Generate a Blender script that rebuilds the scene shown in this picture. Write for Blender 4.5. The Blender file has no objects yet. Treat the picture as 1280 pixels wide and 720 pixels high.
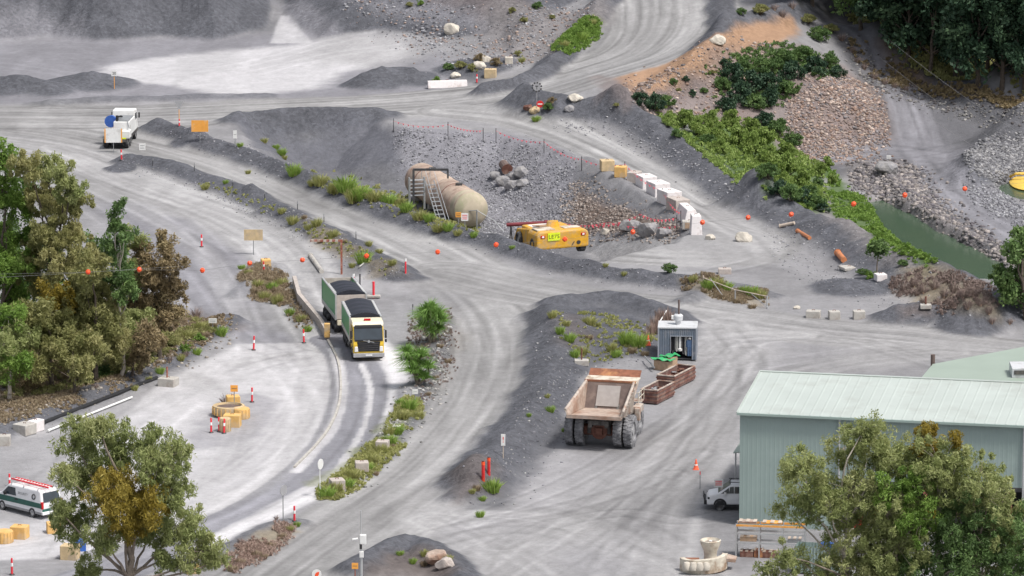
import bpy, bmesh, math, random
import numpy as np
from mathutils import Vector, Matrix
R = math.radians
random.seed(7)
rng = np.random.default_rng(11)
SC = bpy.context.scene
COL = SC.collection

# ---------------------------------------------------------------- camera
CAMH, DEP, FPX = 92.0, R(11.4), 7000.0
cam_d = bpy.data.cameras.new('camera')
cam_d.sensor_width = 36.0
cam_d.lens = 36.0 * FPX / 1280.0
cam_d.clip_start = 1.0
cam_d.clip_end = 6000.0
cam = bpy.data.objects.new('camera', cam_d)
cam.location = (0, 0, CAMH)
cam.rotation_euler = (math.pi / 2 - DEP, 0, 0)
COL.objects.link(cam)
SC.camera = cam

# ---------------------------------------------------------------- sky, sun, exposure
SUN_EL, SUN_AZ = R(60), R(128)          # azimuth from +y towards +x: behind the camera's right shoulder
w = bpy.data.worlds.new('World'); SC.world = w; w.use_nodes = True
nt = w.node_tree; nt.nodes.clear()
sky = nt.nodes.new('ShaderNodeTexSky'); sky.sky_type = 'NISHITA'; sky.sun_disc = False
sky.sun_elevation = SUN_EL; sky.sun_rotation = SUN_AZ
sky.air_density = 1.0; sky.dust_density = 4.0; sky.ozone_density = 1.0
hs = nt.nodes.new('ShaderNodeHueSaturation'); hs.inputs['Saturation'].default_value = 0.38
bg = nt.nodes.new('ShaderNodeBackground'); bg.inputs['Strength'].default_value = 0.105
wo = nt.nodes.new('ShaderNodeOutputWorld')
nt.links.new(sky.outputs[0], hs.inputs['Color']); nt.links.new(hs.outputs[0], bg.inputs[0]); nt.links.new(bg.outputs[0], wo.inputs[0])
sd = bpy.data.lights.new('sun', 'SUN'); sd.energy = 2.1; sd.angle = R(10); sd.color = (1.0, 0.96, 0.9)
so = bpy.data.objects.new('sun', sd); COL.objects.link(so)
sv = Vector((math.sin(SUN_AZ) * math.cos(SUN_EL), math.cos(SUN_AZ) * math.cos(SUN_EL), math.sin(SUN_EL)))
so.rotation_euler = sv.to_track_quat('Z', 'Y').to_euler(); so.location = (0, 400, 120)
SC.view_settings.view_transform = 'Standard'; SC.view_settings.look = 'None'
SC.view_settings.gamma = 1.0; SC.view_settings.exposure = 0.60
SC.view_settings.use_curve_mapping = False

# ---------------------------------------------------------------- geometry of the view: ground points
CD, SD_ = math.cos(DEP), math.sin(DEP)
def ray(px, py):
    px = np.asarray(px, float); py = np.asarray(py, float)
    u = (px - 640) / FPX; v = (360 - py) / FPX
    return u, CD + v * SD_, -SD_ + v * CD
def P(px, py, z=0.0):
    """world point on the level z that is seen at (px, py)"""
    dx, dy, dz = ray(px, py)
    t = (z - CAMH) / dz
    return dx * t, dy * t
def ppm(px, py, z=0.0):
    """pixels per metre there"""
    dx, dy, dz = ray(px, py); t = (z - CAMH) / dz
    return float(FPX / t)

# ---------------------------------------------------------------- noise in numpy
def _hash(ix, iy, seed):
    n = (ix.astype(np.int64) * 374761393 + iy.astype(np.int64) * 668265263 + seed * 974634777) & 0xffffffff
    n = ((n ^ (n >> 13)) * 1274126177) & 0xffffffff
    n = n ^ (n >> 16)
    return (n & 0xffff) / 65535.0
def vnoise(x, y, seed=0):
    ix = np.floor(x); iy = np.floor(y); fx = x - ix; fy = y - iy
    fx = fx * fx * (3 - 2 * fx); fy = fy * fy * (3 - 2 * fy)
    a = _hash(ix, iy, seed); b = _hash(ix + 1, iy, seed); c = _hash(ix, iy + 1, seed); d = _hash(ix + 1, iy + 1, seed)
    return (a * (1 - fx) + b * fx) * (1 - fy) + (c * (1 - fx) + d * fx) * fy
def fbm(x, y, seed=0, octv=4):
    s = 0; a = 0.5; t = 0
    for k in range(octv):
        s = s + a * vnoise(x, y, seed + k * 17); t += a
        x = x * 2.03 + 5.1; y = y * 2.03 + 1.7; a *= 0.5
    return s / t * 2 - 1            # -1 .. 1
def sstep(a, b, x):
    t = np.clip((x - a) / (b - a), 0, 1); return t * t * (3 - 2 * t)

def polyline_dist(X, Y, pts):
    """distance, arc length, signed side to a polyline"""
    best = np.full(X.shape, 1e9); S = np.zeros(X.shape); SG = np.zeros(X.shape); acc = 0
    for (ax, ay), (bx, by) in zip(pts[:-1], pts[1:]):
        vx, vy = bx - ax, by - ay; L = math.hypot(vx, vy) + 1e-9
        t = np.clip(((X - ax) * vx + (Y - ay) * vy) / (L * L), 0, 1)
        d = np.hypot(X - ax - t * vx, Y - ay - t * vy)
        m = d < best
        best = np.where(m, d, best); S = np.where(m, acc + t * L, S)
        SG = np.where(m, np.sign(vx * (Y - ay) - vy * (X - ax)), SG)
        acc += L
    return best, S, SG
def poly_sdf(X, Y, pts):
    """positive inside"""
    d = polyline_dist(X, Y, list(pts) + [pts[0]])[0]
    ins = np.zeros(X.shape, bool); n = len(pts)
    for i in range(n):
        x1, y1 = pts[i]; x2, y2 = pts[(i + 1) % n]
        c = ((y1 > Y) != (y2 > Y))
        with np.errstate(divide='ignore', invalid='ignore'):
            xx = (x2 - x1) * (Y - y1) / (y2 - y1 + 1e-12) + x1
        ins ^= c & (X < xx)
    return np.where(ins, d, -d)
def smooth_line(pts, n=6):
    """Catmull-Rom through the points"""
    p = [pts[0]] + list(pts) + [pts[-1]]; out = []
    for i in range(1, len(p) - 2):
        for k in range(n):
            t = k / n
            out.append(tuple(0.5 * ((2 * p[i][c]) + (-p[i-1][c] + p[i+1][c]) * t + (2*p[i-1][c] - 5*p[i][c] + 4*p[i+1][c] - p[i+2][c]) * t*t + (-p[i-1][c] + 3*p[i][c] - 3*p[i+1][c] + p[i+2][c]) * t**3) for c in range(len(p[i]))))
    out.append(tuple(p[-2])); return out
def W(pts, z=0.0, n=0):
    """pixel list -> world list at level z (an entry may carry its own z)"""
    if n: pts = smooth_line([q if len(q) == 3 else (q[0], q[1], z) for q in pts], n)
    o = []
    for q in pts:
        x, y = P(q[0], q[1], q[2] if len(q) == 3 else z); o.append((float(x), float(y)))
    return o
# ================================================================ TERRAIN
BASE = [(-100,720,0),(0,720,0),(320,720,0),(640,720,0),(960,720,0),(1280,720,0),(1400,720,0),(-100,600,0),(0,600,0),(320,600,0),(640,600,0),(960,600,0),(1280,560,0),(1400,560,0),
 (-100,480,0),(100,480,0),(320,480,0),(500,460,0),(620,450,0),(900,520,0),(1100,450,0),(1280,440,0),(1400,430,0),(300,350,0),(450,350,0),(600,350,0),(750,360,0),(1000,400,0),(1150,425,0),
 (-100,300,0),(-100,150,0),(0,200,0),(150,240,0),(300,280,0),(150,170,0),(0,140,0),(300,130,0),(250,90,0),(100,80,0),(-100,70,0),(400,125,0),(450,95,0),(0,60,0),(200,60,0),(330,60,0),
 (350,215,0),(450,260,0),(560,305,0),(650,335,0),(550,150,0),(650,160,0),(740,190,0),(800,220,0),(870,260,0),(930,290,0),(850,350,0),(980,340,0),(1080,385,0),
 (560,122,0.2),(700,98,1.2),(800,75,2.6),(870,45,4.2),(890,10,5.5),(780,10,5),(700,30,4),(640,90,1),
 (790,103,2.4),(860,77,3.6),(920,47,5),(975,34,5.5),(1010,20,5),
 (870,175,-0.8),(820,150,0.5),(770,130,1),(940,215,-2.5),(1010,215,-4),(1060,97,2.2),(1110,150,-2.2),(1000,200,-4.2),(1060,188,-4.3),(960,130,0),(1030,140,-0.5),(900,110,1.5),
 (1060,50,2),(1105,115,-1.6),(1150,190,-4),(1250,200,-4),(1290,165,-4),(1200,130,-2.6),(1180,100,-1.5),(1290,110,-1.5),(1100,20,4),(1290,20,7),(1180,30,5),(1000,-30,8),(1150,-60,12),(1300,-60,14),(880,-60,7),
 (1060,215,-4.4),(1120,240,-4.6),(1200,290,-4.6),(1260,335,-4.9),(1200,240,-4.3),(1280,290,-4.4),(1400,300,-4.4),(1400,200,-4),
 (1030,240,-4.9),(1070,272,-5.0),(1105,300,-5.05),(1140,324,-5.05),(1175,343,-5.0),(1215,355,-4.9),(1262,352,-4.9),(1300,360,-5),(1245,318,-4.9),(1195,296,-4.8),(1140,262,-4.8),(1100,246,-4.8),(1040,300,0),(1000,310,0),(1100,360,0),(1180,410,0),(1240,420,-0.5)]
_b = np.array([[*P(a, b, z), z] for a, b, z in BASE], float)
_far = np.array([[-200, 250, 0], [0, 250, 0], [200, 250, 0], [-300, 450, 0], [-130, 450, 0], [130, 400, 0], [300, 450, 4], [-150, 640, 2], [-100, 720, 12], [0, 720, 18], [100, 720, 26], [200, 640, 16], [-300, 900, 50], [0, 900, 60], [300, 900, 60]], float)
_b = np.vstack([_b, _far])
_D = np.hypot(_b[:, None, 0] - _b[None, :, 0], _b[:, None, 1] - _b[None, :, 1])
_A = _D + np.eye(len(_b)) * (-2.0)
_n = len(_b)
_M = np.zeros((_n + 1, _n + 1)); _M[:_n, :_n] = _A; _M[:_n, _n] = 1; _M[_n, :_n] = 1
_w = np.linalg.solve(_M, np.append(_b[:, 2], 0))
def base_h(X, Y):
    out = np.full(X.shape, _w[-1])
    for i in range(_n): out = out + _w[i] * np.sqrt((X - _b[i, 0]) ** 2 + (Y - _b[i, 1]) ** 2 + 1.5)
    return out

# ridges: (pixel line, level, height, half width)
RIDGES = [
 ([(196,163),(250,180),(330,208),(430,248),(520,284),(620,310),(720,340),(830,357),(875,362)], 0, 1.1, 2.6),
 ([(160,205),(185,207),(220,215),(300,243),(370,278),(440,312),(505,350)], 0, 0.9, 2.6),
 ([(300,372),(320,340),(345,335),(368,365),(395,405)], 0, 0.35, 1.6),
 ([(655,135),(690,145),(740,150),(800,158),(860,182),(910,218),(950,246)], 0.3, 1.9, 3.6),
 ([(950,246),(1000,266),(1050,290),(1110,328),(1160,352),(1215,372),(1250,398)], 0, 2.6, 5.2),
 ([(1120,400),(1180,402),(1225,408)], 0, 1.1, 3.2),
 ([(606,97),(650,92),(700,72),(750,42),(768,22),(755,0)], 2.2, 1.2, 2.4),
 ([(770,104),(800,98),(860,76),(920,50),(975,36),(1000,26)], 4, 1.7, 3.2),
 ([(905,30),(900,0),(905,-30)], 6, 0.8, 2.0),
 ([(60,130),(120,127),(200,124),(330,121)], 0, 0.5, 2.4),
 ([(-60,108),(0,112),(60,116)], 0, 0.9, 4.0),
 ([(300,152),(380,146),(470,146)], 0, 1.0, 3.5),
 ([(690,398),(692,440),(688,480),(660,530),(620,575),(585,610)], 0, 1.0, 3.2),
 ([(700,384),(760,378),(820,392),(850,405)], 0, 0.9, 2.6),
 ([(720,420),(760,430),(800,440)], 0, 0.7, 5.0),
 ([(575,625),(600,610),(620,590)], 0, 0.7, 2.2),
 ([(450,716),(480,694),(515,684),(555,705),(580,735)], 0, 0.9, 2.2),
 ([(500,715),(530,705)], 0, 0.4, 3),
 ([(545,395),(548,430),(530,470),(508,520),(470,575),(415,615)], 0, 0.45, 1.8),
 ([(240,712),(290,690),(340,662),(370,655)], 0, 0.5, 1.8),
 ([(0,545),(60,520),(130,490),(190,465),(240,430),(285,405)], 0, 0.7, 2.4),
 ([(1075,212),(1120,232),(1150,262),(1210,300),(1262,338)], -4.6, 0.5, 2.0),
 ([(1210,225),(1222,205),(1250,190),(1300,178)], -4.2, 1.6, 3.6),
 ([(1090,60),(1130,95),(1165,115),(1215,135),(1290,150)], -1.5, 0.8, 2.6),
 ([(860,378),(905,360),(960,372)], 0, 0.5, 2.0),
 ([(735,212),(770,235),(800,255),(845,280)], -1, 0.3, 1.2),
 ([(425,333),(470,340),(500,345)], 0, 0.3, 1.8),
]
# polygons with a sloping edge: (pixel polygon, level, height (or depth), slope)
POLYS = [
 ([(-400,50),(0,54),(60,50),(120,56),(200,52),(270,56),(336,48),(350,20),(372,-60),(372,-300),(-400,-300)], 0, 12, 0.62),
 ([(352,28),(395,50),(470,50),(560,64),(620,68),(640,84),(720,52),(752,30),(740,-10),(735,-200),(345,-200)], 0.8, 7, 0.42),
 ([(296,150),(380,146),(470,148),(520,166),(640,172),(700,186),(738,208),(780,232),(830,262),(868,288),(850,306),(745,330),(620,306),(500,262),(400,226),(320,196)], 0, -4.0, 0.6),
 ([(1080,252),(1105,247),(1140,264),(1180,286),(1220,306),(1258,328),(1256,350),(1210,352),(1165,332),(1125,306),(1095,280)], -5.1, -1.8, 1.2),
 ([(1236,232),(1262,224),(1330,220),(1330,266),(1280,258),(1255,250)], -5.1, -1.8, 1.2),
]
# piles: (px, py, level, radius x, radius y, height)
PILES = [(112,106,0,5.5,6,1.7),(30,112,0,6,5,0.9),(480,106,0,4.2,5.5,1.7),(516,105,0,3.2,5,1.0),(455,108,0,2.6,3,0.6),(595,92,0.5,5,4,1.0),(150,212,0,1.8,2.4,0.5),(312,248,0,2.0,1.8,0.6),
         (735,405,0,5,7,0.6),(1210,408,0,3.6,4,1.2),(1150,398,0,3,4,0.6),(1065,360,0,4,5,0.8),(600,605,0,2.4,3,0.5),(235,180,0,2.2,3.0,0.8),(520,700,0,2.5,3,0.5)]
_rid = [(W(l, z, 3), h, hw) for l, z, h, hw in RIDGES]
_pol = [(W(p, z), h, s) for p, z, h, s in POLYS]
_pil = [(*P(a, b, z), rx, ry, h) for a, b, z, rx, ry, h in PILES]

def height(X, Y):
    wx = X + 0.7 * fbm(X * .35, Y * .35, 3, 5); wy = Y + 0.7 * fbm(X * .35, Y * .35, 9, 5)
    # sample the smooth base on a coarse lattice
    Z = base_h(X, Y)
    loose = np.zeros(X.shape)
    for line, h, hw in _rid:
        a = np.array(line); m = (X > a[:, 0].min() - hw) & (X < a[:, 0].max() + hw) & (Y > a[:, 1].min() - hw) & (Y < a[:, 1].max() + hw)
        if not m.any(): continue
        d, s, _ = polyline_dist(wx[m], wy[m], line)
        t = np.clip(1 - d / hw, 0, 1); prof = t * t * (3 - 2 * t) * 0.45 + t * 0.55
        var = 1 + 0.26 * fbm(s * .35, d * .2, 5, 4); gul = np.abs(fbm(s * 1.1, d * .25, 12, 3))
        Z[m] += h * prof * var - np.clip(h, 0, 1.6) * .30 * np.clip(.22 - gul, 0, 1) * 4 * prof * np.clip(d / hw * 2, 0, 1) * .5; loose[m] = np.maximum(loose[m], np.clip(prof * 2, 0, 1) * min(1, h))
    for poly, h, sl in _pol:
        a = np.array(poly); m = (X > a[:, 0].min() - 1) & (X < a[:, 0].max() + 1) & (Y > a[:, 1].min() - 1) & (Y < a[:, 1].max() + 1)
        if not m.any(): continue
        d = np.clip(poly_sdf(wx[m], wy[m], poly), 0, 1e9)
        if h > 0:
            hh = h * (1 - np.exp(-d * sl / h)) if h < 10 else np.minimum(d * sl, h)
            Z[m] += hh * (1 + 0.08 * fbm(X[m] * .12, Y[m] * .06, 8, 3)); loose[m] = np.maximum(loose[m], np.clip(d, 0, 1))
            if h >= 10:      # gullies down the stockpile face
                g = np.abs(fbm(X[m] * .22, Y[m] * .05, 21, 4)); Z[m] += -(0.25 - g) * np.clip(d * .35, 0, 1.7)
        else:
            Z[m] += -np.minimum(d * sl, -h); loose[m] = np.maximum(loose[m], np.clip(d, 0, 1) * .5)
    for cx, cy, rx, ry, h in _pil:
        r = np.hypot((wx - cx) / rx, (wy - cy) / ry)
        t = np.clip(1 - r, 0, 1); Z += h * (t * t * .3 + t * .7) ; loose = np.maximum(loose, np.clip(t * 3, 0, 1))
    Z += 0.05 * fbm(X * .25, Y * .25, 31, 3) + loose * (0.10 * fbm(X * .9, Y * .5, 41, 4) )
    return Z, loose

# ---- grid: even and fine where the quarry is, widening beyond it
GS = 0.2
GSY = 0.34; FX, FY0, FY1 = 64.0, 345.0, 640.0
gx0 = np.arange(-FX, FX + .01, GS); gy0 = np.arange(FY0, FY1, GSY)
def widen(start, sign, lim):
    o = []; s = 1.0; v = start
    while abs(v) < lim: v += sign * s; o.append(v); s *= 1.3
    return o
gx = np.array(widen(-FX, -1, 1500)[::-1] + list(gx0) + widen(gx0[-1], 1, 1500))
lo = []; v = FY0; s = 1.0
while v > -400: v -= s; lo.append(v); s *= 1.3
gy = np.array(lo[::-1] + list(gy0) + widen(gy0[-1], 1, 3000))
GX, GY = np.meshgrid(gx, gy)
# base on a coarse lattice, then bilinear, for speed
_cx = np.arange(-70, 70.1, 1.0); _cy = np.arange(340, 648.1, 1.0)
def interp(Zc, cx, cy, X, Y):
    u = np.clip((X - cx[0]) / (cx[1] - cx[0]), 0, len(cx) - 1.001); v = np.clip((Y - cy[0]) / (cy[1] - cy[0]), 0, len(cy) - 1.001)
    i = u.astype(int); j = v.astype(int); fu = u - i; fv = v - j
    return (Zc[j, i] * (1 - fu) + Zc[j, i + 1] * fu) * (1 - fv) + (Zc[j + 1, i] * (1 - fu) + Zc[j + 1, i + 1] * fu) * fv
_CX, _CY = np.meshgrid(_cx, _cy); _Zc = base_h(_CX, _CY)
_slow = base_h
def base_h(X, Y):
    out = interp(_Zc, _cx, _cy, X, Y)
    far = (X < -69) | (X > 69) | (Y < 341) | (Y > 647)
    if far.any(): out[far] = _slow(X[far], Y[far])
    return out
GZ, LOOSE = height(GX, GY)
_fx0, _fy0 = int(np.argmin(abs(gx - gx0[0]))), int(np.argmin(abs(gy - gy0[0])))
_nx, _ny = len(gx0), len(gy0)
_FZ = GZ[_fy0:_fy0 + _ny, _fx0:_fx0 + _nx]; _fxs = gx[_fx0:_fx0 + _nx]; _fys = gy[_fy0:_fy0 + _ny]
def zat(x, y):
    r = interp(_FZ, _fxs, _fys, np.atleast_1d(np.asarray(x, float)), np.atleast_1d(np.asarray(y, float)))
    return float(r[0]) if np.ndim(x) == 0 else r
def G(px, py):
    """the ground point seen at (px, py), found by walking the line of sight onto the terrain"""
    dx, dy, dz = [float(q) for q in ray(px, py)]
    t = np.arange(346 / dy, 639 / dy, 0.15)
    x, y, z = dx * t, dy * t, CAMH + dz * t
    h = interp(_FZ, _fxs, _fys, x, y); k = np.argmax(z < h)
    if not (z < h).any(): k = len(t) - 1
    return Vector((x[k], y[k], h[k]))

# ================================================================ GROUND COLOUR (what the ground is made of, laid out on the ground)
C = {'haul': (.262,.263,.262), 'yard': (.238,.239,.246), 'berm': (.092,.096,.108), 'pile': (.125,.13,.15), 'white': (.475,.475,.485), 'gravel': (.215,.216,.235),
     'pale': (.315,.316,.317), 'conc': (.42,.42,.43), 'orange': (.33,.215,.14), 'pink': (.19,.155,.145), 'soil': (.16,.14,.13), 'dark': (.06,.06,.068),
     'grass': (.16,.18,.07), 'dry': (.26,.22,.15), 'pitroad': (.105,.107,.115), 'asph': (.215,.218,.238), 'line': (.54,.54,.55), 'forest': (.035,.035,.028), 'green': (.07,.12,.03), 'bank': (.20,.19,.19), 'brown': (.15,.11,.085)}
col = np.zeros(GX.shape + (3,)); col[:] = C['yard']
wob = 1.1 * fbm(GX * .3, GY * .3, 51, 4); wob2 = .45 * fbm(GX * 1.1, GY * 1.1, 61, 4)
def box_of(pts, pad):
    a = np.array(pts)
    i0, i1 = np.searchsorted(gx, a[:, 0].min() - pad), np.searchsorted(gx, a[:, 0].max() + pad)
    j0, j1 = np.searchsorted(gy, a[:, 1].min() - pad), np.searchsorted(gy, a[:, 1].max() + pad)
    return (slice(j0, j1), slice(i0, i1))
def lay(name, mask, b, k=1.0):
    c = np.array(C[name] if isinstance(name, str) else name); m = (mask * k)[..., None]
    col[b] = col[b] * (1 - m) + c * m
def area(name, pix, z=0.0, soft=0.8, k=1.0, wobk=1.0, n=0):
    pts = W(pix, z, n); b = box_of(pts, soft + 2)
    d = poly_sdf(GX[b], GY[b], pts) + (wob[b] + wob2[b]) * wobk
    lay(name, sstep(-soft, soft, d), b, k)
def strip(name, pix, hw, z=0.0, soft=0.6, k=1.0, streak=.2, wobk=.5, freq=1.6, seed=0):
    pts = W(pix, z, 5); b = box_of(pts, hw + soft + 2)
    d, s, sg = polyline_dist(GX[b], GY[b], pts)
    m = sstep(hw + soft, hw - soft, d + (wob[b] * .6 + wob2[b]) * wobk) * k
    sd = d * sg
    st = fbm(sd * freq + .5 * fbm(s * .06, s * 0, 5, 2), s * .045, 70 + seed, 4) * 1.5 + .5 * fbm(sd * 3.6, s * .1, 90 + seed, 3)
    ruts = sum(np.exp(-((np.abs(sd + .7 * fbm(s * .03, s * 0 + q, 7 + seed, 2)) - q * hw) / (.28)) ** 2) for q in (.22, .42, .7))
    rl = np.random.default_rng(seed + 300); lines = 0
    for _k in range(int(hw * 3.2)):
        o_ = rl.uniform(-.92, .92) * hw; wn = rl.uniform(.3, .9) * fbm(s * rl.uniform(.02, .05), s * 0 + _k, 400 + seed, 2); fade = sstep(-.35, .25, fbm(s * .03 + _k * 7, s * 0, 410 + seed, 2))
        lines = lines + rl.choice([-.15, -.12, .12, .16]) * np.exp(-((sd - o_ - wn) / rl.uniform(.13, .26)) ** 2) * fade
    dust = sstep(.02, .30, fbm(s * .07 + 3, sd * .55 + .6 * fbm(s * .2, sd, 3, 2), 55 + seed, 5)); damp = sstep(.05, .4, fbm(s * .05 + 9, sd * .4, 57 + seed, 5))
    c = np.array(C[name]) * (1 + streak * 1.55 * st + .13 * dust - .10 * damp + lines - .16 * np.exp(-((d - hw * .97) / .35) ** 2) + .10 * (ruts * (0.2 + fbm(s * .08, sd * .3, 33, 3))))[..., None]
    col[b] = col[b] * (1 - m[..., None]) + c * m[..., None]

# natural mottling of the yard floor
mott = fbm(GX * .07, GY * .07, 15, 4)
col *= (1 + .18 * mott + .10 * fbm(GX * .35, GY * .8, 16, 3))[..., None]
# broad zones
area('pale', [(-150,130),(0,128),(200,132),(400,128),(560,125),(700,100),(700,130),(560,150),(420,142),(200,165),(60,180),(-150,165)], 0, 2, .5)
area('gravel', [(-150,55),(400,50),(560,70),(560,120),(300,125),(0,130),(-150,120)], 0, 2, .9)
area('white', [(128,82),(235,66),(330,62),(430,58),(500,66),(520,80),(430,92),(400,108),(330,118),(280,122),(220,106),(150,100)], 0, 1.5, .9)
area('pale', [(400,50),(560,66),(570,80),(480,92),(380,80)], 0, 2.5, .6)
area('pale', [(-150,165),(40,172),(130,186),(200,220),(310,262),(380,300),(430,350),(360,370),(330,335),(250,300),(160,265),(90,240),(-150,215)], 0, 1.5, .8)
area('gravel', [(120,245),(230,275),(330,330),(300,400),(340,415),(420,420),(410,470),(300,430),(240,400),(160,330)], 0, 2, .9)
area('white', [(300,430),(405,428),(425,470),(415,520),(370,580),(300,630),(200,670),(60,700),(-100,700),(-100,640),(60,600),(130,540),(200,480)], 0, .4, .9, .4)
area('conc', [(50,540),(200,480),(300,430),(400,428),(410,520),(330,600),(150,660),(-100,690),(-100,620)], 0, 1.5, .4)
area('yard', [(-100,560),(20,548),(90,540),(60,580),(80,640),(30,660),(-100,650)], 0, 1.5, .7)
area('gravel', [(240,530),(285,495),(320,490),(345,500),(330,540),(290,560),(245,560)], 0, .8, .55)
area('white', [(455,340),(520,350),(560,355),(570,368),(480,366),(430,356)], 0, 1.0, .6)
area('soil', [(-100,380),(240,390),(300,410),(240,435),(160,478),(60,525),(-100,560)], 0, 1.2, .85)
# haul roads
strip('haul', [(-80,148),(60,158),(180,180),(290,212),(400,262),(500,306),(580,350),(632,400),(640,455),(612,520),(550,590),(450,660),(330,750)], 5.4, seed=1, streak=.17)
strip('haul', [(560,340),(650,362),(750,378),(850,390),(1000,412),(1150,425),(1330,445)], 5.0, seed=2, k=.9)
strip('haul', [(-80,146),(150,146),(350,138),(550,130),(640,118,.6),(720,98,1.4),(800,72,2.8),(836,45,4),(845,10,5.4),(840,-30,6.5)], 7.0, seed=3)
strip('haul', [(560,140),(650,152),(740,180),(830,220),(900,262),(950,300),(930,322),(850,325),(740,318)], 3.4, seed=4)
area('pale', [(880,250),(940,262),(985,300),(970,330),(900,340),(880,300)], 0, 1.5, .6)
strip('pale', [(-80,170),(60,188),(180,232),(290,272),(360,318),(392,380),(425,430)], 3.6, seed=5, k=.8)
strip('pitroad', [(1045,10,4.5),(1075,62,1.5),(1115,118,-1.6),(1150,175,-3.6),(1165,205,-4),(1205,255,-4.5),(1300,320,-4.7)], 4.0, seed=6, k=.95, streak=.2)
area('pitroad', [(990,190,-4.2),(1130,170,-3),(1290,150,-3),(1290,180,-4),(1210,200,-4),(1190,235,-4),(1110,215,-4.3),(1020,220,-4.3)], -4, 1.5, .9)
area('gravel', [(1130,150),(1250,175),(1240,195),(1150,200),(1100,185)], -3.8, 2, .7)
strip('asph', [(425,425),(448,450),(452,500),(428,555),(370,610),(290,655),(180,700),(0,760)], 2.5, seed=7, streak=.05, soft=.15, wobk=.1)
strip('line', [(452,455),(463,490),(452,540),(420,590)], .26, seed=8, streak=.06, soft=.1, wobk=.2, k=.95)
strip('line', [(418,436),(428,490),(412,540),(370,590)], .45, seed=9, streak=.1, soft=.15, wobk=.15, k=.8)
strip('line', [(462,432),(494,460),(500,500),(475,560),(415,600),(330,645),(240,690)], .95, seed=9, streak=.1, soft=.25, wobk=.2, k=.85)
area('white', [(596,555),(690,560),(760,575),(880,570),(700,640),(640,690),(560,650),(520,660)], 0, 3, .28)
area('pale', [(1060,430),(1180,424),(1290,432),(1200,450),(1100,462),(1040,455)], 0, 2, .6)
area('pale', [(880,400),(960,430),(930,450),(880,440)], 0, 2, .4)
for _p in ([(690,384),(760,377),(850,398),(884,412),(824,440),(760,452),(712,480),(705,540),(660,600),(640,636),(575,640),(600,592),(650,535),(690,478)], [(470,719),(480,694),(520,684),(560,700),(590,725)], [(506,470),(540,380),(560,400),(556,450),(520,530),(470,590),(430,620),(400,622),(440,590),(485,545)], [(555,100),(640,95),(600,112)]):
    area('berm', _p, 0, .9, .82, .8)
strip('line', [(470,425),(494,455),(501,495),(480,550),(425,600),(340,645),(240,690)], .9, seed=9, streak=.1, soft=.25, wobk=.25, k=.85)
area('dry', [(515,400),(560,380),(575,420),(560,470),(525,500),(512,470)], 0, 1.2, .2)
area('yard', [(480,345),(580,370),(570,400),(520,395),(470,375)], 0, 1.5, .6)
for _k, _l in enumerate(([(900,405),(925,450),(890,520),(800,580),(700,650),(560,700)], [(1180,440),(1000,470),(900,560),(850,640),(840,719)], [(590,640),(700,650),(800,690),(900,740)], [(930,440),(880,480),(850,560),(760,640),(640,700),(560,760)], [(1000,420),(900,425),(870,440)], [(540,650),(640,700),(720,760)])):
    strip(('pale', 'haul', 'pale', 'haul', 'pale', 'pale')[_k], _l, 2.6, seed=20 + _k, k=.42, soft=1.4, streak=.22)
for _k, _l in enumerate(([(300,455),(380,445),(395,500),(330,600),(180,660)], [(240,470),(300,520),(260,600),(120,640)], [(60,215),(170,262),(260,320),(300,400)])):
    strip('pale', _l, 1.3, seed=40 + _k, k=.4, soft=.8, streak=.2)
# slopes that are not loose grey waste
loose_c = LOOSE.copy()
var = 1 + .22 * fbm(GX * .5, GY * .5, 23, 4)
m = sstep(.05, .8, loose_c)[..., None]
col = col * (1 - m) + (np.array(C['berm']) * 1.15 * var[..., None]) * m
ALL = (slice(0, len(gy)), slice(0, len(gx)))
area('berm', [(-400,52),(336,48),(380,-60),(-400,-200)], 0, 1, .55)
def area_at(name, pix, soft=.8, k=1.0, wobk=1.0):
    """same, each corner dropped onto the real terrain"""
    pts = [tuple(G(a, b)[:2]) for a, b in pix]; b = box_of(pts, soft + 2)
    d = poly_sdf(GX[b], GY[b], pts) + (wob[b] + wob2[b]) * wobk
    lay(name, sstep(-soft, soft, d), b, k)
area_at('gravel', [(-20,20),(40,2),(90,30),(110,52),(-20,54)], 1.5, .6)
area_at('white', [(338,54),(352,20),(362,20),(392,54)], .25, .8, .2)
area_at('gravel', [(395,48),(340,2),(380,2),(430,44)], 1, .7)
area_at('gravel', [(430,2),(560,2),(620,40),(540,30)], 1.5, .8)
area_at('pink', [(540,2),(660,2),(640,25),(600,15)], 1.5, .5)
area_at('bank', [(620,2),(760,2),(765,25),(700,60),(650,80),(600,60)], 1.5, .8)
area_at('grass', [(690,55),(735,22),(750,24),(745,45),(705,62)], .8, .6)
area_at('pile', [(300,148),(470,145),(510,170),(505,215),(400,210),(320,185)], 1, .75)
area_at('gravel', [(490,160),(640,168),(715,192),(722,215),(700,290),(620,290),(560,215),(505,215)], .8, 1.0, .4)
area_at('brown', [(725,240),(800,270),(850,285),(840,292),(725,290),(700,280)], .7, .85, .3)
area_at('pale', [(730,300),(880,292),(960,300),(960,330),(850,335),(740,322)], 1, .7)
_orange = [(768,98),(850,70),(905,42),(950,24),(990,22),(1004,44),(975,58),(930,68),(885,92),(840,104),(790,118)]
area_at('pink', [(790,104),(880,82),(960,50),(1010,60),(1000,120),(900,160),(840,155),(790,130)], 1, .8)
area_at('orange', _orange, .6, 1.0, .6)
area_at('brown', [(800,104),(850,86),(900,66),(940,58),(960,66),(900,88),(850,106)], 1.2, .5, 1.4)
area_at('pink', [(745,95),(780,98),(810,130),(790,140),(755,120)], .8, .6)
area_at('pink', [(900,60),(1060,82),(1118,128),(1124,172),(1062,202),(985,210),(930,165),(890,120)], 2.0, .75, 1.6)
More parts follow.
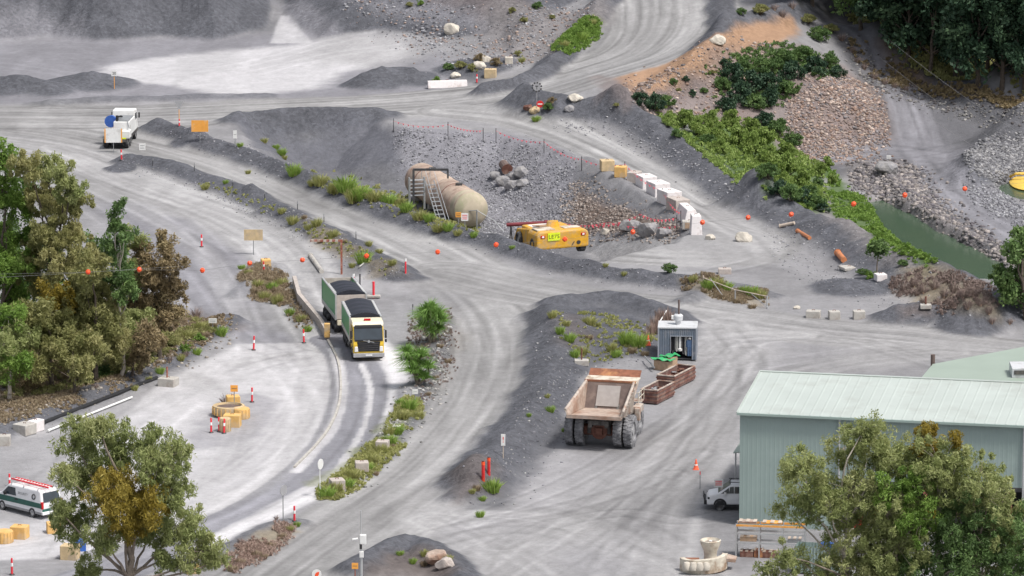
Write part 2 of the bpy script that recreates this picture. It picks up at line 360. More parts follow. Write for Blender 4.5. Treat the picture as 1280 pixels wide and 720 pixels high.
area_at('pink', [(985,120),(1060,92),(1105,130),(1112,160),(1050,190),(990,190)], .8, 1.0)
area_at('pink', [(1040,40),(1080,50),(1110,90),(1080,90)], 1, .6)
area_at('green', [(830,150),(900,150),(960,170),(1020,210),(1030,262),(960,240),(900,195)], 1, .9)
area_at('bank', [(1030,240),(1060,255),(1150,335),(1100,335),(1030,275)], 1, .8)
area_at('green', [(1030,205),(1060,235),(1120,300),(1175,325),(1160,335),(1090,300),(1035,240)], .6, .85)
area_at('bank', [(1050,200),(1130,200),(1170,260),(1280,345),(1250,345),(1090,252),(1060,225)], 1, .9)
area_at('pitroad', [(1030,40),(1075,50),(1120,95),(1180,120),(1290,132),(1290,185),(1220,190),(1150,185),(1115,165),(1108,130),(1065,92)], 1.2, .75)
strip('gravel', [(1060,60,1.5),(1112,118,-1.6),(1148,175,-3.6),(1165,205,-4),(1205,255,-4.5),(1300,320,-4.7)], 2.4, seed=66, k=.75, soft=1.2)
strip('gravel', [(1020,205,-4.3),(1100,192,-4.2),(1180,195,-4.1),(1300,205,-4)], 2.6, seed=67, k=.7, soft=1.4)
area_at('gravel', [(1215,210),(1240,185),(1290,172),(1290,222),(1240,226)], 1, .9)
area_at('gravel', [(1205,225),(1240,235),(1290,262),(1290,300),(1230,270)], 1, .6)
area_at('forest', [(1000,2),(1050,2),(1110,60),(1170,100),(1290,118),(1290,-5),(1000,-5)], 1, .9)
area_at('brown', [(1100,50),(1150,90),(1200,115),(1285,118),(1285,128),(1180,120),(1110,80)], .8, .7)
area_at('dry', [(1130,335),(1200,340),(1240,390),(1180,385),(1130,365)], 1, .7)
area_at('dry', [(850,350),(905,358),(955,372),(955,385),(900,375),(855,362)], .8, .6)
area_at('dry', [(280,690),(350,655),(372,665),(320,705)], .6, .7)
area_at('dry', [(295,345),(320,332),(350,345),(370,372),(330,372)], .6, .75)
area_at('grass', [(380,610),(470,545),(510,490),(525,500),(490,560),(430,615)], .5, .5)
area_at('dry', [(380,270),(440,305),(500,340),(470,345),(390,300)], .8, .5)
area_at('brown', [(690,400),(720,395),(740,420),(720,440)], 1.5, .35)
area_at('brown', [(560,590),(620,585),(625,620),(570,630)], 1, .35)
area_at('brown', [(480,690),(560,690),(575,719),(470,719)], 1, .45)
area_at('brown', [(1120,385),(1160,380),(1170,395),(1130,400)], 1, .5)
far = np.clip((np.abs(GX) - 63) / 10, 0, 1) + np.clip((GY - 645) / 10, 0, 1); far = np.clip(far, 0, 1)
lay((.07, .08, .05), far, ALL, .8)
# tyre tracks that wheel vehicles have left across the yard
_rt = np.random.default_rng(77)
_TR = [[(930,430),(900,480),(840,540),(760,610),(650,690),(560,760)],[(900,420),(930,470),(900,540),(820,620),(720,700),(600,760)],[(1150,440),(1020,455),(920,480),(860,560),(800,640),(760,760)],[(1000,430),(930,440),(880,500),(790,560),(700,610),(600,650),(500,700)],
 [(560,660),(650,640),(760,650),(860,690),(920,760)],[(500,690),(620,665),(720,680),(800,740)],[(880,560),(800,600),(700,630),(590,650),(520,670)],[(850,600),(780,650),(730,720),(700,780)],[(640,650),(600,690),(580,760)],[(1290,450),(1150,440),(1040,450),(960,470),(900,520),(870,600)],[(910,640),(850,650),(780,640),(700,650),(620,680)],
 [(60,190),(160,240),(240,300),(290,380),(300,450)],[(-50,200),(90,250),(200,330),(260,400),(340,440)],[(120,230),(220,280),(300,330),(340,400),(360,450)],[(240,260),(330,310),(370,360)],[(400,470),(340,560),(240,620),(80,670),(-60,690)],[(330,440),(380,500),(350,580),(260,640),(100,690)],[(300,450),(230,500),(130,560),(40,620),(-60,640)],[(390,445),(300,470),(220,520),(140,600),(60,700)],
 [(0,80),(150,100),(330,110),(500,115)],[(100,70),(250,95),(420,70),(560,70)],[(1000,410),(1100,440),(1200,470)],[(740,310),(850,300),(930,310),(960,330),(900,345)],[(870,270),(930,290),(960,320)],[(1060,200,-4),(1150,200,-4),(1290,190,-4)],[(1130,190,-4),(1180,230,-4.3),(1290,290,-4.5)]]
for _l in _TR:
    for _rep in range(3):
        _o = _rt.uniform(-14, 14, 2); _pts = W([(q[0] + _o[0] * (1 + .1 * i), q[1] + _o[1] * .6, q[2] if len(q) > 2 else 0) for i, q in enumerate(_l)], 0, 5); b = box_of(_pts, 3); d, s, sg = polyline_dist(GX[b], GY[b], _pts); sd = d * sg + .25 * fbm(s * .06, s * 0, 5, 2)
        fade = sstep(-.3, .2, fbm(s * .04 + _rt.uniform(0, 99), s * 0, 6, 2)); am = _rt.choice([-.13, -.17, .12, .18]); wd = _rt.uniform(.2, .34)
        col[b] *= (1 + am * fade * (np.exp(-((sd - 1.0) / wd) ** 2) + np.exp(-((sd + 1.0) / wd) ** 2)) * (1 - np.clip(LOOSE[b] * 1.5, 0, 1)))[..., None]
_q = np.abs(GX) < 66
_w1 = fbm(GX * .10, GY * .035, 91, 5); _w2 = fbm(GX * .28 + _w1, GY * .09 + _w1, 92, 5)
dusty = sstep(.0, .28, _w2); dampy = sstep(.05, .32, fbm(GX * .16, GY * .05, 93, 5))
_ap = sstep(-1, 1, poly_sdf(GX, GY, W([(300,430),(405,428),(425,470),(415,520),(370,580),(300,630),(200,670),(60,700),(-100,700),(-100,640),(60,600),(130,540),(200,480)])))
col *= (1 + (.09 * dusty - .10 * dampy) * (1 - .5 * np.clip(LOOSE, 0, 1)) * (1 - .7 * _ap))[..., None]
col *= (1 + .16 * fbm(GX * 1.2, GY * .45, 94, 4) * sstep(-.2, .5, fbm(GX * .05, GY * .03, 95, 3)) + .07 * fbm(GX * 2.2, GY * 2.2, 81, 3))[..., None]
col *= np.array([1.0, .985, 1.0])
col = np.clip(col, .01, .8)

# ---------------------------------------------------------------- material helpers
def new_mat(name):
    m = bpy.data.materials.new(name); m.use_nodes = True
    n = m.node_tree; b = n.nodes['Principled BSDF']; return m, n, b
def mat(name, c, rough=.7, metal=0.0, var=.12, scale=3.0, bump=0.0, bscale=30., spec=.4, dirt=None, dirt_amt=0.0, dscale=1.2, coat=0.0, alpha=None):
    """painted or bare surface with uneven tone; dirt = a second colour in patches"""
    m, n, b = new_mat(name); L = n.links
    tc = n.nodes.new('ShaderNodeTexCoord')
    no = n.nodes.new('ShaderNodeTexNoise'); no.inputs['Scale'].default_value = scale; no.inputs['Detail'].default_value = 6
    L.new(tc.outputs['Object'], no.inputs['Vector'])
    mr = n.nodes.new('ShaderNodeMapRange'); mr.inputs[1].default_value = .3; mr.inputs[2].default_value = .7; mr.inputs[3].default_value = 1 - var; mr.inputs[4].default_value = 1 + var
    L.new(no.outputs['Fac'], mr.inputs[0])
    mul = n.nodes.new('ShaderNodeMix'); mul.data_type = 'RGBA'; mul.blend_type = 'MULTIPLY'; mul.inputs[0].default_value = 1
    mul.inputs[6].default_value = (*c, 1); L.new(mr.outputs[0], mul.inputs[7]); out = mul.outputs[2]
    if dirt:
        n2 = n.nodes.new('ShaderNodeTexNoise'); n2.inputs['Scale'].default_value = dscale; n2.inputs['Detail'].default_value = 8; n2.inputs['Roughness'].default_value = .65
        L.new(tc.outputs['Object'], n2.inputs['Vector'])
        r2 = n.nodes.new('ShaderNodeMapRange'); r2.inputs[1].default_value = .62 - .3 * dirt_amt; r2.inputs[2].default_value = .72 - .1 * dirt_amt; L.new(n2.outputs['Fac'], r2.inputs[0])
        mx = n.nodes.new('ShaderNodeMix'); mx.data_type = 'RGBA'; L.new(r2.outputs[0], mx.inputs[0]); L.new(out, mx.inputs[6]); mx.inputs[7].default_value = (*dirt, 1); out = mx.outputs[2]
    L.new(out, b.inputs['Base Color'])
    b.inputs['Roughness'].default_value = rough; b.inputs['Metallic'].default_value = metal; b.inputs['Specular IOR Level'].default_value = spec
    if coat: b.inputs['Coat Weight'].default_value = coat
    if bump:
        nb = n.nodes.new('ShaderNodeTexNoise'); nb.inputs['Scale'].default_value = bscale; nb.inputs['Detail'].default_value = 5; L.new(tc.outputs['Object'], nb.inputs['Vector'])
        bp = n.nodes.new('ShaderNodeBump'); bp.inputs['Strength'].default_value = bump; bp.inputs['Distance'].default_value = .05
        L.new(nb.outputs['Fac'], bp.inputs['Height']); L.new(bp.outputs[0], b.inputs['Normal'])
    return m
def mesh_np(name, V, F, mats, attr=None, smooth=False, mi=None):
    """V (n,3), F (m,k) all faces with k corners"""
    me = bpy.data.meshes.new(name); V = np.asarray(V, np.float32); F = np.asarray(F, np.int32)
    me.vertices.add(len(V)); me.vertices.foreach_set('co', V.ravel())
    k = F.shape[1]; me.loops.add(F.size); me.loops.foreach_set('vertex_index', F.ravel())
    me.polygons.add(len(F)); me.polygons.foreach_set('loop_start', np.arange(0, F.size, k, dtype=np.int32)); me.polygons.foreach_set('loop_total', np.full(len(F), k, np.int32))
    if smooth: me.polygons.foreach_set('use_smooth', np.ones(len(F), bool))
    if mi is not None: me.polygons.foreach_set('material_index', np.asarray(mi, np.int32))
    for m in (mats if isinstance(mats, (list, tuple)) else [mats]): me.materials.append(m)
    if attr is not None:
        for an, av in attr.items():
            at = me.attributes.new(an, 'FLOAT_COLOR' if av.shape[-1] == 4 else 'FLOAT', 'POINT')
            at.data.foreach_set('color' if av.shape[-1] == 4 else 'value', np.asarray(av, np.float32).ravel())
    me.update(); me.validate(); return me
def link(name, me, parent=None, loc=None):
    o = bpy.data.objects.new(name, me); COL.objects.link(o)
    if parent is not None: o.parent = parent
    if loc is not None: o.location = loc
    return o
def tag(o, label=None, cat=None, group=None, kind=None):
    if label: o['label'] = label
    if cat: o['category'] = cat
    if group: o['group'] = group
    if kind: o['kind'] = kind
    return o

def ground_material():
    m, n, b = new_mat('ground_rock'); L = n.links
    at = n.nodes.new('ShaderNodeAttribute'); at.attribute_name = 'tone'
    al = n.nodes.new('ShaderNodeAttribute'); al.attribute_name = 'loose'
    ge = n.nodes.new('ShaderNodeNewGeometry')
    n1 = n.nodes.new('ShaderNodeTexNoise'); n1.inputs['Scale'].default_value = 2.6; n1.inputs['Detail'].default_value = 8; n1.inputs['Roughness'].default_value = .72
    vo = n.nodes.new('ShaderNodeTexVoronoi'); vo.inputs['Scale'].default_value = 3.2; vo.inputs['Randomness'].default_value = 1
    for q in (n1, vo): L.new(ge.outputs['Position'], q.inputs['Vector'])
    mr = n.nodes.new('ShaderNodeMapRange'); mr.inputs[1].default_value = .3; mr.inputs[2].default_value = .7; mr.inputs[3].default_value = .78; mr.inputs[4].default_value = 1.2
    L.new(n1.outputs['Fac'], mr.inputs[0])
    mu = n.nodes.new('ShaderNodeMix'); mu.data_type = 'RGBA'; mu.blend_type = 'MULTIPLY'; L.new(at.outputs['Color'], mu.inputs[6]); L.new(mr.outputs[0], mu.inputs[7])
    ma = n.nodes.new('ShaderNodeMapRange'); ma.inputs[3].default_value = .45; ma.inputs[4].default_value = 1.0; L.new(al.outputs['Fac'], ma.inputs[0]); L.new(ma.outputs[0], mu.inputs[0])
    # single stones in loose ground
    sr = n.nodes.new('ShaderNodeSeparateColor'); L.new(vo.outputs['Color'], sr.inputs[0])
    mr2 = n.nodes.new('ShaderNodeMapRange'); mr2.inputs[3].default_value = .75; mr2.inputs[4].default_value = 1.28; L.new(sr.outputs[0], mr2.inputs[0])
    mu2 = n.nodes.new('ShaderNodeMix'); mu2.data_type = 'RGBA'; mu2.blend_type = 'MULTIPLY'; L.new(mu.outputs[2], mu2.inputs[6]); L.new(mr2.outputs[0], mu2.inputs[7])
    ml = n.nodes.new('ShaderNodeMath'); ml.operation = 'MULTIPLY'; ml.inputs[1].default_value = .6; L.new(al.outputs['Fac'], ml.inputs[0]); L.new(ml.outputs[0], mu2.inputs[0])
    n3 = n.nodes.new('ShaderNodeTexNoise'); n3.inputs['Scale'].default_value = .55; n3.inputs['Detail'].default_value = 12; n3.inputs['Roughness'].default_value = .74; L.new(ge.outputs['Position'], n3.inputs['Vector'])
    m3 = n.nodes.new('ShaderNodeMapRange'); m3.inputs[1].default_value = .36; m3.inputs[2].default_value = .64; m3.inputs[3].default_value = .91; m3.inputs[4].default_value = 1.09; L.new(n3.outputs['Fac'], m3.inputs[0])
    mu3 = n.nodes.new('ShaderNodeMix'); mu3.data_type = 'RGBA'; mu3.blend_type = 'MULTIPLY'; mu3.inputs[0].default_value = 1; L.new(mu2.outputs[2], mu3.inputs[6]); L.new(m3.outputs[0], mu3.inputs[7])
    L.new(mu3.outputs[2], b.inputs['Base Color'])
    b.inputs['Roughness'].default_value = .95; b.inputs['Specular IOR Level'].default_value = .15
    bp = n.nodes.new('ShaderNodeBump'); bp.inputs['Distance'].default_value = .25
    ms = n.nodes.new('ShaderNodeMapRange'); ms.inputs[3].default_value = .32; ms.inputs[4].default_value = .8; L.new(al.outputs['Fac'], ms.inputs[0]); L.new(ms.outputs[0], bp.inputs['Strength'])
    L.new(n1.outputs['Fac'], bp.inputs['Height']); L.new(bp.outputs[0], b.inputs['Normal'])
    return m
GROUND_M = ground_material()
_nyy, _nxx = GX.shape
idx = np.arange(_nyy * _nxx).reshape(_nyy, _nxx)
F_ = np.stack([idx[:-1, :-1], idx[:-1, 1:], idx[1:, 1:], idx[1:, :-1]], -1).reshape(-1, 4)
V_ = np.stack([GX, GY, GZ], -1).reshape(-1, 3)
ca = np.concatenate([col, np.ones(GX.shape + (1,))], -1).reshape(-1, 4)
gr = link('ground', mesh_np('ground', V_, F_, GROUND_M, {'tone': ca, 'loose': LOOSE.reshape(-1, 1)}, smooth=True)); tag(gr, kind='structure')
# ================================================================ MESH BUILDER
def T(x=0, y=0, z=0, rz=0, rx=0, ry=0):
    return Matrix.Translation((x, y, z)) @ Matrix.Rotation(rz, 4, 'Z') @ Matrix.Rotation(rx, 4, 'X') @ Matrix.Rotation(ry, 4, 'Y')
class MB:
    def __init__(s): s.v = []; s.f = []
    def add(s, vs, fs, M=None):
        k = len(s.v)
        for v in vs:
            v = Vector(v)
            s.v.append(tuple(M @ v) if M is not None else tuple(v))
        s.f += [tuple(k + i for i in f) for f in fs]; return s
    def box(s, c, d, M=None, top=(1, 1), shift=(0, 0)):
        x, y, z = [q / 2 for q in d]; tx, ty = x * top[0], y * top[1]; a, b = shift
        vs = [(-x,-y,-z),(x,-y,-z),(x,y,-z),(-x,y,-z),(-tx+a,-ty+b,z),(tx+a,-ty+b,z),(tx+a,ty+b,z),(-tx+a,ty+b,z)]
        vs = [(p[0]+c[0], p[1]+c[1], p[2]+c[2]) for p in vs]
        return s.add(vs, [(0,3,2,1),(4,5,6,7),(0,1,5,4),(1,2,6,5),(2,3,7,6),(3,0,4,7)], M)
    def prism(s, prof, a, b, axis='x', M=None):
        """profile (u, v) extruded between a and b; axis x: (u,v)=(y,z); y: (x,z); z: (x,y)"""
        n = len(prof)
        def p3(q, t): return {'x': (t, q[0], q[1]), 'y': (q[0], t, q[1]), 'z': (q[0], q[1], t)}[axis]
        vs = [p3(q, a) for q in prof] + [p3(q, b) for q in prof]
        fs = [tuple(range(n)), tuple(range(2 * n - 1, n - 1, -1))] + [(i, n + i, n + (i + 1) % n, (i + 1) % n) for i in range(n)]
        return s.add(vs, fs, M)
    def cyl(s, p0, p1, r0, r1=None, n=12, M=None, caps=True):
        r1 = r0 if r1 is None else r1; p0, p1 = Vector(p0), Vector(p1); d = (p1 - p0).normalized()
        a = d.orthogonal().normalized(); b = d.cross(a); vs = []
        for p, r in ((p0, r0), (p1, r1)):
            for i in range(n):
                t = 2 * math.pi * i / n; vs.append(p + a * (r * math.cos(t)) + b * (r * math.sin(t)))
        fs = [(i, (i + 1) % n, n + (i + 1) % n, n + i) for i in range(n)]
        if caps: fs += [tuple(range(n - 1, -1, -1)), tuple(range(n, 2 * n))]
        return s.add(vs, fs, M)
    def lathe(s, prof, n=20, M=None):
        """(r, z) profile about z"""
        vs = []; m = len(prof)
        for r, z in prof:
            for i in range(n): t = 2 * math.pi * i / n; vs.append((r * math.cos(t), r * math.sin(t), z))
        fs = [(j * n + i, j * n + (i + 1) % n, (j + 1) * n + (i + 1) % n, (j + 1) * n + i) for j in range(m - 1) for i in range(n)]
        fs += [tuple(range(n - 1, -1, -1)), tuple(range((m - 1) * n, m * n))]
        return s.add(vs, fs, M)
    def tube(s, pts, r, n=6, M=None):
        for a, b in zip(pts[:-1], pts[1:]): s.cyl(a, b, r, n=n, M=M)
        return s
    def quad(s, a, b, c, d, M=None): return s.add([a, b, c, d], [(0, 1, 2, 3)], M)
    def slab(s, a, b, c, d, th, M=None):
        """four corners thickened along their normal"""
        a, b, c, d = [Vector(q) for q in (a, b, c, d)]; nn = (b - a).cross(d - a).normalized() * th
        vs = [a, b, c, d, a + nn, b + nn, c + nn, d + nn]
        return s.add(vs, [(3,2,1,0),(4,5,6,7),(0,1,5,4),(1,2,6,5),(2,3,7,6),(3,0,4,7)], M)
    def build(s, name, m, parent=None, bevel=0, smooth=False, loc=None, rz=0):
        me = bpy.data.meshes.new(name); me.from_pydata([tuple(q) for q in s.v], [], s.f); me.materials.append(m)
        bm = bmesh.new(); bm.from_mesh(me); bmesh.ops.recalc_face_normals(bm, faces=bm.faces); bm.to_mesh(me); bm.free()
        if smooth:
            for p in me.polygons: p.use_smooth = True
            me.set_sharp_from_angle(angle=R(38))
        o = link(name, me, parent, loc)
        if rz: o.rotation_euler.z = rz
        if bevel:
            q = o.modifiers.new('bevel', 'BEVEL'); q.width = bevel; q.segments = 2; q.limit_method = 'ANGLE'; q.angle_limit = R(35)
        return o
def thing(name, label, cat, loc=(0, 0, 0), rz=0, group=None, kind=None):
    o = bpy.data.objects.new(name, None); COL.objects.link(o); o.empty_display_size = .3
    o.location = loc; o.rotation_euler = (0, 0, rz); return tag(o, label, cat, group, kind)
_kids = {}
def kids_of(o): return [c for c in COL.objects if c.parent == o]
def dup(o, loc=None, rz=None, label=None, sc=None, parent=None, _top=True, group=None):
    c = o.copy(); COL.objects.link(c)
    if parent is not None: c.parent = parent
    if loc is not None: c.location = loc
    if rz is not None: c.rotation_euler = (0, 0, rz)
    if sc is not None: c.scale = (sc, sc, sc) if np.ndim(sc) == 0 else sc
    if label: c['label'] = label
    if group: c['group'] = group
    if o.name not in _kids: _kids[o.name] = [q for q in COL.objects if q.parent == o]
    for ch in _kids[o.name]: dup(ch, parent=c, _top=False)
    return c
def text(name, body, size, m, parent, loc, rot, ext=.004, align='CENTER'):
    cu = bpy.data.curves.new(name, 'FONT'); cu.body = body; cu.size = size; cu.extrude = ext; cu.align_x = align; cu.align_y = 'CENTER'; cu.materials.append(m)
    tmp = bpy.data.objects.new(name, cu); COL.objects.link(tmp); bpy.context.view_layer.update()
    me = bpy.data.meshes.new_from_object(tmp.evaluated_get(bpy.context.evaluated_depsgraph_get())); bpy.data.objects.remove(tmp); me.name = name
    if not me.materials: me.materials.append(m)
    o = bpy.data.objects.new(name, me); COL.objects.link(o); o.parent = parent; o.location = loc; o.rotation_euler = rot; return o
def head(p0, p1):
    """rotation that turns local +y along the way from p0 to p1 (pixels on the ground)"""
    a, b = G(*p0), G(*p1); return math.atan2(-(b.x - a.x), b.y - a.y)
FRONT = (math.pi / 2, 0, 0)          # text standing up, read from -y

# ================================================================ MATERIALS
RUST = (.16, .07, .035)
M_ = dict(
 white=mat('white_paint', (.74,.74,.73), .4, var=.05, dirt=(.42,.40,.38), dirt_amt=.25), offwhite=mat('cream_paint', (.62,.57,.48), .55, dirt=(.30,.2,.13), dirt_amt=.5, bump=.1),
 yellow=mat('yellow_paint', (.78,.55,.09), .4, var=.06, dirt=(.45,.38,.25), dirt_amt=.2), cabyel=mat('cab_yellow', (.74,.50,.05), .35, var=.05, dirt=(.62,.50,.2), dirt_amt=.15, dscale=.8),
 cabcream=mat('cab_cream', (.72,.66,.50), .35, var=.05), machine=mat('machine_yellow', (.68,.36,.03), .5, dirt=(.44,.33,.20), dirt_amt=.55, dscale=1.3, bump=.2),
 green=mat('bin_green', (.015,.30,.10), .35, var=.08, dirt=(.05,.30,.13), dirt_amt=.2), tarp=mat('black_tarp', (.022,.024,.035), .55, var=.2, bump=.3, bscale=4), black=mat('black_plastic', (.02,.02,.022), .55, var=.2),
 dark=mat('dark_steel', (.05,.05,.055), .6, var=.2, dirt=(.12,.11,.10), dirt_amt=.4), steel=mat('grey_steel', (.32,.33,.34), .45, .4, var=.12), alu=mat('aluminium', (.55,.56,.57), .4, .5, var=.08),
 glass=mat('window_glass', (.025,.035,.045), .08, spec=.8, var=.3, scale=1.2), chassis=mat('chassis', (.06,.055,.055), .7, var=.3, dirt=(.2,.19,.18), dirt_amt=.6),
 tyre=mat('tyre_rubber', (.035,.035,.038), .85, var=.2, dirt=(.2,.2,.205), dirt_amt=.55, dscale=2.5, bump=.3), bigtyre=mat('dusty_tyre', (.12,.12,.13), .9, var=.25, dirt=(.34,.34,.355), dirt_amt=.7, dscale=2.2, bump=.4, bscale=12),
 rim=mat('wheel_rim', (.5,.5,.5), .45, .3), dustrim=mat('dusty_rim', (.34,.34,.35), .7), red=mat('red_plastic', (.62,.03,.03), .4), redl=mat('red_lens', (.5,.01,.012), .2), orange=mat('orange_board', (.80,.36,.07), .5, var=.08, dirt=(.7,.5,.3), dirt_amt=.2),
 hired=mat('hi_vis_red', (.80,.04,.06), .45), marker=mat('marker_orange', (.90,.10,.03), .45, var=.05), band=mat('reflective_white', (.85,.85,.85), .3), bunting=mat('pink_bunting', (.90,.16,.20), .5),
 bedout=mat('dump_body_paint', (.47,.41,.36), .75, var=.2, dirt=(.26,.12,.07), dirt_amt=.45, dscale=.9, bump=.3), bedrust=mat('rusted_body', (.24,.10,.06), .85, var=.3, dirt=(.50,.25,.11), dirt_amt=.4, dscale=.7, bump=.3),
 bedin=mat('dump_body_floor', (.42,.335,.28), .8, var=.2, dirt=(.27,.15,.10), dirt_amt=.6, dscale=.5, bump=.2), bedwall=mat('liner_brown', (.13,.095,.085), .8, var=.15, dirt=(.2,.15,.13), dirt_amt=.4), bedpatch=mat('liner_grey', (.33,.30,.285), .75, var=.08),
 rust=mat('rusty_steel', (.17,.075,.055), .85, var=.3, dirt=(.30,.2,.16), dirt_amt=.4, bump=.3), rustpink=mat('rusty_bin_paint', (.17,.085,.075), .85, var=.3, dirt=(.25,.19,.16), dirt_amt=.5), rustpole=mat('rusty_pole', (.28,.09,.06), .8, var=.25, dirt=(.5,.3,.25), dirt_amt=.4, dscale=6),
 shed=mat('shed_wall_green', (.285,.36,.343), .5, var=.05, scale=.35, dirt=(.33,.41,.39), dirt_amt=.35, dscale=.25), roof=mat('shed_roof_pale', (.43,.475,.45), .5, var=.05, scale=.35, dirt=(.38,.41,.385), dirt_amt=.35, dscale=.3), roof2=mat('far_roof_green', (.30,.36,.31), .5, var=.04, scale=.5), trim=mat('shed_trim', (.30,.38,.35), .5, var=.03),
 interior=mat('shed_inside', (.05,.05,.05), .9), cont=mat('container_blue_grey', (.14,.17,.215), .55, var=.08, dirt=(.25,.25,.27), dirt_amt=.3), conttop=mat('container_roof', (.55,.56,.58), .5, var=.05, dirt=(.4,.4,.4), dirt_amt=.3), contlit=mat('container_side_lit', (.30,.32,.36), .55, var=.06),  # container's side tone: lighter copy of its blue-grey, with the light painted in
 tank=mat('weathered_tank', (.46,.36,.29), .8, var=.2, scale=.8, dirt=(.27,.175,.14), dirt_amt=.55, dscale=.55, bump=.3), tankg=mat('lichen_tank', (.44,.38,.29), .8, var=.2, scale=1.0, dirt=(.33,.33,.21), dirt_amt=.45, dscale=.7, bump=.2),
 concrete=mat('pale_concrete', (.44,.42,.39), .9, var=.12, dirt=(.32,.28,.25), dirt_amt=.35, bump=.3), concpink=mat('stained_concrete', (.46,.41,.38), .9, var=.12, dirt=(.36,.3,.27), dirt_amt=.3, bump=.3), concwhite=mat('white_barrier', (.74,.70,.70), .7, var=.06, dirt=(.55,.48,.46), dirt_amt=.3),
 concyel=mat('yellow_block', (.68,.42,.15), .85, var=.12, dirt=(.55,.42,.28), dirt_amt=.4, bump=.3), conctan=mat('tan_block', (.55,.42,.25), .85, var=.15, dirt=(.4,.33,.25), dirt_amt=.4, bump=.3), wood=mat('timber', (.40,.28,.19), .8, var=.2), palewood=mat('pale_timber', (.50,.42,.35), .8, var=.2),
 boulder=mat('boulder_rock', (.30,.29,.29), .9, var=.3, scale=1.5, dirt=(.18,.18,.2), dirt_amt=.5, bump=.6, bscale=5), boulderpale=mat('pale_boulder', (.52,.48,.42), .9, var=.2, scale=1.5, bump=.5, bscale=5), greenplas=mat('bright_green_sheet', (.04,.36,.13), .6, dirt=(.2,.3,.2), dirt_amt=.4), blue=mat('blue_plastic', (.04,.12,.42), .4), bluecloth=mat('blue_overalls', (.07,.12,.22), .9),
 vangreen=mat('van_stripe_green', (.025,.105,.085), .35), vanwhite=mat('van_white', (.76,.76,.78), .3, var=.03), grey=mat('mid_grey', (.3,.3,.31), .6), signgrey=mat('sign_back_grey', (.50,.50,.52), .4, .5, var=.05), lime=mat('fluoro_yellow', (.72,.85,.03), .5), limegreen=mat('cab_lime', (.55,.6,.05), .5),
 bark=mat('grey_bark', (.24,.20,.165), .9, var=.3, bump=.4), paleb=mat('pale_bark', (.46,.41,.36), .9, var=.2, bump=.3), darkb=mat('dark_bark', (.10,.08,.065), .9, var=.3), pipey=mat('boom_yellow', (.72,.50,.10), .5, var=.1), pipeo=mat('orange_pipe', (.50,.19,.08), .6, var=.2), wire=mat('cable', (.24,.24,.25), .6), wireblk=mat('pale_cable', (.2,.2,.2), .6), cone=mat('traffic_cone', (.90,.16,.08), .5), hose=mat('grey_hose', (.42,.42,.40), .7))
# ================================================================ WATER
def water():
    m, n, b = new_mat('pond_water'); L = n.links
    ge = n.nodes.new('ShaderNodeNewGeometry'); no = n.nodes.new('ShaderNodeTexNoise'); no.inputs['Scale'].default_value = .25; no.inputs['Detail'].default_value = 4
    L.new(ge.outputs['Position'], no.inputs['Vector']); rp = n.nodes.new('ShaderNodeMix'); rp.data_type = 'RGBA'
    rp.inputs[6].default_value = (.05, .09, .058, 1); rp.inputs[7].default_value = (.085, .12, .075, 1); L.new(no.outputs['Fac'], rp.inputs[0]); L.new(rp.outputs[2], b.inputs['Base Color'])
    b.inputs['Roughness'].default_value = .18; b.inputs['Specular IOR Level'].default_value = .5
    n2 = n.nodes.new('ShaderNodeTexNoise'); n2.inputs['Scale'].default_value = 2.5; L.new(ge.outputs['Position'], n2.inputs['Vector'])
    bp = n.nodes.new('ShaderNodeBump'); bp.inputs['Strength'].default_value = .15; bp.inputs['Distance'].default_value = .03; L.new(n2.outputs['Fac'], bp.inputs['Height']); L.new(bp.outputs[0], b.inputs['Normal'])
    for nm, pix, z in (('pond_water', [(1074,248),(1100,238),(1150,262),(1270,320),(1272,358),(1200,360),(1140,322),(1085,284)], -5.2), ('pond_water', [(1232,236),(1262,222),(1340,218),(1340,268),(1280,262),(1250,252)], -5.2)):
        pts = W(pix, z); mb = MB(); mb.add([(x, y, z) for x, y in pts], [tuple(range(len(pts)))]); tag(mb.build(nm, m), kind='structure')
water()

# ================================================================ WHEELS
def wheel(name, parent, x, y, r, wd, side=1, rim=M_['rim'], tyre=M_['tyre'], lugs=0):
    """wheel about the x axis at (x, y, r); side = which way its outer face looks"""
    t = MB(); h = wd / 2
    prof = [(r * .58, -h * .8), (r * .86, -h), (r * .97, -h * .86), (r, -h * .6), (r, h * .6), (r * .97, h * .86), (r * .86, h), (r * .58, h * .8)]
    n = 28; vs = []; m = len(prof)
    for rr, a in prof:
        for i in range(n): q = 2 * math.pi * i / n; vs.append((a, rr * math.cos(q), rr * math.sin(q)))
    t.add(vs, [(j * n + i, j * n + (i + 1) % n, ((j + 1) % m) * n + (i + 1) % n, ((j + 1) % m) * n + i) for j in range(m) for i in range(n)])
    if lugs:
        for i in range(lugs):
            for sgn in (-1, 1):
                q = 2 * math.pi * (i + (.5 if sgn > 0 else 0)) / lugs
                t.box((sgn * h * .5, 0, r * 1.005), (h * .82, r * 2 * math.pi / lugs * .5, r * .06), Matrix.Rotation(q, 4, 'X') @ Matrix.Rotation(sgn * .25, 4, 'Z'))
    o = t.build(name, tyre, parent, smooth=True, loc=(x, y, r))
    rm = MB(); s = side
    rm.cyl((-s * h * .5, 0, 0), (s * h * .55, 0, 0), r * .57, n=20); rm.cyl((s * h * .5, 0, 0), (s * h * .75, 0, 0), r * .24, n=12)
    for i in range(8): q = math.pi / 4 * i; rm.cyl((s * h * .5, r * .38 * math.cos(q), r * .38 * math.sin(q)), (s * h * .62, r * .38 * math.cos(q), r * .38 * math.sin(q)), r * .04, n=6)
    rm.build('rim', rim, o, smooth=True)
    return o

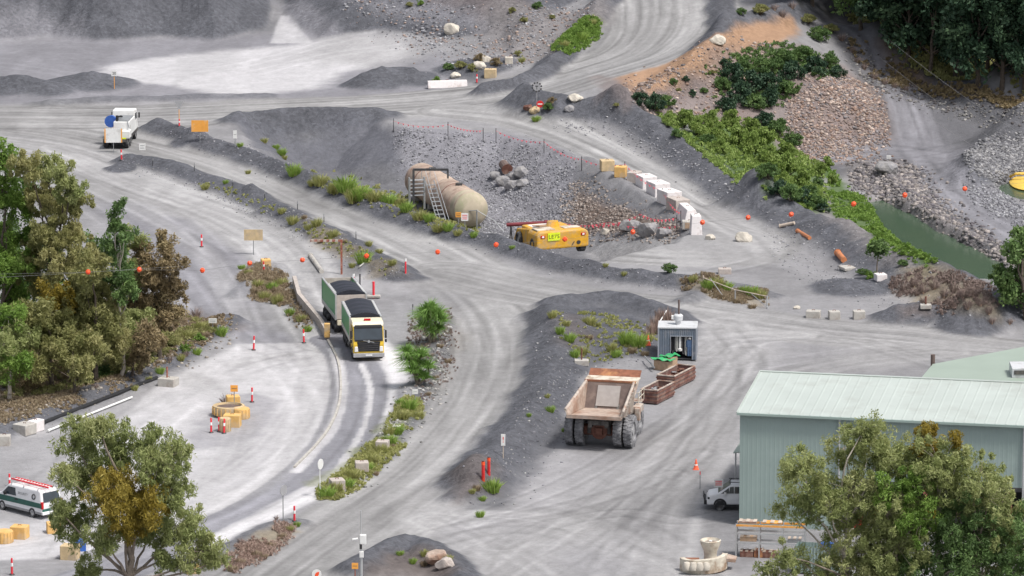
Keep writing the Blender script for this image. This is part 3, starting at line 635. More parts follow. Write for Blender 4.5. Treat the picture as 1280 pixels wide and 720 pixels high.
# ================================================================ TIPPER TRUCK AND DOG TRAILER
def bin_tub(parent, x, y0, y1, z0, z1, mside, mfront, cover0, cover1):
    """open tub between y0 (rear) and y1 (front), a black cover bulging over part of its length"""
    w = 1.22
    f = MB(); f.box((0, y1, (z0 + z1) / 2), (2 * w, .08, z1 - z0)); f.box((0, y0, (z0 + z1) / 2), (2 * w, .08, z1 - z0)); f.box((0, (y0 + y1) / 2, z0 + .05), (2 * w, y1 - y0, .1)); f.build('bin_panel', mfront, parent)
    for s in (-1, 1):
        g = MB(); g.box((s * w, (y0 + y1) / 2, (z0 + z1) / 2), (.07, y1 - y0, z1 - z0)); o = g.build('side_panel', mside, parent)
        e = MB(); e.box((s * w, (y0 + y1) / 2, z1 + .04), (.13, y1 - y0 + .1, .1)); e.box((s * (w + .01), (y0 + y1) / 2, z0 + .12), (.12, y1 - y0 + .1, .34)); e.box((s * (w + .01), y0, (z0 + z1) / 2), (.12, .12, z1 - z0)); e.box((s * (w + .01), y1, (z0 + z1) / 2), (.12, .12, z1 - z0)); e.build('edge_rail', M_['alu'], o)
    n, m = 22, 10; vs = []
    for i in range(n + 1):
        t = i / n; y = cover0 + (cover1 - cover0) * t
        for j in range(m + 1):
            u = j / m * 2 - 1; rib = .05 * abs(math.sin(t * math.pi * 4))
            vs.append((u * w * .97, y, z1 + .05 + (.30 + rib) * (1 - u * u)))
    c = MB(); c.add(vs, [(i * (m + 1) + j, i * (m + 1) + j + 1, (i + 1) * (m + 1) + j + 1, (i + 1) * (m + 1) + j) for i in range(n) for j in range(m)])
    for y in (cover0, cover1):
        c.add([(u / 8 * 2 * w * .97 - w * .97, y, z1 + .05 + .30 * (1 - (u / 4 - 1) ** 2)) for u in range(9)] + [(w * .97, y, z1 - .1), (-w * .97, y, z1 - .1)], [tuple(range(11))])
    o = c.build('load_cover', M_['tarp'], parent, smooth=True)
    first = MB().box((0, 0, 0), (.15, .13, .04)).build('cover_strap', M_['white'], o, loc=(-w + .07, cover0 + .2, z1 + .12))
    for s in (-1, 1):
        for i in range(int((cover1 - cover0) / .42)):
            if s < 0 and i == 0: continue
            e = first.copy(); COL.objects.link(e); e.parent = o; e.location = (s * (w - .07), cover0 + .2 + i * .42, z1 + .12)
def tipper():
    a, b = G(461, 452), G(450, 424)
    t = thing('tipper_truck', 'yellow and cream tipper truck with black grille, towing a trailer down the lane', 'truck', a, math.atan2(.14, -1) + math.pi + math.pi)
    t.rotation_euler.z = math.pi + .13
    # cab, nose at y=0, rear towards -y
    c = MB(); c.prism([(0, .55), (.02, 1.25), (-.04, 1.62), (-.42, 2.72), (-.75, 2.98), (-2.0, 3.02), (-2.05, .75), (-1.75, .75), (-1.6, 1.15), (-.75, 1.15), (-.6, .75), (-.5, .55)], -1.2, 1.2)
    c.build('cab', M_['cabyel'], t, bevel=.07)
    q = MB(); q.prism([(-.46, 2.76), (-.72, 3.02), (-2.0, 3.06), (-2.0, 2.7)], -1.22, 1.22); q.build('cab_roof', M_['cabcream'], t, bevel=.05)
    q = MB(); q.prism([(-.40, 2.70), (-.44, 2.78), (-.50, 2.78), (-.46, 2.68)], -1.18, 1.18); q.build('header_panel', M_['cabcream'], t)
    for s in (-1, 1): q = MB(); q.prism([(.045, 1.3), (.0, 1.66), (-.06, 1.66), (-.04, 1.3)], s * .86, s * 1.19); q.build('front_corner', M_['cabyel'], t)
    q = MB(); q.prism([(.035, 1.60), (-.375, 2.72), (-.43, 2.72), (-.1, 1.60)], -1.12, 1.12); q.build('windscreen', M_['glass'], t)
    q = MB(); q.box((0, .02, 1.18), (1.62, .1, .78), top=(1.12, 1)); g = q.build('grille', M_['black'], t, bevel=.03)
    q = MB()
    for z in (.92, 1.08, 1.24, 1.40): q.box((0, .08, z), (1.5, .04, .05))
    q.build('grille_bar', M_['dark'], g)
    q = MB(); q.box((0, -.02, 1.66), (2.1, .12, .12)); q.build('grille_trim', M_['black'], t)
    q = MB(); q.slab((-.42, .10, 1.50), (.42, .10, 1.66), (.42, .10, 1.70), (-.42, .10, 1.54), -.02); q.cyl((0, .08, 1.6), (0, .12, 1.6), .1, n=16); q.build('emblem', M_['alu'], t)
    q = MB(); q.box((0, .03, .5), (2.46, .3, .32), top=(1, .8)); bp = q.build('bumper', M_['grey'], t, bevel=.05)
    q = MB(); q.box((0, .2, .52), (.52, .03, .13)); q.build('number_plate', M_['white'], bp)
    for s in (-1, 1):
        q = MB(); q.box((s * .98, .05, .98), (.3, .1, .42), top=(.8, .8)); q.build('headlight', M_['white'], t, bevel=.04)
        q = MB(); q.box((s * 1.36, -.18, 2.1), (.14, .12, .62)); q.box((s * 1.36, -.18, 1.58), (.16, .12, .24)); q.tube([(s * 1.2, -.3, 2.45), (s * 1.36, -.18, 2.4)], .025); q.build('mirror', M_['black'], t, bevel=.03)
        q = MB(); q.prism([(-.45, 1.8), (-.6, 2.55), (-1.35, 2.62), (-1.35, 1.8)], s * 1.2, s * 1.215); q.build('side_window', M_['glass'], t)
        MB().box((s * 1.16, -.5, .62), (.1, .3, .08)).build('step', M_['dark'], t); MB().box((s * 1.16, -.5, .9), (.1, .3, .06)).build('step', M_['dark'], t)
    q = MB(); q.box((0, -.42, 2.7), (2.1, .34, .2), top=(1, .7)); q.build('sun_visor', M_['black'], t, bevel=.03)
    q = MB(); q.box((0, -1.0, 3.12), (.52, .22, .14)); q.build('beacon', M_['redl'], t, bevel=.03)
    q = MB(); q.box((0, -4.6, .82), (.9, 8.2, .3)); q.box((0, -8.5, .7), (2.3, .12, .35)); q.cyl((-1.0, -3.2, .75), (-1.0, -2.5, .75), .3, n=14); q.cyl((1.0, -3.5, .75), (1.0, -2.4, .75), .32, n=14); q.build('chassis', M_['chassis'], t)
    for s in (-1, 1):
        wheel('wheel', t, s * 1.06, -1.18, .5, .32, s)
        for y in (-5.9, -7.25): wheel('wheel', t, s * .98, y, .5, .56, s)
        q = MB(); q.prism([(-6.55 + 1.35 * math.cos(k * math.pi / 8), .75 + .42 * math.sin(k * math.pi / 8)) for k in range(9)], s * .7, s * 1.24); q.build('mudguard', M_['black'], t)
    bin_tub(t, 0, -8.4, -2.25, 1.2, 3.02, M_['green'], M_['cabcream'], -8.3, -2.5)
    q = MB(); q.cyl((-1.27, -4.9, 2.15), (-1.29, -4.9, 2.15), .5, n=20); q.build('side_emblem', M_['white'], t)
    # trailer
    d = Vector((math.sin(.13 ), math.cos(.13), 0)); p = a + Vector((-.13 * 9.6, 9.6, 0)); ha = math.atan2(1.2, 6.4)
    u = thing('dog_trailer', 'green-sided dog trailer with a black load cover, coupled behind the yellow tipper truck', 'trailer', (p.x - .25, p.y, zat(p.x, p.y)), math.pi + ha)
    bin_tub(u, 0, -8.0, -.9, 1.25, 3.2, M_['green'], M_['concpink'], -5.2, -1.1)
    q = MB(); q.box((0, -4.2, .9), (.9, 7.2, .28)); q.prism([(-.45, -1.2), (.45, -1.2), (.08, 1.0), (-.08, 1.0)], .75, .9, 'z'); q.box((0, -8.0, .8), (2.2, .1, .3)); q.build('chassis', M_['chassis'], u)
    for s in (-1, 1):
        for y in (-1.9, -3.2, -6.0, -7.3): wheel('wheel', u, s * .98, y, .48, .54, s)
        q = MB(); q.box((s * .95, -.95, .98), (.34, .35, .4)); q.build('tool_box', M_['cabcream'], u, bevel=.02)
        for yc in (-2.55, -5.25):
            q = MB(); q.box((s * 1.0, yc, 1.08), (.5, 2.2, .05)); q.build('mudguard', M_['black'], u)
    q = MB(); q.box((-1.27, -4.6, 2.35), (.03, 1.7, .6)); q.cyl((-1.265, -3.1, 2.3), (-1.285, -3.1, 2.3), .42, n=18); q.build('side_emblem', M_['white'], u)
    MB().tube([(-.3, -.82, 2.6), (-.3, -.8, 2.2)], .05).build('hose', M_['black'], u); MB().tube([(.25, -.82, 2.7), (.1, -.8, 2.3)], .04).build('hose', M_['black'], u)
tipper()

# ================================================================ MINE DUMP TRUCK (seen from behind)
def dumper():
    a = G(751, 557); t = thing('dump_truck', 'large rusty beige mine dump truck with empty body, parked in the grey yard', 'dump truck', a, -.235)
    RW = 1.17
    for x in (-2.2, -1.42, 1.42, 2.2): wheel('wheel', t, x, 0, RW, .66, 1 if x > 0 else -1, M_['dustrim'], M_['bigtyre'], lugs=26)
    for s in (-1, 1): wheel('wheel', t, s * 1.75, 4.2, RW, .66, s, M_['dustrim'], M_['bigtyre'], lugs=26)
    q = MB(); q.cyl((-1.3, 0, RW), (1.3, 0, RW), .42, n=16); q.cyl((0, -.5, RW), (0, .6, RW), .62, .45, n=16); q.box((0, -.62, RW), (.5, .2, .5)); q.build('rear_axle', M_['rust'], t, smooth=True)
    q = MB()
    for s in (-1, 1): q.box((s * .62, 2.4, 1.75), (.28, 6.6, .5)); q.cyl((s * .75, -.6, 1.0), (s * .7, -.3, 2.2), .14, n=10); q.cyl((s * .85, 1.4, 1.3), (s * .8, 2.2, 2.6), .16, n=10)
    q.box((0, -.7, 1.85), (1.5, .3, .35)); q.build('frame', M_['chassis'], t)
    # body: floor, front wall, canopy, side walls
    wr, wf = 1.98, 1.72
    fl = MB(); fl.slab((-wr, -2.35, 2.62), (wr, -2.35, 2.62), (wf, 1.9, 2.32), (-wf, 1.9, 2.32), -.14); fl.box((0, -2.36, 2.6), (2 * wr + .1, .16, .26)); fl.build('body_floor', M_['bedin'], t)
    fw = MB(); fw.slab((-wf, 1.9, 2.32), (wf, 1.9, 2.32), (wf, 3.1, 4.05), (-wf, 3.1, 4.05), -.1); fwo = fw.build('front_wall', M_['bedwall'], t)
    q = MB(); q.slab((-.85, 1.93, 2.50), (.85, 1.93, 2.50), (.85, 2.86, 3.85), (-.85, 2.86, 3.85), -.13); q.build('liner_plate', M_['bedpatch'], fwo)
    cn = MB(); cn.slab((-wf - .25, 3.08, 4.06), (wf + .25, 3.08, 4.06), (wf + .25, 4.5, 4.22), (-wf - .25, 4.5, 4.22), -.1); cn.build('canopy', M_['offwhite'], t)
    q = MB(); q.slab((-wf - .2, 4.45, 4.22), (wf + .2, 4.45, 4.22), (wf + .2, 5.1, 4.62), (-wf - .2, 5.1, 4.62), -.08); q.box((0, 3.12, 4.12), (2 * wf + .4, .14, .14)); q.build('canopy_lip', M_['bedrust'], t)
    for s in (-1, 1):
        w1, w2 = wr * s, wf * s; o1, o2 = (wr + .16) * s, (wf + .3) * s
        q = MB(); q.slab((w1, -2.35, 2.62), (w2, 1.9, 2.32), (w2 * 1.02, 3.1, 4.05), (o1, -2.3, 3.05), .09 * (-s)); q.slab((w2, 1.9, 2.32), (w2, 2.2, 2.0), (o2, 3.9, 4.15), (w2 * 1.02, 3.1, 4.05), .05 * (-s)); sw = q.build('side_wall', M_['bedin'] if s < 0 else M_['bedout'], t)
        q = MB(); q.cyl((o1, -2.32, 3.06), (w2 * 1.04, 3.1, 4.1), .1, n=8)
        q.slab((w1 * 1.0, -2.4, 2.6), (w2 + .03 * s, 1.9, 2.0), (w2 + .2 * s, 1.9, 2.2), (o1, -2.4, 3.0), .05 * (-s))
        q.build('top_rail', M_['bedout'], sw)
        for k in range(7):
            f = k / 6; y = -1.4 + f * 3.6; zt = 3.05 + (y + 2.3) / 5.4 * 1.0; zb = 2.62 - (y + 2.35) * .134; xw = s * (wr + .06 - (y + 2.35) * .058)
            q = MB(); q.slab((xw, y, zb), (xw, y + .16, zb), (xw + s * .16, y + .16, zt - .08), (xw + s * .16, y, zt - .08), .1 * s); q.build('rib', M_['bedout'], sw)
    # deck, cab and ladder ahead of the body
    q = MB(); q.box((0, 4.9, 2.25), (3.9, 1.9, .12)); q.box((0, 5.9, 1.5), (2.4, .5, 1.3)); q.box((0, 6.15, .85), (3.6, .25, .3)); q.build('deck', M_['bedout'], t, bevel=.03)
    q = MB(); q.box((-1.0, 4.7, 3.05), (1.5, 1.4, 1.5)); cb = q.build('cab', M_['offwhite'], t, bevel=.06)
    q = MB(); q.box((-1.0, 4.7, 3.2), (1.53, 1.0, .7)); q.box((-1.0, 5.0, 3.2), (1.2, .83, .7)); q.build('cab_window', M_['glass'], cb)
    q = MB()
    for z in (2.75, 3.15): q.tube([(1.0, 3.95, z), (1.95, 3.95, z), (1.95, 5.8, z)], .03)
    for x, y in ((1.95, 3.95), (1.95, 4.9), (1.95, 5.8), (1.0, 3.95)): q.cyl((x, y, 2.3), (x, y, 3.15), .03, n=6)
    q.build('handrail', M_['offwhite'], t)
    q = MB(); q.box((2.05, 3.3, 2.15), (.55, 1.4, .5)); q.box((2.2, 2.5, 1.9), (.4, .4, .9)); q.build('side_tank', M_['bedout'], t, bevel=.04)
    q = MB(); q.cyl((1.1, 3.3, 2.3), (1.1, 3.3, 3.4), .32, n=14); q.build('air_cleaner', M_['chassis'], t)
dumper()

# ================================================================ VAN
def car_side(prof, w, tumble=.1):
    """body from a side profile, narrower towards the top"""
    mb = MB(); mb.prism(prof, -w / 2, w / 2); zt = max(p[1] for p in prof)
    mb.v = [(x * (1 - tumble * max(0, (z - .95) / (zt - .95))), y, z) for x, y, z in mb.v]; return mb
def van():
    a = G(41, 647); rz = math.atan2(2.22, 2.2)   # nose to the upper left
    t = thing('panel_van', 'white van with a dark green stripe and roof ladder, parked by yellow blocks', 'van', a, rz)
    # local origin is the ground under the rear left wheel; nose towards +y; body spans x 0..1.9
    B = MB(); prof = [(-1.0, .35), (-1.05, .95), (-.98, 1.15), (-.78, 1.92), (-.6, 1.98), (2.6, 1.96), (3.35, 1.30), (3.95, 1.08), (4.1, .75), (4.08, .32)]
    B = car_side(prof, 1.92, .13); B.v = [(x + .9, y, z) for x, y, z in B.v]; B.build('body', M_['vanwhite'], t, bevel=.09)
    def side(x, pts, m, nm, out=.006):
        q = MB(); s = -1 if x < .9 else 1
        def X(z): return x + (-s) * (.96 * .13 * max(0, (z - .95) / 1.03))
        vs = [(X(z) + s * (out + .004), y, z) for y, z in pts]; vi = [(X(z) - s * .02, y, z) for y, z in pts]; n = len(pts)
        q.add(vs + vi, [tuple(range(n)), tuple(range(2 * n - 1, n - 1, -1))] + [(i, (i + 1) % n, n + (i + 1) % n, n + i) for i in range(n)]); return q.build(nm, m, t)
    for x in (-.06, 1.86):
        side(x, [(-1.0, .78), (-.98, 1.12), (3.6, 1.1), (4.0, .98), (4.05, .72)], M_['vangreen'], 'stripe')
        side(x, [(-1.0, .33), (-1.0, .5), (4.05, .47), (4.05, .32)], M_['grey'], 'sill')
        side(x, [(1.75, 1.25), (1.85, 1.78), (2.6, 1.78), (3.15, 1.28), (3.1, 1.22)], M_['glass'], 'side_window')
    side(-.06, [(1.5, .98), (1.5, 1.06), (1.8, 1.06), (1.8, .98)], M_['black'], 'door_handle', .02)
    tx = text('lettering', 'SECURITY', .24, M_['steel'], t, (-.035, 1.0, 1.5), (math.pi / 2, 0, -math.pi / 2)); tx.rotation_euler.rotate_axis('X', -.11)
    q = MB(); Mx = T(-.02, -.15, 1.48)
    for k in range(12):
        a0, a1 = k * math.pi / 6, (k + 1) * math.pi / 6 - .05
        q.tube([(-.01, .17 * math.cos(a0), .17 * math.sin(a0)), (-.01, .17 * math.cos(a1), .17 * math.sin(a1))], .035, 6, Mx @ Matrix.Rotation(.12, 4, 'Y'))
    q.build('ring_emblem', M_['dark'], t)
    q = MB(); q.slab((.15, -1.02, 1.18), (1.65, -1.02, 1.18), (1.57, -.83, 1.80), (.23, -.83, 1.80), .02); q.build('rear_window', M_['glass'], t)
    q = MB(); q.box((.9, -1.04, .62), (1.8, .02, .2)); q.build('rear_stripe', M_['vangreen'], t)
    q = MB(); q.box((.9, -1.06, .42), (1.9, .16, .22)); bb = q.build('bumper', M_['vanwhite'], t, bevel=.04)
    q = MB(); q.box((.9, -1.16, .66), (.5, .02, .12)); q.build('number_plate', M_['white'], bb)
    for s, x in ((-1, .03), (1, 1.77)):
        q = MB(); q.box((x, -.98, .98), (.17, .18, .5)); q.build('tail_light', M_['redl'], t, bevel=.03)
        q = MB(); q.box((x + s * .18, 2.75, 1.3), (.2, .14, .22)); q.build('mirror', M_['black'], t, bevel=.03)
    for y in (0, 3.2): wheel('wheel', t, .02, y, .34, .22, -1); wheel('wheel', t, 1.78, y, .34, .22, 1)
    for k, y in enumerate((-.5, 1.0, 2.3)):
        q = MB(); q.tube([(.08, y, 1.86), (.08, y, 2.1), (1.7, y, 2.1), (1.7, y, 1.86)], .025); q.build('roof_rack', M_['steel'], t)
    q = MB(); q.slab((.25, 3.3, 1.32), (1.55, 3.3, 1.32), (1.48, 2.68, 1.9), (.32, 2.68, 1.9), .02); q.build('windscreen', M_['glass'], t)
    l = thing('ladder', 'red and white ladder tied on the roof rack of the white van', 'ladder', a + Vector((0, 0, 2.14)), rz)
    for x in (.55, .95): q = MB(); q.box((x, .9, .05), (.07, 3.9, .1)); q.build('rail', M_['hired'], l)
    q = MB()
    for k in range(12): q.box((.75, -.8 + k * .31, .05), (.4, .05, .05))
    q.build('rung', M_['white'], l)
van()

# ================================================================ UTE
def ute():
    a = G(900, 631); t = thing('utility_truck', 'white dual-cab ute with roof rack nosing out of the green shed', 'ute', a, R(88))
    prof = [(-3.9, .55), (-3.9, 1.1), (-1.95, 1.12), (-1.9, 1.2), (-1.55, 1.78), (-.2, 1.80), (.62, 1.2), (-.0 + 1.55, 1.02), (1.62, .7), (1.55, .42), (-3.8, .42)]
    # front axle at y=0
    prof = [(-4.1, .45), (-4.1, 1.12), (-2.35, 1.12), (-2.25, 1.70), (-2.05, 1.78), (-.75, 1.80), (.15, 1.22), (.80, 1.08), (.95, .75), (.92, .40)]
    B = car_side(prof, 1.85, .14); B.v = [(x - .85, y, z) for x, y, z in B.v]; B.build('body', M_['vanwhite'], t, bevel=.09)
    # the near flank (towards the camera) is +x after turning; build both
    for s in (-1, 1):
        xo = -.85 + s * .925
        for pts in ([(-.62, 1.22), (-.68, 1.66), (-.95, 1.68), (-.95, 1.22)], [(-.05, 1.2), (-.62, 1.62), (-.62, 1.22)], [(-1.0, 1.22), (-1.0, 1.68), (-2.0, 1.66), (-2.1, 1.22)]):
            def X(z): return xo - s * (.925 * .14 * max(0, (z - .95) / .85)) + s * .008
            vs = [(X(z), y, z) for y, z in pts]; vi = [(X(z) - s * .04, y, z) for y, z in pts]; n = len(pts); q = MB()
            q.add(vs + vi, [tuple(range(n)), tuple(range(2 * n - 1, n - 1, -1))] + [(i, (i + 1) % n, n + (i + 1) % n, n + i) for i in range(n)]); q.build('side_window', M_['glass'], t)
        q = MB(); q.box((xo + s * .06, -.35, 1.22), (.2, .16, .18)); q.build('mirror', M_['white'], t, bevel=.03)
        q = MB(); q.box((xo - s * .12, .8, .88), (.26, .16, .16)); q.build('headlight', M_['glass'], t, bevel=.03)
        q = MB(); q.box((xo, -1.3, .36), (.14, 1.8, .08)); q.build('side_step', M_['black'], t)
        wheel('wheel', t, xo - s * .11, 0, .39, .27, s, M_['dark']); wheel('wheel', t, xo - s * .11, -3.1, .39, .27, s, M_['dark'])
        q = MB(); q.prism([(.46 * math.cos(k * math.pi / 10), .42 + .44 * math.sin(k * math.pi / 10)) for k in range(11)], xo - s * .1, xo + s * .015); q.build('wheel_arch', M_['black'], t)
    q = MB(); q.slab((-1.6, .14, 1.25), (-.1, .14, 1.25), (-.2, -.68, 1.78), (-1.5, -.68, 1.78), .015); q.build('windscreen', M_['glass'], t)
    q = MB(); q.box((-.85, 1.02, .58), (1.8, .2, .3)); q.tube([(-1.55, 1.05, .6), (-1.55, 1.15, 1.0), (-.15, 1.15, 1.0), (-.15, 1.05, .6)], .04); q.build('bull_bar', M_['black'], t, bevel=.03)
    q = MB()
    for x in (-1.45, -.25): q.tube([(x, -.6, 1.95), (x, -2.2, 1.95)], .03)
    for y in (-.7, -1.4, -2.1): q.tube([(-1.45, y, 1.8), (-1.45, y, 1.95), (-.25, y, 1.95), (-.25, y, 1.8)], .03)
    q.build('roof_rack', M_['black'], t)
    q = MB(); q.cyl((-.02, -.55, 1.3), (-.02, -.75, 1.9), .05, n=8); q.build('snorkel', M_['black'], t)
ute()
def service_truck():
    a = G(151, 179); t = thing('service_truck', 'white service truck with a round blue reel on the far road', 'truck', a, R(-5))
    q = MB(); q.box((0, 0, .85), (2.3, 7.0, .3)); q.build('chassis', M_['chassis'], t)
    q = MB(); q.box((0, 2.6, 1.9), (2.3, 1.7, 1.9), top=(.92, .85)); c = q.build('cab', M_['white'], t, bevel=.08)
    q = MB(); q.box((0, 2.6, 2.3), (2.24, 1.2, .7), top=(.95, .9)); q.build('cab_window', M_['glass'], c)
    q = MB(); q.box((.45, -.6, 1.75), (1.5, 3.6, 1.4)); q.box((.95, -2.6, 1.35), (.8, 1.2, .7)); q.build('tool_body', M_['white'], t, bevel=.05)
    q = MB(); q.box((.45, -.6, 2.5), (1.3, 3.0, .12)); q.tube([(1.0, -2.3, 2.6), (1.25, -2.6, 1.9)], .05); q.build('rack', M_['steel'], t)
    q = MB(); q.cyl((-.75, -1.2, 2.3), (-.75, -.5, 2.3), .48, n=18); q.cyl((-.75, -1.3, 2.3), (-.75, -1.2, 2.3), .58, n=18); q.build('hose_reel', M_['blue'], t)
    q = MB(); q.cyl((.0, -2.0, .9), (.0, -2.0, 3.0), .14, n=10); q.tube([(0, -2.0, 2.9), (.3, -1.0, 2.75)], .1); q.build('crane_mast', M_['black'], t)
    q = MB(); q.box((-.6, -2.4, 1.25), (.8, .8, .5)); q.build('pump', M_['red'], t, bevel=.06)
    q = MB(); q.box((.5, -3.45, 1.0), (1.1, .08, .25)); q.build('rear_marker', M_['lime'], t)
    for s in (-1, 1):
        wheel('wheel', t, s * .95, 2.5, .48, .3, s)
        for y in (-1.4, -2.6): wheel('wheel', t, s * .95, y, .48, .5, s)
        q = MB(); q.box((s * 1.3, 3.2, 2.2), (.14, .1, .5)); q.build('mirror', M_['black'], t)
service_truck()
def yellow_machine():
    # low yellow underground machine half hidden by the bund: seen from its rear corner
    a = G(690, 318); a.z = -1.7; x, y = P(690, 316, -1.7); t = thing('yellow_machine', 'low yellow mining machine with a fluorescent number plate, parked behind the dark bund', 'machine', (float(x) + .9, float(y), -1.9), R(24)); t.scale = (1.42, .74, 1.25)
    q = MB(); q.prism([(-1.75, .5), (-1.75, 1.5), (-1.55, 1.75), (1.55, 1.75), (1.75, 1.5), (1.75, .5)], -.2, 2.6, 'y'); q.build('engine_hood', M_['machine'], t, bevel=.12)
    q = MB(); q.box((-.95, 1.4, 1.79), (1.2, 1.6, .08)); q.box((.9, 1.5, 1.78), (1.1, 1.2, .06)); q.build('hood_hatch', M_['offwhite'], t, bevel=.02)
    q = MB(); q.box((0, 4.2, 1.15), (2.7, 3.6, 1.0)); q.prism([(2.6, 1.7), (6.8, 1.35), (7.6, .6), (7.6, .4), (2.6, .5)], -1.5, 1.5); q.build('front_frame', M_['machine'], t, bevel=.08)
    q = MB(); q.box((-.3, 4.5, 1.62), (1.5, 2.4, .07)); q.build('deck_plate', M_['white'], t)
    q = MB(); q.cyl((0, 2.8, 1.6), (0, 2.8, 2.15), .5, .36, n=14); q.build('turret', M_['machine'], t, smooth=True)
    q = MB(); q.slab((-.9, 2.7, 1.8), (.5, 2.7, 1.75), (.2, 4.0, 1.72), (-1.1, 4.0, 1.72), .08); q.build('boom_link', M_['wood'], t)
    for s in (-1, 1):
        wheel('wheel', t, s * 1.55, 1.2, .62, .5, s); wheel('wheel', t, s * 1.5, 5.6, .62, .5, s)
        q = MB(); q.box((s * 1.36, -.22, 1.42), (.3, .12, .18)); q.build('tail_light', M_['redl'], t, bevel=.02)
        q = MB(); q.box((s * 1.36, -.26, 1.42), (.14, .06, .12)); q.build('lamp', M_['band'], t)
    q = MB(); q.box((-.62, -.25, 1.38), (.82, .06, .56)); pl = q.build('number_plate', M_['lime'], t)
    text('plate_text', 'LE75', .38, M_['black'], pl, (-.62, -.285, 1.38), FRONT)
    q = MB(); q.cyl((1.05, -.24, .85), (1.05, -.2, .85), .14, n=12); q.tube([(.6, -.28, .7), (.75, -.28, .95)], .03); q.build('tow_eye', M_['dark'], t)
    b0 = Vector((float(P(640, 281, -1)[0]), float(P(640, 281, -1)[1]), 1.2))
    l = thing('drill_boom', 'long dark red steel tube lying on trestles just behind the yellow machine', 'steel tube', Vector((*[float(v) for v in P(660, 281, 0.0)], 0)))
    q = MB(); q.cyl((-1.9, 0, 0), (1.5, 0, .18), .17, n=12); q.cyl((1.45, 0, .18), (1.75, 0, .18), .24, n=12); q.build('tube', mat('maroon', (.17, .03, .04), .6, var=.2), l, smooth=True)
    gz = zat(l.location.x, l.location.y)
    for x in (-1.5, 1.2): q = MB(); q.tube([(x - .3, 0, gz), (x, 0, -.1), (x + .3, 0, gz)], .06); q.build('trestle', M_['dark'], l)
yellow_machine()
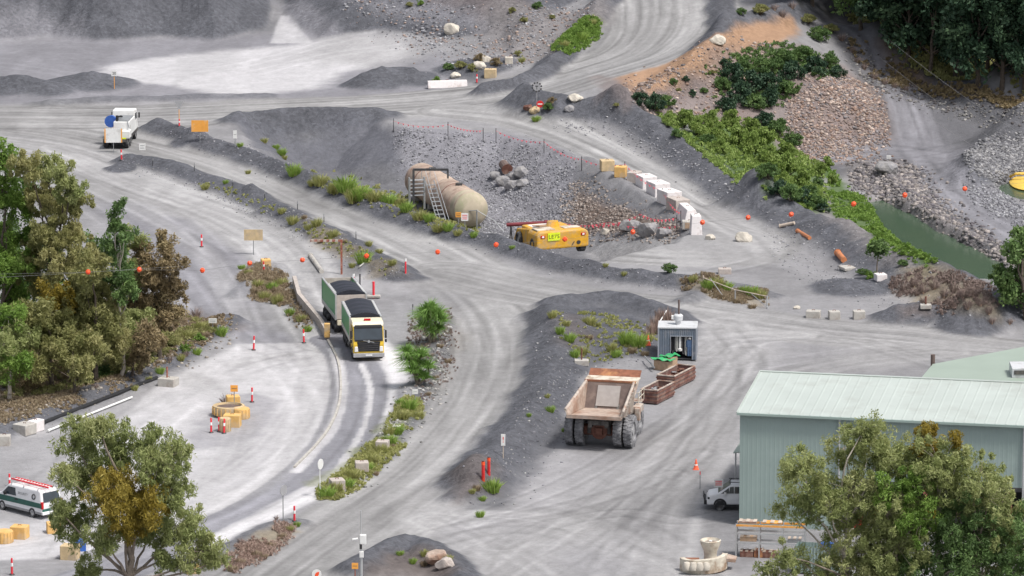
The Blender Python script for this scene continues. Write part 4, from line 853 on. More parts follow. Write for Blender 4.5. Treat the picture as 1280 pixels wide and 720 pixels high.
# ================================================================ SHEDS
def corr(mb, p0, p1, z0, z1, pitch=.3, amp=.03, n=None):
    """ribbed sheet wall from p0 to p1 (x, y)"""
    p0, p1 = Vector((*p0, 0)), Vector((*p1, 0)); d = (p1 - p0); L = d.length; d.normalize(); nn = Vector((d.y, -d.x, 0)); k = max(1, int(L / pitch)); pts = []
    for i in range(k):
        a = i * L / k; w = L / k
        pts += [(a, 0), (a + w * .62, 0), (a + w * .70, amp), (a + w * .92, amp)]
    pts.append((L, 0)); vs = []
    for a, o in pts: q = p0 + d * a + nn * o; vs += [(q.x, q.y, z0), (q.x, q.y, z1)]
    mb.add(vs, [(2 * i, 2 * i + 2, 2 * i + 3, 2 * i + 1) for i in range(len(pts) - 1)]); return mb
def sheds():
    c0 = G(925, 657); e0 = Vector((*[float(q) for q in P(925, 515, 8.0)], 0)); e1 = Vector((*[float(q) for q in P(1280, 531, 8.0)], 0))
    d = (e1 - e0).normalized(); b = Vector((-d.y, d.x, 0)); ang = math.atan2(d.y, d.x)
    t = thing('green_shed', 'large green steel shed with pale roof and open bays, at the right edge', 'shed', (e0.x, e0.y, 0), ang)
    Hh, L, D, rise = 8.0, 30.0, 9.6, .75; D2 = D / 2
    # local x along the front, y towards the back
    q = MB(); corr(q, (0, 0), (7.2, 0), 0, Hh, .30, .007); corr(q, (7.2, 0), (L, 0), 3.6, Hh, .30, .007); q.build('front_wall', M_['shed'], t)
    q = MB(); corr(q, (L, D), (0, D), 0, Hh + rise - .1, .30, .007); q.build('back_wall', M_['shed'], t)
    q = MB(); corr(q, (.02, .05), (.02, 3.0), 0, Hh, .30, -.007); corr(q, (.02, 3.0), (.02, 8.6), 4.0, Hh, .30, -.007); corr(q, (.02, 8.6), (.02, D), 0, Hh, .30, -.007)
    q.add([(.02, 0, Hh), (.02, D, Hh), (.02, D, Hh + rise)], [(0, 1, 2)]); q.build('end_wall', M_['shed'], t)
    q = MB(); corr(q, (L, 0), (L, D), 0, Hh, .30, .007); q.build('end_wall', M_['shed'], t)
    for nm, y0, z0, y1, z1 in (('roof', -.25, Hh + .02, D + .1, Hh + rise + .05),):
        q = MB(); k = int(L / .7); vs = []
        for i in range(k + 1):
            for off, up in ((0, 0), (.05, .012), (.12, .012), (.18, 0)):
                x = -.15 + i * (L + .3) / (k + 1) + off; vs += [(x, y0, z0 + up), (x, y1, z1 + up)]
        q.add(vs, [(2 * i, 2 * i + 2, 2 * i + 3, 2 * i + 1) for i in range(4 * (k + 1) - 1)]); q.build(nm, M_['roof'], t)
    q = MB(); q.box((L / 2, -.32, Hh - .06), (L + .3, .16, .16)); q.build('gutter', M_['trim'], t)
    q = MB(); q.box((L / 2, D, Hh + rise + .08), (L + .3, .3, .05)); q.build('ridge_cap', M_['roof'], t)
    q = MB(); q.box((-.17, D / 2, Hh + rise / 2 + .03), (.06, D, .2), Matrix.Translation((0, 0, 0))); 
    q = MB(); q.slab((-.2, -.3, Hh - .12), (-.2, D, Hh + rise - .1), (-.2, D, Hh + rise + .12), (-.2, -.3, Hh + .08), .05); q.build('barge_board', M_['roof'], t)
    for x in (6.9, 19.5):
        q = MB(); q.cyl((x, -.16, 0), (x, -.16, Hh - .1), .07, n=8); q.build('downpipe', M_['alu'], t)
    for x in (7.2, 12.8, 18.6, 24.2, L - .2):
        q = MB(); q.box((x, .2, 1.8), (.25, .3, 3.6)); q.build('post', M_['alu'] if x < 8 else M_['rustpole'], t)
    q = MB(); q.box((18.6, .05, 3.45), (22.8, .12, .3)); q.build('bay_lintel', M_['dark'], t)
    q = MB(); q.box((15, 4.9, .03), (29.4, 9.2, .06)); q.build('slab_floor', M_['concrete'], t)
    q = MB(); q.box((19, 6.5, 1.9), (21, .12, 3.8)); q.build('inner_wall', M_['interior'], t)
    W_ = t.matrix_world if False else Matrix.Translation((e0.x, e0.y, 0)) @ Matrix.Rotation(ang, 4, 'Z')
    # lean-to behind the ute
    q0 = thing('lean_to', 'small pale green lean-to roof on the far left side of the green shed', 'lean-to', W_ @ Vector((0, 8.8, 0)), ang)
    q = MB(); q.slab((-1.9, 0, 3.0), (0, 0, 3.3), (0, 8.5, 3.5), (-1.9, 8.5, 3.2), .06); q.build('roof', M_['roof2'], q0)
    for y in (.15, 8.3): q = MB(); q.cyl((-1.75, y, 0), (-1.75, y, 3.0), .06, n=8); q.build('post', M_['alu'], q0)
    # things inside the bays
    def inside(name, label, cat, x, y, mk): tt = thing(name, label, cat, W_ @ Vector((x, y, .06)), ang); mk(tt)
    def drumset(tt):
        q = MB(); q.lathe([(.29, 0), (.3, .02), (.29, .3), (.3, .32), (.29, .6), (.3, .62), (.29, .86), (.25, .88)], 18); q.build('shell', M_['red'], tt, smooth=True); q = MB(); q.cyl((.1, 0, .87), (.1, 0, .92), .05); q.build('cap', M_['dark'], tt)
    inside('oil_drum', 'red oil drum at the left edge of the open shed bay', 'drum', 8.1, .9, drumset)
    def loader(tt):
        q = MB(); q.box((0, 0, 1.0), (3.2, 1.6, 1.0)); q.prism([(1.6, .5), (2.6, .4), (2.7, 1.1), (1.6, 1.4)], -.7, .7, 'y'); q.build('body', M_['machine'], tt, bevel=.08)
        q = MB(); q.box((-.3, 0, 2.0), (1.3, 1.3, 1.1), top=(.85, .9)); c = q.build('cab', M_['dark'], tt, bevel=.05)
        for x in (-1.0, 1.1):
            for s in (-1, 1):
                w_ = wheel('wheel', tt, 0, 0, .5, .35, s); w_.rotation_euler.z = math.pi / 2; w_.location = (x, s * .8, .5)
    inside('small_loader', 'small yellow loader standing in the open shed bay behind the trees', 'loader', 10.6, 2.6, loader)
    def cabinet(tt):
        q = MB(); q.box((0, 0, .95), (1.6, .7, 1.9)); q.build('body', M_['orange'], tt, bevel=.02); q = MB(); q.box((0, -.36, 1.0), (.7, .03, 1.7)); q.build('door', M_['rust'], tt)
    inside('tool_cabinet', 'orange steel cabinet in the shed bay at the right edge', 'cabinet', 19.6, 1.5, cabinet)
    # blue-lidded green bin left of the bay
    a = G(1022, 716); g = thing('corrugated_bin', 'teal corrugated bin against the green shed wall behind the trees', 'bin', (a.x, a.y, 0), ang)
    q = MB(); corr(q, (-1.4, -.6), (1.4, -.6), .1, 1.9, .2, .04); corr(q, (1.4, -.6), (1.4, .6), .1, 1.9, .2, .04); corr(q, (1.4, .6), (-1.4, .6), .1, 1.9, .2, .04); corr(q, (-1.4, .6), (-1.4, -.6), .1, 1.9, .2, .04); q.box((0, 0, .6), (2.6, 1.1, .9)); q.build('panel', M_['shed'], g)
    q = MB(); q.box((.6, 0, 1.9), (.8, .6, .35)); q.build('lid', M_['blue'], g)
    # second building behind
    z = 6.2; A, B_, C_, D_ = [Vector((*[float(v) for v in P(x, y, z + dz)], z + dz)) for x, y, dz in ((1140, 488, .0), (1166, 457, 0), (1340, 424, 0), (1340, 500, .0))]
    h = thing('far_shed', 'second green-roofed shed, mostly hidden behind the large green shed', 'shed', (A.x, A.y, 0))
    q = MB(); q.slab(*[p - Vector((A.x, A.y, 0)) for p in (A, D_, C_, B_)], .12); q.build('roof', M_['roof2'], h)
    q = MB()
    for p, r in ((A, B_), (B_, C_), (C_, D_)): pp, rr = p - Vector((A.x, A.y, 0)), r - Vector((A.x, A.y, 0)); corr(q, (pp.x * .985 + .2, pp.y), (rr.x * .985 + .2, rr.y), 0, z - .02, .4, .03)
    q.build('wall', M_['shed'], h)
    v = Vector((*[float(k) for k in P(1277, 470, z)], z + .12)) - Vector((A.x, A.y, 0)); q = MB(); q.box((v.x, v.y, v.z + .35), (1.6, 2.4, .7)); ve = q.build('roof_vent', M_['conttop'], h, bevel=.03); q = MB(); q.box((v.x, v.y - 1.22, v.z + .4), (1.3, .05, .3)); q.build('louvre', M_['dark'], ve)
    v = Vector((*[float(k) for k in P(1166, 455, z)], z)) - Vector((A.x, A.y, 0)); q = MB(); q.cyl((v.x, v.y, z - .3), (v.x, v.y, z + .7), .16, n=12); q.build('flue', M_['bedwall'], h)
sheds()

# ================================================================ SHELVING, SCRAP, CONTAINER, SKIPS
def rack():
    a = G(920, 697); t = thing('storage_rack', 'long steel storage rack with orange beams against the green shed wall', 'rack', a, R(-8))
    Lr = 4.6
    for x in (0, 1.55, 3.1, Lr):
        for y in (0, .9): q = MB(); q.box((x, y, 1.15), (.09, .09, 2.3)); q.build('upright', M_['alu'], t)
    for z, m in ((2.2, 'orange'), (1.65, 'alu'), (1.0, 'alu')):
        for y in (-.02, .92): q = MB(); q.box((Lr / 2, y, z), (Lr, .06, .13)); q.build('beam', M_[m], t)
    for k, (x, z, w, h, m) in enumerate(((.75, 2.32, 1.2, .14, 'bedin'), (2.4, 2.32, 1.3, .1, 'orange'), (.8, 1.17, 1.1, .3, 'wood'), (.7, .2, .9, .4, 'rust'), (1.5, .25, .6, .5, 'bedrust'), (2.3, .2, 1.1, .4, 'rust'), (3.9, 1.15, .9, .25, 'steel'))):
        nm, lb, ct = [('timber_pallet', 'flat brown pallet of timber on the top left of the storage rack', 'pallet'), ('steel_bundle', 'orange bundle of steel on the top right of the storage rack', 'steel bundle'), ('timber_crate', 'brown timber crate on the middle shelf of the storage rack', 'crate'),
          ('scrap_crate', 'rusty crate at the bottom left of the storage rack', 'crate'), ('scrap_box', 'tall rust-red box standing at the bottom of the storage rack', 'box'), ('scrap_tray', 'wide rusty tray low in the second bay of the storage rack', 'tray'), ('steel_box', 'grey steel box on the far right shelf of the storage rack', 'box')][k]
        o = thing(nm, lb, ct, a + Matrix.Rotation(R(-8), 3, 'Z') @ Vector((x, .4, z - h / 2 + (.07 if z > .5 else -.0))), R(-8))
        q = MB(); q.box((0, 0, h / 2), (w, .7, h)); q.build('block', M_[m], o, bevel=.02); q = MB()
        for i in range(3): q.box((w * (i - 1) * .4, 0, h + .015), (w * .2, .74, .03))
        q.build('slat', M_['palewood'], o)
rack()
def crusher():
    a = G(880, 716); t = thing('crusher_part', 'cream and rust crusher casting with a cup-shaped top, lying in front of the rack', 'machine part', a)
    q = MB(); n = 22; R0, R1 = 1.6, 1.25; vs = []
    for i in range(n + 1):
        th = math.pi * (1.02 + .96 * i / n)
        for r in (R0, R1):
            for z in (.0, 1.0): vs.append((r * math.cos(th), r * .9 * math.sin(th) + .9, z + .14 * math.cos(th)))
    fs = []
    for i in range(n):
        k = i * 4; fs += [(k, k + 4, k + 5, k + 1), (k + 2, k + 3, k + 7, k + 6), (k + 1, k + 5, k + 7, k + 3), (k, k + 2, k + 6, k + 4)]
    fs += [(0, 1, 3, 2), (n * 4, n * 4 + 2, n * 4 + 3, n * 4 + 1)]; q.add(vs, fs); q.build('ring_wall', M_['offwhite'], t, bevel=.03)
    q = MB(); q.cyl((0, .9, .0), (0, .9, .35), 1.35, n=24); q.box((-.75, .4, .75), (.9, .7, .2)); q.build('base', M_['bedrust'], t)
    q = MB(); q.lathe([(.55, .3), (.42, .9), (.45, 1.25), (.66, 1.75), (.70, 2.0), (.62, 2.05), (.5, 1.75), (.3, 1.6)], 26, T(.45, .9, 0)); q.build('cup', M_['offwhite'], t, smooth=True)
    q = MB(); q.cyl((.45, .9, 1.6), (.45, .9, 1.86), .49, n=20); q.build('cup_inside', M_['bedwall'], t)
    q = MB(); q.cyl((.45, .9, 1.86), (.45, .9, 1.98), .12, n=12); q.build('hub', M_['white'], t)
    q = MB(); q.slab((1.1, .3, .7), (2.1, .5, .55), (2.2, 1.2, .6), (1.2, 1.4, .8), .25); q.build('side_plate', M_['bedin'], t, bevel=.03)
    q = MB()
    for k in range(4): q2 = MB(); q2.lathe([(.26, 0), (.32, .25), (.2, .5), (.05, .55)], 10, T(-1.15 + k * .42, -.62 + abs(k - 1.5) * .1, .32)); q2.build('lug', M_['boulderpale'], t, smooth=True)
crusher()
def container():
    a = G(823, 449); b = G(873, 458); d = (b - a); Lw = 2.95; ang = R(-3)
    t = thing('container_shed', 'small blue-grey corrugated store shed with white roof and open doorway, beside the skips', 'store shed', a + Vector((0, 0, 0)), ang)
    Hh, Dd = 2.45, 2.4
    q = MB(); corr(q, (0, 0), (.95, 0), 0, Hh, .16, .03); corr(q, (.95, 0), (2.62, 0), 1.85, Hh, .16, .03); corr(q, (2.62, 0), (Lw, 0), 0, Hh, .16, .03); q.build('front_wall', M_['cont'], t)
    q = MB(); corr(q, (Lw, 0), (Lw, Dd), 0, Hh, .16, .03); q.build('side_wall', M_['contlit'], t); q = MB(); corr(q, (Lw, Dd), (0, Dd), 0, Hh, .16, .03); corr(q, (0, Dd), (0, 0), 0, Hh, .16, .03); q.build('back_wall', M_['cont'], t)  # right wall lighter than the front: light on that side put into its colour
    q = MB(); q.box((Lw / 2, Dd / 2, Hh + .06), (Lw + .14, Dd + .14, .12)); q.build('roof', M_['conttop'], t, bevel=.02)
    q = MB(); q.box((Lw / 2, Dd / 2, .03), (Lw - .1, Dd - .1, .06)); q.build('floor', M_['dark'], t)
    for x in (0, Lw):
        for y in (0, Dd): q = MB(); q.box((x, y, Hh / 2), (.12, .12, Hh)); q.build('corner_post', M_['contlit'], t)
    q = MB(); q.box((.93, -.03, .93), (.05, .08, 1.86)); q.box((2.64, -.03, .93), (.05, .08, 1.86)); q.box((1.78, -.03, 1.86), (1.76, .08, .05)); q.build('door_frame', M_['contlit'], t)
    Wm = Matrix.Translation(a) @ Matrix.Rotation(ang, 4, 'Z')
    v = thing('vent_tank', 'white cowl on the store shed roof with a tall rusty exhaust pipe', 'exhaust', Wm @ Vector((1.5, 1.1, Hh + .12)), ang)
    q = MB(); q.lathe([(.2, 0), (.22, .25), (.36, .35), (.38, .7), (.3, .8), (.1, .82)], 18); q.build('cowl', M_['conttop'], v, smooth=True); q = MB(); q.box((-.35, 0, .55), (.35, .3, .3)); q.build('side_box', M_['white'], v, bevel=.03)
    q = MB(); q.cyl((.05, 0, .8), (.05, 0, 1.95), .075, n=10); q.build('pipe', M_['bedwall'], v)
    for k, (x, w, z0, z1, m, nm, lb, ct) in enumerate(((1.12, .2, .5, 1.75, 'dark', 'hanging_hose', 'black hose hanging at the left of the store shed doorway', 'hose'), (1.42, .12, .6, 1.8, 'hose', 'hanging_strap', 'grey strap hanging left of centre in the store shed doorway', 'strap'), (1.68, .09, .75, 1.8, 'white', 'hanging_pipe', 'white pipe with a round end hanging in the store shed doorway', 'pipe'),
        (1.95, .16, .4, 1.8, 'dark', 'hanging_belt', 'dark belt hanging right of centre in the store shed doorway', 'belt'), (2.15, .12, .3, 1.8, 'hose', 'hanging_rope', 'pale rope hanging between belt and blue overalls in the doorway', 'rope'))):
        o = thing(nm, lb, ct, Wm @ Vector((x, .12, z0)), ang); q = MB(); h = z1 - z0
        q.tube([(-w / 2, 0, h), (-w / 2, 0, h * .2), (-w / 4, 0, .03), (w / 4, 0, .03), (w / 2, 0, h * .25), (w / 2, 0, h)], .045, 8); q.build('loop', M_[m], o, smooth=True)
        if k == 2: q = MB(); q.lathe([(.05, -.12), (.17, -.08), (.18, .08), (.05, .12)], 14); q.build('round_end', M_['white'], o, smooth=True)
    o = thing('work_overalls', 'blue work overalls hanging at the right side of the store shed doorway', 'overalls', Wm @ Vector((2.43, .06, .25)), ang)
    q = MB(); q.box((0, 0, 1.0), (.36, .16, .6), top=(1.15, .9)); q.box((-.09, 0, .38), (.15, .14, .72), top=(1.15, 1)); q.box((.09, 0, .38), (.15, .14, .72), top=(1.15, 1)); q.cyl((-.19, 0, 1.25), (-.24, -.02, .72), .07, .05, n=8); q.cyl((.19, 0, 1.25), (.23, -.02, .72), .07, .05, n=8); q.build('garment', M_['bluecloth'], o, bevel=.02)
    q = MB(); q.lathe([(.02, 1.3), (.12, 1.34), (.14, 1.42), (.1, 1.5), (.02, 1.53)], 14); q.build('hung_cap', M_['grey'], o, smooth=True)
container()
def skip(px, py, rz, w, l, h, lab):
    a = G(px, py); t = thing('scrap_skip', lab, 'skip', a, rz, group='rusty scrap skips beside the store shed')
    q = MB(); th = .06
    for s in (-1, 1): q.box((s * w / 2, 0, h / 2 + .1), (th, l, h)); q.box((0, s * l / 2, h / 2 + .1), (w, th, h))
    q.box((0, 0, .13), (w, l, .06)); q.build('tub', M_['rustpink'], t)
    q = MB()
    for z in (.32, .62, .92):
        if z > h: continue
        for s in (-1, 1): q.box((s * (w / 2 + .04), 0, z), (.07, l + .1, .09)); q.box((0, s * (l / 2 + .04), z), (w + .1, .07, .09))
    q.build('rib', M_['rust'], t)
    q = MB()
    for s in (-1, 1): q.box((s * w / 2, 0, h + .12), (.12, l + .1, .07)); q.box((0, s * l / 2, h + .12), (w, .12, .07))
    q.build('rim', M_['bedout'], t)
    rr = random.Random(px)
    for k in range(9): x, y = rr.uniform(-w * .35, w * .35), rr.uniform(-l * .42, l * .42); o = MB().box((0, 0, 0), (rr.uniform(.2, .7), rr.uniform(.08, .5), .1)).build('scrap_piece', M_[rr.choice(['bedwall', 'rust', 'dark', 'grey'])], t, loc=(x, y, h * .72 + rr.uniform(0, .2))); o.rotation_euler = (rr.uniform(-.4, .4), rr.uniform(-.4, .4), rr.uniform(0, 3))
skip(822, 500, R(-24), 1.3, 3.4, 1.0, 'rusty open skip nearest the dump truck, its near side ribbed red')
skip(845, 481, R(-24), 1.4, 4.2, 1.0, 'rusty open skip beside the store shed door, piled with scrap under green sheets')
def sheets():
    for k, (px, py, w, l, rz, lb) in enumerate(((829, 463, .8, 1.9, .9, 'long bright green plastic sheet lying behind the skips'), (837, 460, .7, 1.6, -.9, 'bright green plastic sheet lying crosswise nearest the store shed'))):
        a = G(px, py); t = thing('green_sheet', lb, 'sheet', a + Vector((0, 0, .9 + .1 * k)), rz); n = 8; vs = []
        for i in range(n + 1): vs += [(-w / 2, (i / n - .5) * l, .08 * math.sin(i * 1.7)), (w / 2, (i / n - .5) * l, .1 * math.sin(i * 1.3 + 1))]
        q = MB(); q.add(vs, [(2 * i, 2 * i + 2, 2 * i + 3, 2 * i + 1) for i in range(n)]); o = q.build('sheet', M_['greenplas'], t); so_ = o.modifiers.new('thick', 'SOLIDIFY'); so_.thickness = .04
        q = MB(); q.box((0, 0, -.5 - .05 * k), (w * .8, l * .7, .75 + .1 * k)); q.build('crate_under', M_['wood'], t)
sheets()

# ================================================================ TANKS IN THE PIT
def tanks():
    zc = -2.0
    A = Vector((*[float(v) for v in P(589, 262, zc)], zc)); B = Vector((*[float(v) for v in P(525, 224, zc)], zc)); d = (B - A); L = d.length; d.normalize(); ang = math.atan2(-d.x, d.y)
    Lt = L * .5; r = 1.62
    for k, (s0, m, lb) in enumerate(((0, 'tankg', 'near cream steel tank with lichen-green end, lying behind the signs in the pit'), (L - Lt * .96, 'tank', 'far cream steel tank behind the white steps in the pit'))):
        t = thing('steel_tank', lb, 'tank', A + d * s0 + Vector((0, 0, -r)), ang, group='cylindrical steel tanks in the pit')
        q = MB(); l = Lt * .93; prof = [(.02, -.55), (r * .5, -.45), (r * .82, -.22), (r * .97, .0), (r, .12), (r, l * .5), (r * 1.012, l * .5 + .02), (r, l * .5 + .04), (r, l - .12), (r * .97, l), (r * .82, l + .22), (r * .5, l + .45), (.02, l + .55)]
        q.lathe(prof, 36, Matrix.Translation((0, 0, r)) @ Matrix.Rotation(-math.pi / 2, 4, 'X')); q.build('shell', M_['tank'], t, smooth=True)
        q = MB(); q.lathe([(.02, -.62), (r * .5, -.51), (r * .83, -.26), (r * .985, -.02), (r * 1.01, .5), (r * 1.004, 1.3)], 36, Matrix.Translation((0, 0, r)) @ Matrix.Rotation(-math.pi / 2, 4, 'X')); q.build('end_cap', M_[m], t, smooth=True)
        for y in (l * .28, l * .62, l * .9): q = MB(); q.lathe([(r * 1.0, y - .06), (r * 1.014, y - .05), (r * 1.014, y + .05), (r * 1.0, y + .06)], 36, Matrix.Translation((0, 0, r)) @ Matrix.Rotation(-math.pi / 2, 4, 'X')); q.build('seam_band', M_['rust'] if y > l * .5 and y < l * .7 else M_['tank'], t, smooth=True)
        for y in (l * .2, l * .8): q = MB(); q.box((0, y, .3), (2.2, .4, .7)); q.build('saddle', M_['concrete'], t)
        q = MB(); q.cyl((0, l * .5, 2 * r - .05), (0, l * .5, 2 * r + .2), .32, n=16); q.build('hatch', M_['dark'], t)
    # steps
    z0 = zat(*[float(v) for v in P(553, 292, -.5)])
    bx, by = [float(v) for v in P(556, 285, -1.0)]; t = thing('steel_steps', 'white steel steps with handrails leaning up the side of the far tank', 'steps', (bx, by, -1.3), ang)
    # run of steps up to the top of the tank
    top = Vector((*[float(v) for v in P(537, 226, 1.2)], 1.2)); M = Matrix.Translation((bx, by, -1.3)) @ Matrix.Rotation(ang, 4, 'Z'); e = M.inverted() @ top
    for s in (-.4, .4):
        q = MB(); q.tube([(s, 0, 0), (e.x + s, e.y, e.z)], .05); q.build('stringer', M_['steel'], t)
        q = MB(); q.tube([(s, 0, .1), (s, 0, 1.0), (e.x + s, e.y, e.z + .95), (e.x + s, e.y + 1.2, e.z + .95), (e.x + s, e.y + 1.2, e.z)], .028); q.build('handrail', M_['alu'], t)
    for i in range(1, 12): f = i / 12; q = MB(); q.box((e.x * f, e.y * f, e.z * f), (.8, .3, .05)); q.build('tread', M_['steel'], t)
    # black lifting frame
    bx, by = [float(v) for v in P(517, 257, -.6)]; t = thing('lifting_gantry', 'black steel goalpost standing in front of the tanks', 'gantry', (bx, by, -.6), 0)
    sp = 13.9; q = MB(); q.box((0, 0, 1.55), (.2, .2, 3.5)); q.build('post', M_['dark'], t); q = MB(); q.box((1.55, 0, 3.3), (3.2, .18, .2)); q.build('beam', M_['dark'], t); q = MB(); q.box((3.1, 0, 2.9), (.16, .16, .8)); q.build('hanger', M_['dark'], t)
    # white landing left of the steps
    bx, by = [float(v) for v in P(521, 240, .4)]; t = thing('access_landing', 'white slatted landing against the left side of the far tank', 'landing', (bx, by, .0), ang)
    for k in range(5): q = MB(); q.box((0, .0, .1 + k * .35), (1.5, .4, .05)); q.build('slat', M_['alu'], t)
    for x in (-.7, .7): q = MB(); q.box((x, 0, .3), (.08, .4, 2.9)); q.build('upright', M_['alu'], t)
    a = G(596, 288); t = thing('pipe_stand', 'grey pipe stand with sloping stays in front of the near tank', 'stand', a, 0)
    q = MB(); q.cyl((0, 0, -.3), (0, 0, 1.9), .07, n=8); q.build('post', M_['steel'], t); q = MB(); q.tube([(-1.6, .3, 1.7), (0, 0, 1.85), (1.6, -.6, 1.0), (2.6, -1, -.1)], .04); q.build('stay', M_['steel'], t)
tanks()
def gantry():
    a = G(427, 343); t = thing('height_gantry', 'rusty red height-gauge post with a faded striped crossbar over the lane behind the trailer', 'gantry', a)
    q = MB(); q.box((0, 0, 1.45), (.16, .16, 2.9)); q.build('post', M_['rustpole'], t); q = MB(); q.box((-1.25, 0, 2.88), (2.7, .14, .16)); o = q.build('crossbar', M_['rustpole'], t)
    for k in range(5): q = MB(); q.box((-.4 - k * .5, -.005, 2.88), (.24, .16, .17)); q.build('white_band', M_['bedout'], o)
gantry()
# ================================================================ BLOCKS AND BARRIERS
def block(px, py, w, dpt, h, m, lab, rz=0, name='concrete_block', cat='concrete block', grp='concrete blocks along the roads', top=(1, 1), lift=0):
    a = G(px, py); t = thing(name, lab, cat, a + Vector((0, dpt / 2, -.04 + lift)), rz, group=grp)
    q = MB(); q.box((0, 0, h / 2), (w, dpt, h), top=top); q.build('body', M_[m], t, bevel=.05)
    q = MB(); q.tube([(-.12, 0, h - .02), (-.1, 0, h + .08), (.1, 0, h + .08), (.12, 0, h - .02)], .02); q.build('lifting_eye', M_['rust'], t)
    return t
g1 = 'three pale concrete blocks beside the wide grey road'
block(1017, 398, 1.15, .8, .62, 'concrete', 'leftmost of the three pale concrete blocks beside the wide grey road', R(-10), grp=g1)
block(1043, 400, .9, .8, .7, 'concrete', 'middle of the three pale concrete blocks beside the wide grey road', R(6), grp=g1)
block(1074, 400, .95, .8, .72, 'concrete', 'rightmost of the three pale concrete blocks beside the wide grey road', R(4), grp=g1)
block(906, 343, 1.1, .7, .5, 'concpink', 'single stained block behind the bund, beyond the low pipe fence', 0)
block(1101, 352, .9, .9, .6, 'concwhite', 'white block at the foot of the small round tree', R(15))
block(1062, 338, 1.4, 1.4, .25, 'concrete', 'tilted pale slab beside the short rusty pipe', R(20), name='concrete_slab', cat='slab')
block(613, 98, 1.2, .9, .95, 'conctan', 'tan block at the end of the white barrier on the far road', R(-6))
block(636, 80, .8, .8, .7, 'boulderpale', 'small pale block beside shrubs near the far road bend', 0)
block(5, 558, .9, .8, .8, 'concrete', 'pale block cut by the left edge beside the road below the grove', 0)
block(30, 545, 1.25, 1.3, .8, 'concrete', 'larger of the paired pale blocks at the left below the grove', R(-35))
block(44, 541, .7, 1.2, .85, 'concwhite', 'narrow pale block standing against the larger paired block', R(-35))
b = block(210, 484, 1.35, 1.1, .68, 'concrete', 'pale block with a rusty pipe stub, at the edge below the grove', R(-20))
MB().cyl((-.1, 0, .6), (-.1, 0, 1.5), .07, n=8).build('pipe_stub', M_['rustpole'], b)
block(421, 614, 1.0, 1.0, .75, 'concpink', 'pinkish block lowest in the row of the grassy strip', R(15), grp='pink blocks on the grassy strip')
block(452, 590, .95, .9, .7, 'concpink', 'pinkish block second from the bottom in the grassy strip', R(5), grp='pink blocks on the grassy strip')
block(478, 563, .9, .9, .65, 'concpink', 'pinkish block third from the bottom in the grassy strip', R(-10), grp='pink blocks on the grassy strip')
block(496, 541, .6, .6, .5, 'concwhite', 'small white block highest in the grassy strip', R(-10), grp='pink blocks on the grassy strip')
gb = 'blocks lining the edge of the pit road'
block(759, 214, 1.25, 1.2, 1.0, 'conctan', 'tan block at the upper end of the barrier row above the pit', R(8), grp=gb)
block(776, 222, 1.05, 1.0, 1.0, 'concyel', 'yellow-tan block second in the barrier row above the pit', R(-12), grp=gb)
block(793, 229, 1.0, 1.4, 1.0, 'concpink', 'narrow pinkish block third in the barrier row above the pit', R(-20), grp=gb)
block(808, 237, 1.4, 1.9, 1.2, 'concwhite', 'white barrier block fourth in the row above the pit', R(20), grp=gb)
block(823, 247, 1.5, 2.1, 1.3, 'concwhite', 'white barrier block fifth in the row above the pit', R(22), grp=gb)
block(837, 257, 1.45, 2.2, 1.25, 'concwhite', 'white barrier block sixth in the row above the pit', R(24), grp=gb)
block(848, 267, 1.4, 2.2, 1.2, 'concpink', 'greyer barrier block seventh in the row, just above the rounded one', R(22), grp=gb)
block(860, 281, 1.5, 4.0, 1.3, 'concwhite', 'rounded white barrier second from the lower end of the row', R(10), grp=gb, top=(.5, .9))
block(870, 294, 1.0, 1.6, 1.7, 'concwhite', 'tall white block closing the lower end of the barrier row', R(4), grp=gb, top=(.8, .8))
t = block(862, 287, 1.3, .9, .75, 'concrete', 'grey crate with a dark grille beside the white barrier end', R(0), name='grille_crate', cat='crate')
MB().box((.05, -.46, .38), (.9, .04, .5)).build('grille', M_['wood'], t)
t = block(559, 110, 4.0, .7, .75, 'concwhite', 'long white concrete barrier beside the far road', R(10), name='road_barrier', cat='barrier', top=(1, .5))
gy_ = 'yellow blocks by the parked van'
block(24, 675, 1.1, 1.0, .9, 'concyel', 'yellow cube block right of the ribbed yellow drum', R(-14), grp=gy_)
block(67, 668, 1.0, .9, .75, 'concyel', 'yellow block behind the van, half hidden by the gum tree', R(10), grp=gy_)
block(87, 701, 1.15, 1.0, 1.0, 'conctan', 'tan and pink block left of the gum tree trunk', R(-12), grp=gy_)
block(100, 690, .7, .8, .8, 'blue', 'small blue box behind the tan block under the gum tree', R(10), name='blue_box', cat='box', grp=None)
block(241, 719, .9, .7, .6, 'concyel', 'yellow block at the bottom edge right of the gum tree', R(8), grp=gy_)
gp = 'yellow blocks round the island planter'
block(291, 512, 1.0, .9, 1.0, 'concyel', 'yellow block behind the round planter', R(10), grp=gp)
block(290, 535, 1.25, .9, .95, 'concyel', 'square yellow block in front of the round planter', R(-8), grp=gp)
block(332, 333, .8, .8, .6, 'concyel', 'small yellow box at the edge of the dry grass island', R(10), name='yellow_box', cat='box', grp=None)
def drum(px, py, r, h, m, lab, ribs=0):
    a = G(px, py); t = thing('concrete_drum', lab, 'drum', a + Vector((0, r, -.03)))
    MB().lathe([(r * .96, 0), (r, .05), (r, h - .06), (r * .94, h), (.05, h)], 26).build('body', M_[m], t, smooth=True)
    q = MB(); n = ribs or 14
    for k in range(n): th = k * 2 * math.pi / n; q.box((r * math.cos(th), r * math.sin(th), h / 2), (.07, .07, h * .86), None)
    q.build('rib', M_[m], t); return t
drum(4, 681, .62, .85, 'concyel', 'ribbed yellow drum at the left edge of the picture', 18)
drum(281, 541, .42, 1.05, 'conctan', 'tall tan drum beside the bollards at the planter')
drum(301, 525, .62, .8, 'concyel', 'low yellow drum at the right of the round planter')
